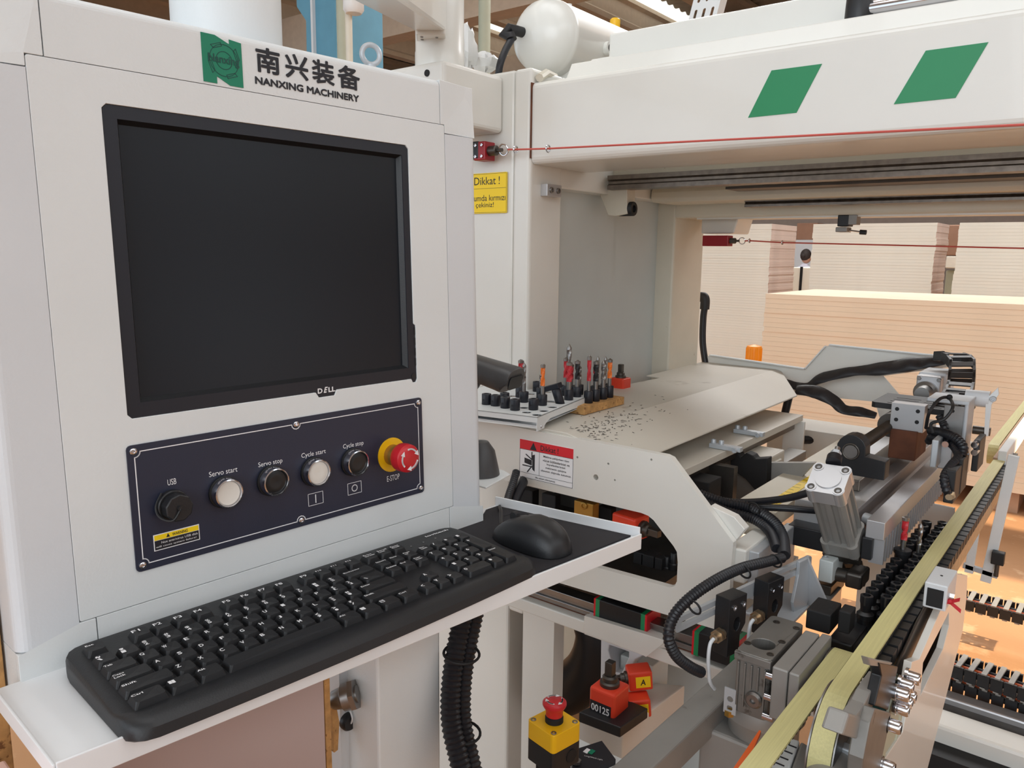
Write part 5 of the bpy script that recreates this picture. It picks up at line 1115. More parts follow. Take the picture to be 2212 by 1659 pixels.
for a_ in (-1, 1):
    for b_ in (-1, 1):
        mb = MB(CT); mb.lathe([(.0085, .0), (.0085, -.0012), (.0062, -.0012), (.006, .001)], (a_ * hw * .74, b_ * hw * .74, 0), (0, 0, 1), 18); o = mb.build('tie_rod_seat', 'alu', cy)
        MB(CT).lathe([(.0060, .001), (.0058, -.0006), (.0032, -.0006), (.003, .002), (0, .002)], (a_ * hw * .74, b_ * hw * .74, 0), (0, 0, 1), 14).build('tie_rod_nut', 'steel_dark', o)
prof = []
for k in range(4):
    a0 = 90 * k; cs, sn = round(math.cos(R(a0))), round(math.sin(R(a0))); q = hw * .93
    loc_ = [(q, -q * .80), (q, -q * .62), (q * .80, -q * .55), (q * .80, -q * .22), (q * .93, -q * .18), (q * .93, q * .18), (q * .80, q * .22), (q * .80, q * .55), (q, q * .62), (q, q * .80), (q * .80, q)]
    prof += [(x * cs - y * sn, x * sn + y * cs) for x, y in loc_]
MB(CT).prism(prof, .030, L_ - .03).build('barrel', 'alu_grey', cy, bevel=.001)
MB(CT).prism(lobed(hw, .0105), L_ - .03, L_).build('end_cap', 'alu_grey', cy, bevel=.001)
MB(CT).box((-hw * 1.05, -hw * 1.05, L_), (hw * 1.05, hw * 1.05, L_ + .016)).build('mounting_flange', 'steel_dark', cy, bevel=.001)
MB(CT).cyl((0, 0, L_ + .016), (0, 0, L_ + .075), .0075, 18).build('piston_rod', 'chrome', cy)
mb = MB(CT); hexbolt(mb, (0, 0, L_ + .048), (0, 0, 1), .014, .012); mb.build('lock_nut', 'steel_dark', cy)
MB(CT).box((-.018, -.015, L_ + .066), (.018, .015, L_ + .105)).build('rod_clevis', 'steel_dark', cy, bevel=.003)
f0 = CT @ Vector((-hw * .3, -hw * .4, .018)); 
fp = [px(1800, 1000, D=D0 + .02), px(1803, 988, D=D0 + .03), px(1808, 972, D=D0 + .04)]
MB().tube([fp[0], fp[1]], .0125, 16).build('push_in_fitting', 'hose_black', cy); mb = MB(); hexbolt(mb, fp[1], fp[2] - fp[1], .009, .012); mb.build('fitting_nut', 'zinc', cy); MB().cyl(fp[1] + (fp[2] - fp[1]) * .6, fp[2] + (fp[2] - fp[1]) * .3, .0045, 12).build('throttle_screw', 'steel', cy)
c = px(1868, 1120, D=1.42); mb = MB(); mb.cyl(c, c + Vector((.03, -.01, 0)), .011, 18); mb.cyl(c + Vector((.03, -.01, 0)), c + Vector((.04, -.013, -.004)), .006, 12); mb.build('swivel_fitting', 'zinc', cy)
# trunnion blocks either side
tb = thing('cylinder_mount', 'black trunnion blocks carrying the tilted pneumatic cylinder', 'mount', (-.38, 1.43, .85))
nbox('trunnion_block', 'black_plastic', tb, (1788, 1152), (1702, 1130), (1830, 1125), (1786, 1195), Y=1.40); nbox('trunnion_block', 'black_plastic', tb, (1885, 1165), (1862, 1160), (1918, 1143), (1882, 1212), Y=1.40)
# swinging arm under the cylinder
sw = thing('swing_lever', 'dark shaft and pale bearing block under the pneumatic cylinder', 'lever', (-.36, 1.38, .82))
nbox('bearing_block', 'cream_grey', sw, (1800, 1215), (1770, 1207), (1822, 1204), (1797, 1262), Y=1.37)
c0, c1 = px(1806, 1240, Y=1.40), px(1868, 1252, Y=1.40); MB().cyl(c0, c1, .0125, 20).build('shaft', 'steel_dark', sw)
nbox('lever_eye', 'steel_dark', sw, (1862, 1245), (1826, 1236), (1880, 1232), (1850, 1275), Y=1.375, bevel=.004)
c = px(1783, 1206, Y=1.385); mb = MB(); screw(mb, (c.x, 1.385, c.z), (0, 0, 1), .006, .003); mb.build('cap_screw', 'zinc', sw)
nbox('guide_plate', 'alu', sw, (1790, 1300), (1752, 1290), (1818, 1280), (1785, 1345), Y=1.36); nbox('guide_foot', 'steel_dark', sw, (1795, 1268), (1762, 1262), (1825, 1252), (1790, 1300), Y=1.385)
# ================================================================== belts, pulleys, gear motor
def belt(name, label, x0, x1, path, th=.0035, tooth=.0125):
    """ribbon along a (y, z) path: pale back outside, dark teeth inside"""
    t = thing(name, label, 'timing belt', ((x0 + x1) / 2, path[0][0], min(p[1] for p in path)))
    P_ = [Vector((0, a, b)) for a, b in path]; P_ = resample(P_, max(20, int(sum((P_[i + 1] - P_[i]).length for i in range(len(P_) - 1)) / .012)))
    mb = MB(); vs = []; fs = []; k = len(P_); mt = MB()
    for i, p in enumerate(P_):
        d = (P_[min(i + 1, k - 1)] - P_[max(i - 1, 0)]).normalized(); n_ = Vector((0, -d.z, d.y))
        if n_.z < 0 and i == 0: pass
        q = p + n_ * th
        vs += [(x0, p.y, p.z), (x1, p.y, p.z), (x1, q.y, q.z), (x0, q.y, q.z)]
        if i % 1 == 0 and i < k - 1:
            T = mat4(p, Vector((1, 0, 0)), d, Vector((1, 0, 0)).cross(d)); 
            a = q; w_ = d * .0032; m_ = n_ * .0028
            mt.hexa([(x0 + .0005, *(a - w_)[1:]), (x1 - .0003, *(a - w_)[1:]), (x1 - .0003, *(a + w_)[1:]), (x0 + .0005, *(a + w_)[1:]), (x0 + .0005, *(a - w_ * .6 + m_)[1:]), (x1 - .0003, *(a - w_ * .6 + m_)[1:]), (x1 - .0003, *(a + w_ * .6 + m_)[1:]), (x0 + .0005, *(a + w_ * .6 + m_)[1:])])
    for i in range(k - 1): fs += [(4 * i + j, 4 * i + (j + 1) % 4, 4 * i + 4 + (j + 1) % 4, 4 * i + 4 + j) for j in range(4)]
    fs += [(0, 1, 2, 3), tuple(4 * (k - 1) + j for j in (3, 2, 1, 0))]
    mb.add(vs, fs); mb.build('band', 'belt', t); mt.build('teeth', 'belt_back', t, kind='stuff')
    return t
ZB = .880
# main belt: runs out under the gantry, wraps the near pulley
bxl, bxr = -.2385, -.2130; cpr = .075
yw = .945
cy_, cz_ = yw, ZB - cpr
yend = px(2172, 955, Z=ZB).y
path = [(yend + .03 * math.sin(R(a)), ZB - .03 + .03 * math.cos(R(a))) for a in range(170, 10, -16)] + [(yend - .02, ZB), (1.5, ZB), (yw, ZB)] + [(cy_ - cpr * math.sin(R(a)), cz_ + cpr * math.cos(R(a))) for a in range(12, 176, 10)] + [(cy_ + .25, cz_ - cpr)]
belt('timing_belt', 'long yellow toothed belt running the length of the feed line', bxl, bxr, [(a, b) for a, b in path])
def pulley(name, label, x0, x1, y, z, r, m_='steel', teeth=28, flange=True):
    t = thing(name, label, 'pulley', ((x0 + x1) / 2, y, z - r)); 
    MB().cyl((x0, y, z), (x1, y, z), r - .004, 40).build('hub', m_, t)
    mb = None; me = None
    for i in range(teeth):
        a = 2 * math.pi * i / teeth; T = mat4(Vector(((x0 + x1) / 2, y, z)), Vector((1, 0, 0)), Vector((0, math.cos(a), math.sin(a))), Vector((0, -math.sin(a), math.cos(a))))
        MB(T).box((-(x1 - x0) / 2, r - .006, -.0028), ((x1 - x0) / 2, r - .0005, .0028)).build('tooth', m_, t)
    if flange:
        for x in (x0 - .002, x1): MB().lathe([(r + .003, 0), (r + .003, .0015), (r - .002, .002), (r * .55, .002), (r * .5, .0005), (0, .0005)] if x == x1 else [(r + .003, 0), (r + .003, .002)], (x, y, z), (1, 0, 0), 40).build('flange', 'steel', t)
    return t
pulley('timing_pulley', 'steel toothed pulley at the near end of the long yellow belt', bxl - .001, bxr + .001, cy_, cz_, cpr - .004)
# second belt from the lower frame edge over its own pulley
cxl, cxr = -.2810, -.2545; y2_ = 1.10; z2_ = .846; r2_ = .055
path = [(.42, z2_), (.6, z2_), (y2_, z2_)] + [(y2_ + r2_ * math.sin(R(a)), z2_ - r2_ + r2_ * math.cos(R(a))) for a in range(12, 176, 10)]
belt('timing_belt', 'shorter yellow toothed belt beside the gear motor plates', cxl, cxr, list(reversed(path)))
pulley('timing_pulley', 'steel toothed pulley under the shorter yellow belt', cxl - .001, cxr + .001, y2_, z2_ - r2_, r2_ - .004)
# teal belt returning on the side
tl_ = thing('teal_belt', 'dark teal ribbed belt between the two yellow belts', 'belt', (-.19, 1.05, .75))
P0 = px(1893, 1505, X=-.198)
MB().tube([], .01, 4) if False else None
cbel = [(P0.y + .02 + .05 * math.cos(R(a)), P0.z - .05 + .07 * math.sin(R(a))) for a in range(20, 200, 12)]
mb = MB(); 
for i in range(len(cbel) - 1):
    a, b = cbel[i], cbel[i + 1]; mb.hexa([(-.212, *a), (-.184, *a), (-.184, *b), (-.212, *b), (-.212, a[0], a[1] - .004), (-.184, a[0], a[1] - .004), (-.184, b[0], b[1] - .004), (-.212, b[0], b[1] - .004)])
mb.build('band', 'belt_teal', tl_)
for i in range(0, len(cbel) - 1): a = cbel[i]; MB().cb((-.198, a[0], a[1] + .003), (.026, .004, .006)).build('rib', 'belt_teal', tl_)
MB().cyl((-.214, P0.y + .02, P0.z - .05), (-.182, P0.y + .02, P0.z - .05), .045, 32).build('idler', 'steel_dark', tl_)
MB().lathe([(.055, 0), (.055, .003), (.04, .004), (.038, .002), (0, .002)], (-.182, P0.y + .02, P0.z - .045), (1, 0, 0), 32).build('flange_disc', 'pipe_green', tl_)
# ---- belt support rail (dark) and wooden inserts under the main belt
rs = thing('belt_rail', 'dark rail with wooden wear strips carrying the long belt', 'belt rail', (-.22, 1.9, .84))
MB().box((bxl + .001, 1.05, ZB - .034), (bxr - .001, yend - .05, ZB - .008)).build('support_bar', 'belt_back', rs)
for y0, y1 in ((1.14, 1.28), (1.30, 1.46), (1.62, 1.74)): MB().box((bxr - .001, y0, ZB - .055), (bxr + .006, y1, ZB - .028)).build('wear_strip', 'wood', rs, bevel=.0006)
MB().box((bxr + .001, 1.12, ZB - .075), (bxr + .006, 2.3, ZB - .058)).build('side_rail', 'wood', rs)
# ---- toothed stop bar with black pads
tb2 = thing('pad_bar', 'bar tinted for warm light, topped with a row of black rubber pads', 'pad bar', (-.19, 1.7, .82))
y_a = px(1888, 1440, Z=.868).y; x_a = px(1905, 1420, Z=.868).x; x_b = px(2190, 1075, Z=.868).x; xm = (x_a + x_b) / 2
xm = px(1972, 1350, Z=.866).x - .0125; y_a = 1.02
MB().box((xm - .004, y_a, .818), (xm + .0115, 2.5, .856)).build('bar', 'wood', tb2, bevel=.001)  # wood tone here stands for warm light on the bar's side
me = None
for i in range(48):
    y = y_a + .008 + i * .031
    if me is None: o = MB().hexa([(xm - .006, y, .852), (xm + .0125, y, .852), (xm + .0125, y + .025, .852), (xm - .006, y + .025, .852), (xm - .006, y + .002, .870), (xm + .0125, y + .002, .870), (xm + .0125, y + .026, .870), (xm - .006, y + .026, .870)]).build('rubber_pad', 'black_plastic', tb2, bevel=.001); me = o.data
    else: o = bpy.data.objects.new('rubber_pad', me); COL.objects.link(o); o.parent = tb2; o.location = (0, .031 * i, 0)
# ---- white sensor box with red ribbon
sb = thing('sensor_box', 'small white sensor box straddling the pad bar', 'sensor box', px(2040, 1290, Y=1.30))
s0, s1 = NB((2048, 1262), (1998, 1252), (2078, 1218), (2042, 1290), Y=1.26); zt3 = px(2048, 1262, Y=1.26).z
a, b = px(1998, 1255, Y=1.26), px(2048, 1268, Y=1.26); yb3 = px(2070, 1215, X=b.x).y
MB().box((a.x, 1.26, b.z - .040), (b.x, max(yb3, 1.34), b.z)).build('box', 'console_grey', sb, bevel=.002); 
MB().box(((a.x + b.x) / 2 - .011, 1.2588, b.z - .036), ((a.x + b.x) / 2 + .011, 1.262, b.z - .008)).build('opening', 'black_matte', sb)
MB().cyl(((a.x + b.x) / 2, 1.30, b.z - .0005), ((a.x + b.x) / 2, 1.30, b.z + .0006), .002, 10).build('screw_hole', 'black_matte', sb)
mb = MB(); hexbolt(mb, (b.x, 1.275, b.z - .02), (1, 0, 0), .006, .008); mb.build('bolt', 'chrome', sb)
rc = px(2052, 1300, Y=1.27); rb = thing('red_ribbon', 'knotted red ribbon tied beside the white sensor box', 'ribbon', rc)
MB().ball(rc, .0045, 10, (1, .8, .9)).build('knot', 'ribbon_red', rb)
for d in ((-.020, 0, .003), (.013, -.004, .009), (.015, .004, -.012), (-.012, -.004, -.005)):
    e = rc + Vector(d); s_ = Vector((0, .001, .0025)); MB().hexa([rc - s_, e - s_, e + s_, rc + s_, rc - s_ + Vector((0, -.001, 0)), e - s_ + Vector((0, -.001, 0)), e + s_ + Vector((0, -.001, 0)), rc + s_ + Vector((0, -.001, 0))]).build('tail', 'ribbon_red', rb)
# ---- vertical spindles with chucks left of the belt
sp_y = []
grp = 'vertical spindle chucks along the belt'
first = None; pts = [(1872, 1320), (1890, 1302), (1908, 1284), (1925, 1268), (1941, 1252), (1956, 1238)]
def spindle(p, tall=False):
    t = thing('spindle_chuck', 'black spindle chuck in the row farther from the yellow belt', 'spindle chuck', p - ZV * .03, grp)
    MB().lathe([(.011, -.03), (.011, -.004), (.013, -.003), (.013, .004), (.0075, .008), (.0085, .020), (.0095, .024), (.0095, .034), (.006, .035), (.006, .030), (0, .030)], p, (0, 0, 1), 16).build('chuck_body', 'black_plastic', t)
    MB().box(tuple(p + Vector((-.0012, -.0105, .020))), tuple(p + Vector((.0012, -.0085, .034)))).build('key_slot', 'steel_dark', t)
    return t
xs_ = px(1850, 1345, Z=.85).x
src = spindle(Vector((xs_, 1.255, .842)))
k = 0
for col, x_ in enumerate((xs_, xs_ + .026)):
    for i in range(15):
        y = 1.255 + i * .032 + col * .016
        if col == 0 and i == 0: continue
        if col == 0 and 7 <= i <= 8: continue
        o = copy_tree(src); o.location = (x_, y, .812 + .0)
        if col: o['label'] = 'black spindle chuck in the row pressed close to the yellow belt'
# stray tall drills among spindles
td = thing('long_drill', 'tall red-fluted drill standing among the spindle chucks', 'drill bit', px(1972, 1190, Z=.85))
p = Vector((xs_, 1.495, .842)); MB().lathe([(.013, -.02), (.013, .03), (.015, .031), (.015, .038), (.009, .039)], p, (0, 0, 1), 18).build('chuck_body', 'black_plastic', td); drill(td, p, 'red', .039, .062, r=.0050)
td = thing('short_drill', 'slim steel drill beside the tall red-fluted drill', 'drill bit', p); p2 = p + Vector((.022, .02, 0)); MB().lathe([(.009, -.02), (.009, .03), (.007, .031)], p2, (0, 0, 1), 18).build('chuck_body', 'black_plastic', td); drill(td, p2, 'steel', .031, .055, r=.0036)
db = thing('spindle_deck', 'aluminium deck carrying the vertical spindle row', 'deck', (xs_, 1.4, .78)); MB().box((xs_ - .03, 1.22, .775), (xs_ + .05, 1.75, .812)).build('deck_plate', 'alu_grey', db, bevel=.002)
q9 = [px(*c, Y=1.95) for c in ((1985, 1082), (2062, 1098), (2062, 1195), (1985, 1190))]; MB().prism([(p.x, p.z) for p in q9], 1.95, 1.956, ax='y').build('end_sheet', 'console_white', db)
nbox('front_block', 'black_plastic', db, (1842, 1395), (1788, 1378), (1885, 1352), (1838, 1440), Y=1.165, bevel=.003); c = px(1858, 1362, Z=.861)
nbox('fork_block', 'black_matte', db, (1795, 1330), (1742, 1318), (1818, 1312), (1792, 1372), Y=1.16); nbox('fork_tine', 'black_matte', db, (1838, 1325), (1812, 1318), (1850, 1310), (1835, 1372), Y=1.16); nbox('fork_tine', 'black_matte', db, (1800, 1318), (1788, 1314), (1812, 1305), (1798, 1340), Y=1.18)
# ---- gear motor
gm = thing('gear_motor', 'cast grey gear motor with round flange below the sensor blocks', 'gear motor', (-.37, 1.03, .5))
g0, g1 = (-.405, .965, .715), (-.318, 1.085, .858)
(gx0, gy0, gz0), (gx1, gy1, gz1) = NB((1665, 1428), (1590, 1397), (1737, 1359), (1655, 1560), Z=.858)
bc = px(1649, 1391, Z=.858); gx, gy = (gx0 + gx1) / 2, (gy0 + gy1) / 2
MB().prism(rrect(gx0, gx1, gy0, gy1, .008, 3), gz0, gz1, holes=[list(reversed(circ(bc.x, bc.y, .0165, 26)))]).build('gear_case', 'alu_cast', gm, bevel=.002)
MB().cyl((bc.x, bc.y, gz1 - .05), (bc.x, bc.y, gz1 - .045), .0175, 26).build('bore_floor', 'black_matte', gm)
gw, gd_, gh = gx1 - gx0, gy1 - gy0, gz1 - gz0
for i in range(5): MB().box((gx0 + gw * (.10 + i * .19), gy0 - .004, gz0 + gh * (.45 if i in (2, 3) else .12)), (gx0 + gw * (.15 + i * .19), gy0 + .002, gz1 - gh * .16)).build('cooling_fin', 'alu_cast', gm, bevel=.0006)
MB().box((gx0 - .001, gy0 - .003, gz1 - gh * .13), (gx1 + .001, gy0 + .004, gz1 - .001)).build('top_lip', 'alu_cast', gm, bevel=.001)
for i in range(4): MB().box((gx0 - .004, gy0 + gd_ * (.12 + i * .24), gz0 + gh * .12), (gx0 + .002, gy0 + gd_ * (.18 + i * .24), gz1 - gh * .16)).build('cooling_fin', 'alu_cast', gm, bevel=.0006)
MB().lathe([(.012, 0), (.012, .004), (.009, .007), (.004, .007), (.0035, .003), (0, .003)], (gx0 + gw * .62, gy0, gz0 + gh * .30), (0, -1, 0), 22).build('oil_plug', 'steel', gm)
for a_, b_ in ((.86, .12), (.86, .45), (.9, .85), (.12, .2), (.3, .85)): MB().lathe([(.005, 0), (.005, .001), (.003, .001), (.003, .0003), (0, .0003)], (gx0 + gw * a_, gy0 + gd_ * b_, gz1), (0, 0, 1), 14).build('bolt_boss', 'steel_dark', gm)
c = px(1578, 1515, Y=gy0 - .002); MB().prism([(c.x - .009, c.z - .018), (c.x + .009, c.z - .018), (c.x + .009, c.z + .020), (c.x - .009, c.z + .020)], c.y - .002, c.y, ax='y', holes=[list(reversed(circ(c.x, c.z + .004, .0045, 12))), list(reversed(rrect(c.x - .004, c.x + .004, c.z - .013, c.z - .006, .002, 2)))]).build('lug_plate', 'zinc', gm)
fc_ = Vector((gx0 + gw * .45, gy, 0))
MB().lathe([(.058, gz0 - .028), (.058, gz0 - .010), (.052, gz0 + .002), (.03, gz0 + .003)], fc_, (0, 0, 1), 40).build('motor_flange', 'alu_grey', gm)
MB().lathe([(.050, gz0 - .20), (.050, gz0 - .045), (.056, gz0 - .029)], fc_, (0, 0, 1), 40).build('motor_body', 'alu_grey', gm)
MB().box((fc_.x - .075, fc_.y - .055, gz0 - .25), (fc_.x + .02, fc_.y + .03, gz0 - .055)).build('terminal_box', 'alu_grey', gm, bevel=.005)
for n_, l_, r_, b_ in (((1702, 1451), (1668, 1443), (1772, 1362), (1694, 1562)), ((1727, 1460), (1704, 1453), (1798, 1370), (1716, 1540))): nbox('side_plate', 'alu_grey', gm, n_, l_, r_, b_, Z=.860)
for (x, y) in ((1664, 1458), (1660, 1503), (1656, 1545)): p = px(x - 8, y, Y=gy0 - .003); mb = MB(); mb.cyl(p, p + Vector((.014, 0, 0)), .0052, 16); mb.build('plate_bolt', 'chrome', gm)
c = px(1575, 1545, Y=gy0); mb = MB(); hexbolt(mb, (c.x, c.y, c.z), (0, 0, 1), .007, .008); mb.build('flange_bolt', 'brass', gm)
# ---- clamp lever assembly and rod cylinder at lower right
cl = thing('belt_tensioner', 'grey belt tensioner with fork lever, bolted plate and round cylinder', 'tensioner', (-.17, .9, .6))
XT = -.165
def xpoly(name, m_, pts, X, t, bevel=.0015, par=None):
    q = [px(*c, X=X) for c in pts]; return MB().prism([(p.y, p.z) for p in q], X - t, X, ax='x').build(name, m_, par or cl, bevel=bevel)
xpoly('upper_clamp', 'black_plastic', [(1900, 1432), (1940, 1440), (1935, 1470), (1918, 1535), (1890, 1525), (1905, 1460)], -.176, .012)
xpoly('clamp_cover', 'alu_grey', [(1875, 1420), (1905, 1428), (1930, 1432), (1920, 1442), (1880, 1438)], -.178, .008)
xpoly('lever_arm', 'alu_grey', [(1905, 1458), (1915, 1468), (1912, 1490), (1872, 1545), (1850, 1565), (1845, 1552), (1868, 1520), (1880, 1495)], -.183, .015)
xpoly('fork_end', 'alu_grey', [(1835, 1540), (1862, 1548), (1882, 1555), (1878, 1585), (1860, 1600), (1820, 1588)], -.182, .022, .003)
xpoly('pivot_plate', 'alu_cast', [(1890, 1530), (1925, 1540), (1920, 1570), (1905, 1640), (1895, 1700), (1860, 1700), (1865, 1640), (1880, 1560)], -.172, .016)
nbox('tension_block', 'zinc', cl, (1862, 1632), (1787, 1604), (1870, 1614), .05, Z=.825)
c0 = px(1828, 1640, Z=.788); c1 = c0 + Vector((0, -.22, 0)); MB().cyl(c0, c1, .032, 30).build('cylinder_body', 'alu_grey', cl); MB().cyl(c0 + (c0 - c1).normalized() * .004, c0 - (c0 - c1).normalized() * .03, .035, 6).build('hex_collar', 'alu_grey', cl)
for (x, y) in ((1965, 1462), (1950, 1478), (1940, 1497), (1956, 1500), (1948, 1512), (1940, 1528), (1922, 1565), (1908, 1652)):
    p = px(x - 10, y - 3, X=-.176); mb = MB(); mb.cyl(p, p + Vector((.004, 0, 0)), .0105, 18); mb.lathe([(.008, .004), (.008, .016), (.0068, .018), (.004, .018), (.004, .012), (0, .012)], p, (1, 0, 0), 16); mb.build('cap_screw', 'chrome', cl)
# white block with marks near the frame edge, orange strip, side frame plate
wb = thing('scale_block', 'white marked slide block beside the near pulley', 'slide block', px(1700, 1659, X=-.245)); q = [px(*c, Z=.80) for c in ((1698, 1590), (1728, 1600), (1700, 1675), (1640, 1675))]
MB().hexa([(p.x, p.y, .74) for p in q] + [(p.x, p.y, .80) for p in q]).build('block', 'console_white', wb, bevel=.002)
q2_ = [px(*c, Z=.80) for c in ((1730, 1600), (1762, 1618), (1745, 1690), (1702, 1680))]; MB().hexa([(p.x, p.y, .74) for p in q2_] + [(p.x, p.y, .80) for p in q2_]).build('end_block', 'alu_grey', wb, bevel=.003)
for i in range(5): p = px(1712 - i * 9, 1612 + i * 13, Z=.8006); MB().cb(p, (.010, .0018, .0008)).build('marker_line', 'black_print', wb)
q = [px(*c, Z=.83) for c in ((1640, 1577), (1644, 1579), (1600, 1680), (1570, 1680))]; o = MB().hexa([(p.x, p.y, .825) for p in q] + [(p.x, p.y, .83) for p in q]).build('orange_strip', 'orange_strip'); tag(o, 'thin orange strip running beside the shorter belt', 'strip')
sf = thing('frame_side_plate', 'large cream side plate of the feed frame with rods behind', 'frame plate', (-.13, 1.3, 0))
XS = -.177
pl = [px(*c, X=XS) for c in ((2055, 1238), (2090, 1243), (2088, 1290), (2080, 1360), (2045, 1500), (2004, 1659), (1975, 1760), (1880, 1740), (1905, 1650), (1950, 1582), (1957, 1545), (1962, 1480), (1970, 1430), (1986, 1424), (2020, 1345), (2045, 1288))]
hl5 = [px(*c, X=XS) for c in ((1994, 1432), (2030, 1362), (2050, 1322), (2050, 1352), (2037, 1402), (1988, 1504))]
MB().prism([(p.y, p.z) for p in pl], XS - .010, XS, ax='x', holes=[[(p.y, p.z) for p in hl5]]).build('plate', 'cream', sf, bevel=.0015)
for i, (a, b, r_) in enumerate((((2000, 1440), (2030, 1350), .008), ((1960, 1560), (2040, 1345), .011), ((1905, 1600), (1940, 1540), .010))):
    MB().cyl(px(*a, X=XS - .03), px(*b, X=XS - .03), r_, 14).build('rod', 'steel_dark', sf)
xpoly('back_web', 'steel_dark', [(2000, 1400), (2060, 1300), (2080, 1240), (2040, 1240), (1985, 1340), (1930, 1460), (1900, 1520), (1940, 1560)], -.194, .004, par=sf)
# ================================================================== slotted sensor arm, hoses
an = R(13.5); sd_ = Vector((math.sin(an), math.cos(an), 0)); sn_ = Vector((math.cos(an), -math.sin(an), 0))
A_ = px(1456, 1350, Z=.875); ST = mat4(A_, sd_, ZV, sn_)
def sp(x, y, w=0): P_ = pxp(x, y, A_ + sn_ * w, sn_) - A_; return (P_.dot(sd_), P_.z)
sa = thing('slotted_bracket', 'slotted grey sensor arm on a gusseted angle bracket', 'bracket', A_ - ZV * .05)
L1_ = sp(1745, 1215)[0]; e1_ = sp(1456, 1352); e2_ = sp(1750, 1212)
sl_a = (e2_[1] - e1_[1]) / (e2_[0] - e1_[0])
AT = ST @ Matrix.Translation((e1_[0], e1_[1], 0)) @ Matrix.Rotation(math.atan(sl_a), 4, 'Z'); AL = math.hypot(e2_[0] - e1_[0], e2_[1] - e1_[1]); hh_ = .0115
MB(AT).prism(rrect(0, AL, -hh_, hh_, .006, 4), -.003, .003, holes=[list(reversed(rrect(.012, AL * .44, -.0028, .0028, .0027, 3))), list(reversed(rrect(AL * .56, AL - .012, -.0028, .0028, .0027, 3)))]).build('slotted_bar', 'zinc', sa, bevel=.0012)
# angle bracket with gusset
bp = [px(*c, Z=.80) for c in ((1612, 1310), (1735, 1352), (1800, 1290), (1690, 1262))]
zb_ = .812
base_ = [px(1606, 1322, Z=zb_), px(1712, 1345, Z=zb_), px(1765, 1290, Z=zb_), px(1660, 1272, Z=zb_)]
MB().hexa([(p.x, p.y, zb_ - .006) for p in base_] + [(p.x, p.y, zb_) for p in base_]).build('foot_plate', 'zinc', sa, bevel=.002)
up_ = [sp(1722, 1212, .004), sp(1740, 1203, .004), sp(1742, 1290, .004), sp(1735, 1318, .004), sp(1712, 1330, .004), sp(1708, 1300, .004), sp(1720, 1240, .004)]
MB(ST).prism(up_, .003, .009).build('upright', 'zinc', sa, bevel=.0012)
g3 = [px(1738, 1208, D=(A_ - CAM).dot(FW) + .22), px(1768, 1285, Z=zb_), px(1742, 1302, Z=zb_)]
gd = (base_[1] - base_[0]).normalized(); p0_ = ST @ Vector((up_[1][0], up_[1][1], .006)); p1_ = ST @ Vector((up_[2][0], zb_ - A_.z, .006)); p2_ = p1_ + sn_ * .045
MB().add([p0_, p1_, p2_, p0_ + sd_ * .005, p1_ + sd_ * .005, p2_ + sd_ * .005], [(0, 1, 2), (5, 4, 3), (0, 3, 4, 1), (1, 4, 5, 2), (2, 5, 3, 0)]).build('gusset', 'zinc', sa)
MB().box(tuple(px(1612, 1258, Y=1.28)), tuple(px(1612, 1258, Y=1.28) + Vector((.01, .01, .01)))) if False else None
nbox('mounting_block', 'cream', sa, (1612, 1190), (1571, 1182), (1668, 1148), (1605, 1262), Y=1.215, bevel=.003)
nbox('mounting_web', 'zinc', sa, (1640, 1195), (1618, 1190), (1720, 1140), (1636, 1300), Y=1.23, bevel=.002)
for c in ((1716, 1292), (1728, 1297), (1730, 1310)): mb = MB(); p = px(*c, Z=zb_ + .001); mb.lathe([(.004, 0), (.003, .002), (0, .002)], p, (0, 0, 1), 10); mb.build('rivet', 'chrome', sa)
def sblock(label, tlx, tly, dx):
    u0, v0 = sp(tlx, tly, .004); t = thing('sensor_bracket', label, 'sensor bracket', ST @ Vector((u0 + .02, v0 - .1, .02)), 'black sensor brackets on the slotted arm')
    pts = [(u0, v0), (u0 + .040, v0 + .010), (u0 + .040, v0 - .045), (u0 + .028, v0 - .062), (u0 + .028, v0 - .085), (u0, v0 - .098)]
    pts = [(u0, v0 + .003), (u0 + .042, v0 + .003), (u0 + .042, v0 - .045), (u0 + .030, v0 - .058), (u0 + .030, v0 - .088), (u0, v0 - .088)]
    hl = list(reversed([(u0 + .020 + .008 * math.cos(a), v0 - .040 + .011 * math.sin(a)) for a in [2 * math.pi * i / 12 for i in range(12)]]))
    MB(ST).prism(pts, .004, .030, holes=[hl]).build('block', 'black_plastic', t, bevel=.001)
    for du in (.012, .034): mb = MB(ST); mb.lathe([(.0045, 0), (.0045, .001), (.0028, .001), (.0026, -.001), (0, -.001)], (u0 + du, v0 - .012, .0302), (0, 0, 1), 14); mb.build('cap_screw', 'chrome', t)
    p = ST @ Vector((u0 - .002, v0 - .052, .020)); q = -sd_ + sn_ * .15
    mb = MB(); mb.cyl(p + sd_ * .01, p + q * .024, .0065, 16); o = mb.build('proximity_sensor', 'sensor_nickel', t)
    for k in (.004, .011): mb = MB(); hexbolt(mb, p + q * k, q, .0105, .004); mb.build('nut', 'sensor_nickel', o)
    e = p + q * .024; MB().tube(spline([e, e + q * .010 - ZV * .006, e + q * .012 - ZV * .03, e + q * .004 - ZV * .065, e - q * .012 - ZV * .085], 8), .0028, 8).build('cable', 'console_grey', t)
    return t
sblock('black sensor bracket with nickel sensor near the free arm end', 1546, 1288, 0); sblock('black sensor bracket with nickel sensor close to the gusset', 1630, 1252, 0)
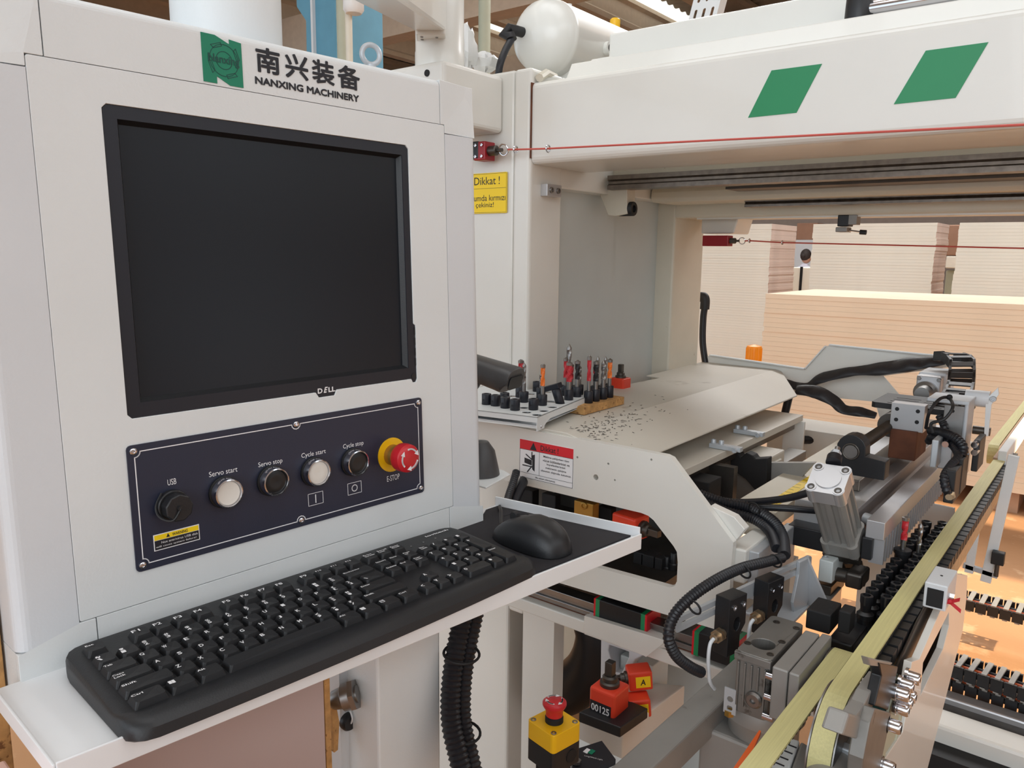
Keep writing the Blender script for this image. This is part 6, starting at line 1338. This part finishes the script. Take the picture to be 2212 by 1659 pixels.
# corrugated hoses
def hose(label, pts, r_, pitch=.0052, name='corrugated_hose'):
    o = MB().hose([px(x, y, D=D_) for x, y, D_ in pts], r_, pitch).build(name, 'hose_black'); tag(o, label, 'hose'); return o
DA = (A_ - CAM).dot(FW)
hose('black corrugated hose looping from the slotted arm end down to the frame', [(1690, 1205, DA + .14), (1650, 1215, DA + .10), (1600, 1228, DA + .07), (1545, 1254, DA + .03), (1490, 1292, DA + .0), (1455, 1332, DA - .02), (1444, 1375, DA - .03), (1460, 1415, DA - .02), (1490, 1440, DA), (1514, 1452, DA + .02)], .0085)
hose('upper black corrugated hose bending down from the carriage to the slotted arm', [(1510, 1068, 1.45), (1560, 1085, 1.44), (1620, 1098, 1.42), (1668, 1125, 1.38), (1690, 1160, 1.34), (1694, 1200, 1.28)], .0105)
hose('lower black corrugated hose bending down beside the upper one', [(1515, 1082, 1.44), (1570, 1105, 1.42), (1630, 1122, 1.40), (1664, 1150, 1.36), (1678, 1185, 1.30)], .0095)
for lb, pts in (('thin black air tube running from the hoses to the cylinder cap', [(1520, 1076, 1.5), (1600, 1085, 1.46), (1690, 1078, 1.40), (1755, 1062, 1.36)]), ('second thin black air tube running under the cylinder body', [(1520, 1082, 1.5), (1610, 1094, 1.46), (1700, 1098, 1.43), (1775, 1104, 1.42)])):
    o = MB().tube(spline([px(x, y, D=d) for x, y, d in pts], 8), .0065, 10).build('air_tube', 'hose_black'); tag(o, lb, 'hose')
for i, (x, y, D_, lb) in enumerate(((1630, 1098, 1.40, 'black cable tie around the two hoses by the cylinder'), (1675, 1212, DA + .12, 'black cable tie at the gusset end of the slotted arm'), (1608, 1235, DA + .07, 'black cable tie near the middle of the slotted arm'), (1500, 1312, DA - .005, 'black cable tie at the free end of the slotted arm'))):
    p = px(x, y, D=D_); o = MB().torus(p, sd_ + ZV * .3, .0108, .0016, 18, 6).build('cable_tie', 'black_matte'); tag(o, lb, 'cable tie')
# ================================================================== cross rail below the carriage
cr = thing('cross_rail', 'cream cross bar with steel guide rail and green-ended carriages', 'guide rail', (-.75, 1.27, .5))
def ypoly(name, m_, pts, Y, t, par, bevel=.0015):
    q = [px(*c, Y=Y) for c in pts]; return MB().prism([(p.x, p.z) for p in q], Y, Y + t, ax='y').build(name, m_, par, bevel=bevel)
ZR = .690
MB().box((-1.15, 1.255, .640), (-.20, 1.34, .668)).build('bar', 'cream', cr, bevel=.003)
MB().box((-1.15, 1.275, .668), (-.20, 1.300, .672)).build('rail_seat', 'rust', cr)
for z0, z1, y0 in ((.672, .682, 1.272), (.682, .690, 1.277), (.690, .702, 1.272)): MB().box((-1.15, y0, z0), (-.20, 1.305, z1)).build('guide_rail', 'steel', cr, bevel=.001)
for (xa, xb) in ((1285, 1400), (1501, 1600)):
    a, b = px(xa, 1300, Y=1.262), px(xb, 1320, Y=1.262); o = MB().box((a.x + .012, 1.258, .676), (b.x - .012, 1.315, .722)).build('rail_carriage', 'black_plastic', cr, bevel=.002)
    for x0, x1, mm in ((a.x + .004, a.x + .014, 'beam_green'), (b.x - .014, b.x - .004, 'beam_green'), (a.x, a.x + .004, 'red_print'), (b.x - .004, b.x, 'red_print')): MB().box((x0, 1.2585, .675), (x1, 1.315, .7215)).build('end_cap', mm, o)
ypoly('hanger_plate', 'cream', [(1262, 1330), (1400, 1372), (1440, 1385), (1395, 1420), (1393, 1418), (1260, 1366)], 1.245, .012, cr, .001)
MB().prism([(p.x, p.z) for p in (px(*c, Y=1.25) for c in ((1262, 1332), (1445, 1385), (1442, 1400), (1396, 1398), (1394, 1418), (1262, 1370)))], 1.25, 1.34, ax='y').build('hanger_block', 'cream', cr, bevel=.001)
cb_ = [px(*c, Y=1.28) for c in ((1298, 1378), (1400, 1410), (1372, 1425), (1355, 1460), (1345, 1550), (1296, 1540))]
hl_ = [px(*c, Y=1.28) for c in ((1316, 1393), (1358, 1408), (1358, 1420), (1342, 1455), (1328, 1452), (1314, 1405))]
MB().prism([(p.x, p.z) for p in cb_], 1.28, 1.34, ax='y', holes=[[(p.x, p.z) for p in hl_]]).build('cast_bracket', 'console_grey', cr, bevel=.002)
nbox('drive_box', 'cream_grey', cr, (1410, 1440), (1340, 1420), (1445, 1412), (1405, 1560), Y=1.30, bevel=.002)
# lower indicators and sub panel
DZ = 1.52
t, T = indicator('red position indicator with yellow A tag at the lower bracket', (1376, 1462), 1.50, .038, (-.75, -.65, -.1))
mb = MB(T); mb.box((.0189, -.022, -.012), (.0195, .006, .010)); mb.build('yellow_tag', 'label_yellow', t); mb = MB(mat4(T @ Vector((.0196, -.008, -.001)), T.col[1].to_3d() * -1, ZV, T.col[0].to_3d())); put_text(mb, 'A', -.005, .005, -.006, .006, .0002, bold=.02); mb.build('tag_letter', 'black_print', t)
t2, T2 = indicator('lowest red position indicator behind the square tube', (1374, 1522), 1.48, .036, (-.75, -.65, -.1)); mb = MB(T2); mb.box((.0179, -.020, -.012), (.0185, .006, .010)); mb.build('yellow_tag', 'label_yellow', t2)
t3, T3 = indicator('red position indicator reading 00125 on the black base', (1316, 1508), 1.44, .054, (0, 0, 1), up=Vector((0, 1, 0)))
cw = px(1305, 1530, D=1.42); 
bT = mat4(px(1316, 1508, D=1.44), *[Vector(v) for v in ((1, 0, 0), (0, 0, 1), (0, -1, 0))])
mb = MB(bT); mb.box((-.024, -.022, .0268), (.020, .002, .0276)); w4 = mb.build('counter_window', 'black_print', t3); mb = MB(bT); put_text(mb, '00125', -.021, .017, -.017, -.003, .0279, bold=.02); mb.build('counter_digits', 'white_print', t3)
bb = thing('indicator_base', 'black plate under the red indicators on a pale machine base', 'base plate', px(1320, 1560, D=1.45)); q = [px(*c, Z=.575) for c in ((1250, 1538), (1340, 1572), (1400, 1530), (1330, 1500))]
MB().hexa([(p.x, p.y, .555) for p in q] + [(p.x, p.y, .575) for p in q]).build('plate', 'black_plastic', bb, bevel=.002)
q = [px(*c, Z=.555) for c in ((1250, 1545), (1345, 1580), (1480, 1480), (1360, 1470))]; MB().hexa([(p.x, p.y, .0) for p in q] + [(p.x, p.y, .555) for p in q]).build('pedestal', 'cream', bb, bevel=.003)
# ================================================================== yellow emergency stop box
ez = .725; e0 = px(1197, 1532, Z=ez); D_ = (e0 - CAM).dot(FW)
ea = R(38 + 45 - 4); ex, ey = Vector((math.cos(ea), math.sin(ea), 0)), Vector((-math.sin(ea), math.cos(ea), 0))
cc_ = px(1197, 1562, Z=ez); half = .0345 * 1.0
# half width from the visible left and right corners
wl_p, wr_p = px(1137, 1558, Z=ez), px(1257, 1556, Z=ez); diag = (wr_p - wl_p).length; half = diag / 2 / math.sqrt(2) * .98; cen = (wl_p + wr_p) / 2
ET = mat4(cen, ex, ey, ZV)
eb_ = thing('emergency_stop_box', 'yellow and black emergency stop box with red mushroom button on a post', 'emergency stop', cen - ZV * .72)
MB(ET).prism(rrect(-half, half, -half, half, .006, 3), -.028, 0).build('lid', 'yellow', eb_, bevel=.003)
MB(ET).prism(rrect(-half, half, -half, half, .006, 3), -.062, -.0282).build('box', 'black_plastic', eb_, bevel=.002)
for a_ in (-1, 1):
    for b_ in (-1, 1): mb = MB(ET); screw(mb, (a_ * half * .76, b_ * half * .76, -.001), (0, 0, 1), .0042, .0022); mb.build('lid_screw', 'steel', eb_)
MB(ET).lathe([(.0135, 0), (.0135, .007), (.011, .009), (.011, .016)], (0, 0, 0), (0, 0, 1), 26).build('collar', 'black_matte', eb_)
MB(ET).lathe([(.0125, .010), (.0128, .018), (.0165, .024), (.0178, .027), (.0175, .030), (.014, .0325), (0, .034)], (0, 0, 0), (0, 0, 1), 30).build('mushroom_head', 'red', eb_, label='red mushroom button with white arrows')
turn_arrows(ET, (0, 0), .0332, .0115, 'white_print', eb_)
MB(ET).cyl((half * .3, -half - .001, -.045), (half * .3, -half + .002, -.045), .010, 18).build('knockout', 'black_matte', eb_)
MB(ET).box((-.018, -.018, -.72), (.018, .018, -.062)).build('post', 'black_matte', eb_)
# small switch panel
sp0 = [px(*c, Z=.60) for c in ((1232, 1622), (1300, 1600), (1330, 1640), (1240, 1680))]
pn2 = thing('switch_panel', 'small black panel with toggle switch and green logo beside the emergency stop', 'switch panel', sum(sp0, Vector()) / 4)
MB().hexa([(p.x, p.y, .59) for p in sp0] + [(p.x, p.y, .60) for p in sp0]).build('panel', 'black_print', pn2)
c = px(1245, 1648, Z=.601); mb = MB(); hexbolt(mb, c, (0, 0, 1), .008, .005); mb.build('nut', 'steel', pn2); MB().cyl(c + ZV * .005, c + Vector((-.010, -.006, .02)), .003, 10, r2=.004).build('toggle_lever', 'chrome', pn2)
for i, (x, m_) in enumerate(((1268, 'white_print'), (1278, 'green_print'))): p = px(x, 1622 + i * 2, Z=.6006); MB().cb(p, (.008, .012, .0006)).build('logo_patch', m_, pn2)
mb = MB(mat4(px(1262, 1634, Z=.6008), (px(1295, 1642, Z=.6) - px(1262, 1634, Z=.6)).normalized(), ZV.cross((px(1295, 1642, Z=.6) - px(1262, 1634, Z=.6)).normalized()), ZV)); put_text(mb, 'Long/Work Light', 0, .03, 0, .004, 0); mb.build('lettering', 'white_print', pn2)
MB().box((sum(p.x for p in sp0) / 4 - .05, sum(p.y for p in sp0) / 4 - .04, 0), (sum(p.x for p in sp0) / 4 + .05, sum(p.y for p in sp0) / 4 + .04, .59)).build('stand', 'console_white', pn2)
# ================================================================== square tube
q0, q1 = px(1318, 1662, Z=.745), px(1560, 1448, Z=.745); dt = (q1 - q0).normalized(); nt_ = Vector((dt.y, -dt.x, 0)); T = mat4(q0 - dt * .15, dt, nt_, ZV)
o = MB(T).box((0, -.002, -.045), ((q1 - q0).length + .22, .040, 0)).build('square_tube', 'alu_grey', None, bevel=.003); tag(o, 'grey steel square tube slanting up behind the gear motor', 'tube')
# ================================================================== pedestal, cables, boards below the tray
pd = thing('console_pedestal', 'white sheet-metal pedestal below the keyboard tray', 'pedestal', CO - CN0 * .05 - ZV * CO.z)
PT = mat4(Vector((CO.x, CO.y, 0)), CU, CN0, ZV)
def up_at(x, y, w): # pedestal frame: plane at distance w from the console face
    d = ray(x, y); o_ = CO + CN0 * w; P_ = CAM + d * ((o_ - CAM).dot(CN0) / d.dot(CN0)) - CO; return P_.dot(CU)
uA, uB = up_at(816, 1500, .03), up_at(951, 1500, .03)
MB(PT).box((uA, -.14, 0), (uB, .03, CO.z - .035)).build('front_box', 'console_white', pd, bevel=.003)
uC = up_at(735, 1560, -.03); MB(PT).box((uC, -.10, 0), (uA, -.03, CO.z - .04)).build('recess_panel', 'console_grey', pd)
rp = [Vector(p) for p in ()]
s0, s1 = px(1030, 1450, D=1.12), px(1128, 1400, D=1.30)
MB(PT).prism([(uB + .001, -.30), (uB + .16, -.30), (uB + .16, -.16), (uB + .001, -.16)], .0, CO.z - .06).build('rear_box', 'console_grey', pd, bevel=.004)
c = px(1112, 1459, D=1.28); mb = MB(); 
# machine side post right of the cables
a, b = px(1129, 1400, Y=1.345), px(1196, 1400, Y=1.345)
ps = MB().box((a.x, 1.345, 0), (b.x, 1.385, .66)).build('machine_post', 'cream'); tag(ps, 'cream upright post between pedestal and black drain hose', 'post')
bk_ = MB().box((-1.045, 1.75, 0), (-.55, 1.8, .70)).build('base_cabinet', 'cream_grey'); tag(bk_, 'cream grey base panel behind the black drain hose', 'base panel')
o = MB().tube(spline([px(1200, 1500, Y=1.55), px(1240, 1480, Y=1.52), px(1280, 1440, Y=1.5), px(1300, 1380, Y=1.48), px(1290, 1330, Y=1.48)], 10), .062, 22).build('drain_hose', 'hose_black'); tag(o, 'thick black hose curving behind the cast bracket', 'hose')
# cable bundle below the tray
cbn = thing('cable_bundle', 'bundle of black corrugated cable hoses hanging below the tray', 'cable bundle', px(985, 1600, D=.98))
for k, (dx, dd, r_) in enumerate(((0, 0, .0135), (24, .015, .0125), (10, .035, .0125))):
    MB().hose([px(x + dx, y, D=D_ + dd) for x, y, D_ in ((1005, 1310, 1.0), (986, 1400, .99), (975, 1480, .98), (975, 1560, .97), (992, 1640, .96), (1010, 1720, .95))], r_, .0065).build('corrugated_hose', 'hose_black', cbn)
for y in (1412, 1582): p = px(997 if y < 1500 else 999, y, D=.985); MB().torus(p, (0.1, 0, 1), .0225, .0018, 24, 6).build('cable_tie', 'black_matte', cbn)
# boards leaning / lying at lower left
def uw(x, y, w, u=None): return up_at(x, y, w)
b1 = MB(PT).box((-.60, -.02, 0), (up_at(702, 1600, .0) + .0, .0, .93)).build('leaning_panel', 'mdf_face', None); tag(b1, 'pinkish brown panel standing below the keyboard tray', 'panel')
ue = up_at(702, 1600, .0); b2 = MB(PT).box((ue + .001, -.02, 0), (ue + .008, .001, .94)).build('chipboard_edge', 'chipboard', None); tag(b2, 'thin chipboard strip at the edge of the pinkish panel', 'board strip')
b3 = MB(PT).prism([(ue + .017, .55), (ue + .035, .55), (ue + .034, .86), (ue + .020, .88)], -.02, .0) if False else None
q = [pxp(*c, CO - CN0 * .016, CN0) for c in ((716, 1518), (726, 1522), (733, 1560), (730, 1620), (722, 1626), (719, 1570))]
mb = MB(); n6 = CN0 * -.012; mb.add(q + [p + n6 for p in q], [tuple(range(6)), tuple(reversed(range(6, 12)))] + [(i, (i + 1) % 6, 6 + (i + 1) % 6, 6 + i) for i in range(6)]); o = mb.build('chipboard_splinter', 'chipboard'); tag(o, 'broken chipboard splinter hanging under the valve', 'board piece')
p = pxp(738, 1508, CO - CN0 * .012, CN0); vl = thing('pipe_valve', 'grey metal pipe fitting above the chipboard splinter', 'pipe fitting', p); d = (RT * .9 + UP * .25).normalized()
MB().lathe([(.008, -.014), (.011, -.010), (.013, .0), (.016, .002), (.016, .012), (.010, .014), (.010, .02)], p, d, 20).build('body', 'steel', vl); MB().cyl(p + d * .012, p + d * .018, .019, 6).build('hex_flange', 'steel', vl)
p = pxp(749, 1556, CO - CN0 * .03, CN0); kn = thing('black_knob', 'round black knob on the grey recess panel', 'knob', p); MB().lathe([(.011, 0), (.011, .006), (.009, .009), (0, .009)], p, CN0, 22).build('cap', 'black_plastic', kn); MB().tube(spline([p + CN0 * .009, p + CN0 * .012 + ZV * .008, p + CN0 * .008 + ZV * .016], 5), .0012, 6).build('cord', 'console_grey', kn)
# pale pink board at the lower left corner, chipboard edge at the left frame side
q = [px(0, 1530, Z=.99), px(62, 1659, Z=.99)]
b4 = MB(PT).box((-.75, .02, 0), (-.348, .25, .985)).build('pink_panel', 'pink_board', None, bevel=.002); tag(b4, 'smooth pink panel standing at the tray end', 'panel')
ul = UL - .004; b5 = MB(PT).box((ul - .10, -.06, .0), (ul + .002, -.035, 1.24)).build('chipboard_sheet', 'chipboard', None, bevel=.001); tag(b5, 'raw chipboard panel edge standing beside the console', 'panel')
# ================================================================== floor-level cable chains, rail and guard frame at the right
def floor_chain(label, a, b, Z, w, n):
    A, B = px(*a, Z=Z), px(*b, Z=Z); d = (B - A).normalized(); s_ = Vector((-d.y, d.x, 0)); L_ = (B - A).length / n
    t = thing('cable_carrier', label, 'cable chain', A - ZV * .04, 'cable carriers across the floor'); T0 = mat4(A, d, s_, ZV); ml = mc = None
    for i in range(n):
        if ml is None:
            ml = [MB(T0).box((.002, a_, -.036), (L_ - .002, a_ + .008, .002)).build('link', 'black_plastic', t, bevel=.002).data for a_ in (-w, w - .008)]
            mc = [MB(T0).box((L_ * .30, -w, a_), (L_ * .70, w, a_ + .006)).build('crossbar', 'alu_grey', t, bevel=.001).data for a_ in (0, -.040)]
        else:
            for nm, me in [('link', q_) for q_ in ml] + [('crossbar', q_) for q_ in mc]: o = bpy.data.objects.new(nm, me); COL.objects.link(o); o.parent = t; o.location = d * L_ * i
    for k, m_ in ((-.4, 'rubber'), (0, 'orange_strip'), (.4, 'rubber')): MB().tube([A + s_ * w * k - ZV * .02, B + s_ * w * k - ZV * .02], .010, 10).build('cable', m_, t)
floor_chain('single cable carrier crossing the sunlit floor', (1990, 1262), (2330, 1348), .16, .05, 13)
floor_chain('upper of two stacked cable carriers by the cream rail', (1960, 1392), (2330, 1512), .22, .045, 13)
floor_chain('lower of two stacked cable carriers by the cream rail', (1960, 1425), (2330, 1545), .16, .045, 13)
fr_ = thing('floor_rail', 'cream floor rail beam with dark slot beside the cable carriers', 'rail beam', px(2150, 1600, Z=0)); A, B = px(1940, 1455, Z=.14), px(2400, 1600, Z=.14); d = (B - A).normalized(); s_ = Vector((d.y, -d.x, 0)); T = mat4(A, d, s_, ZV)
MB(T).box((0, 0, -.14), ((B - A).length, .05, .0)).build('upper_flange', 'alu', fr_, bevel=.006); MB(T).box((0, .05, -.14), ((B - A).length, .10, -.02)).build('slot', 'steel_dark', fr_); MB(T).box((0, .10, -.14), ((B - A).length, .20, -.01)).build('lower_flange', 'cream', fr_, bevel=.01); MB(T).box((0, .20, -.14), ((B - A).length, .27, -.06)).build('black_edge', 'black_matte', fr_)
# upright frame standing behind the pad bar
uf = thing('guard_frame', 'white flat-bar guard frame standing right of the pad bar', 'frame', px(2140, 1250, Y=2.05) * 1.0); YG = 2.05
def bar(a, b, wd, m_='console_white'):
    A, B = px(*a, Y=YG), px(*b, Y=YG); d = (B - A).normalized(); n_ = Vector((d.z, 0, -d.x)) * wd
    MB().hexa([A - n_, B - n_, B + n_, A + n_] + [v + Vector((0, .012, 0)) for v in (A - n_, B - n_, B + n_, A + n_)]).build('flat_bar', m_, uf, bevel=.001)
bar((2190, 985), (2128, 1258), .011); bar((2110, 1120), (2092, 1238), .009); bar((2080, 1222), (2155, 1246), .006, 'zinc')
c = px(2156, 1205, Y=YG - .01); MB().cb(c, (.026, .02, .03)).build('foot_pad', 'black_plastic', uf, bevel=.002); MB().cyl(c - ZV * .012, c - ZV * .045, .005, 10).build('foot_stem', 'steel_dark', uf)
# far feed rail right of the main belt
A, B = px(2175, 960, Z=.90), px(2260, 860, Z=.90); wr = thing('side_fence', 'white painted fence rail with small rollers right of the long belt', 'fence', A); xw = A.x
MB().box((xw - .006, A.y - .12, .86), (xw + .014, 3.6, .905)).build('rail', 'console_white', wr, bevel=.002); MB().box((xw - .016, A.y - .12, .83), (xw - .006, 3.6, .885)).build('web', 'pallet_wood', wr)
y0 = px(2140, 957, Z=.875).y; xf0, xf1 = px(2137, 957, Z=.875).x, px(2137, 957, Z=.875).x + .026
belt('timing_belt', 'far yellow belt continuing beyond the end of the long belt', xf0, xf1, [(3.8, .875), (y0, .875)] + [(y0 - .03 * math.sin(R(a)), .845 + .03 * math.cos(R(a))) for a in range(15, 170, 16)])
for o in bpy.data.objects:
    if '_w' in o: del o['_w']
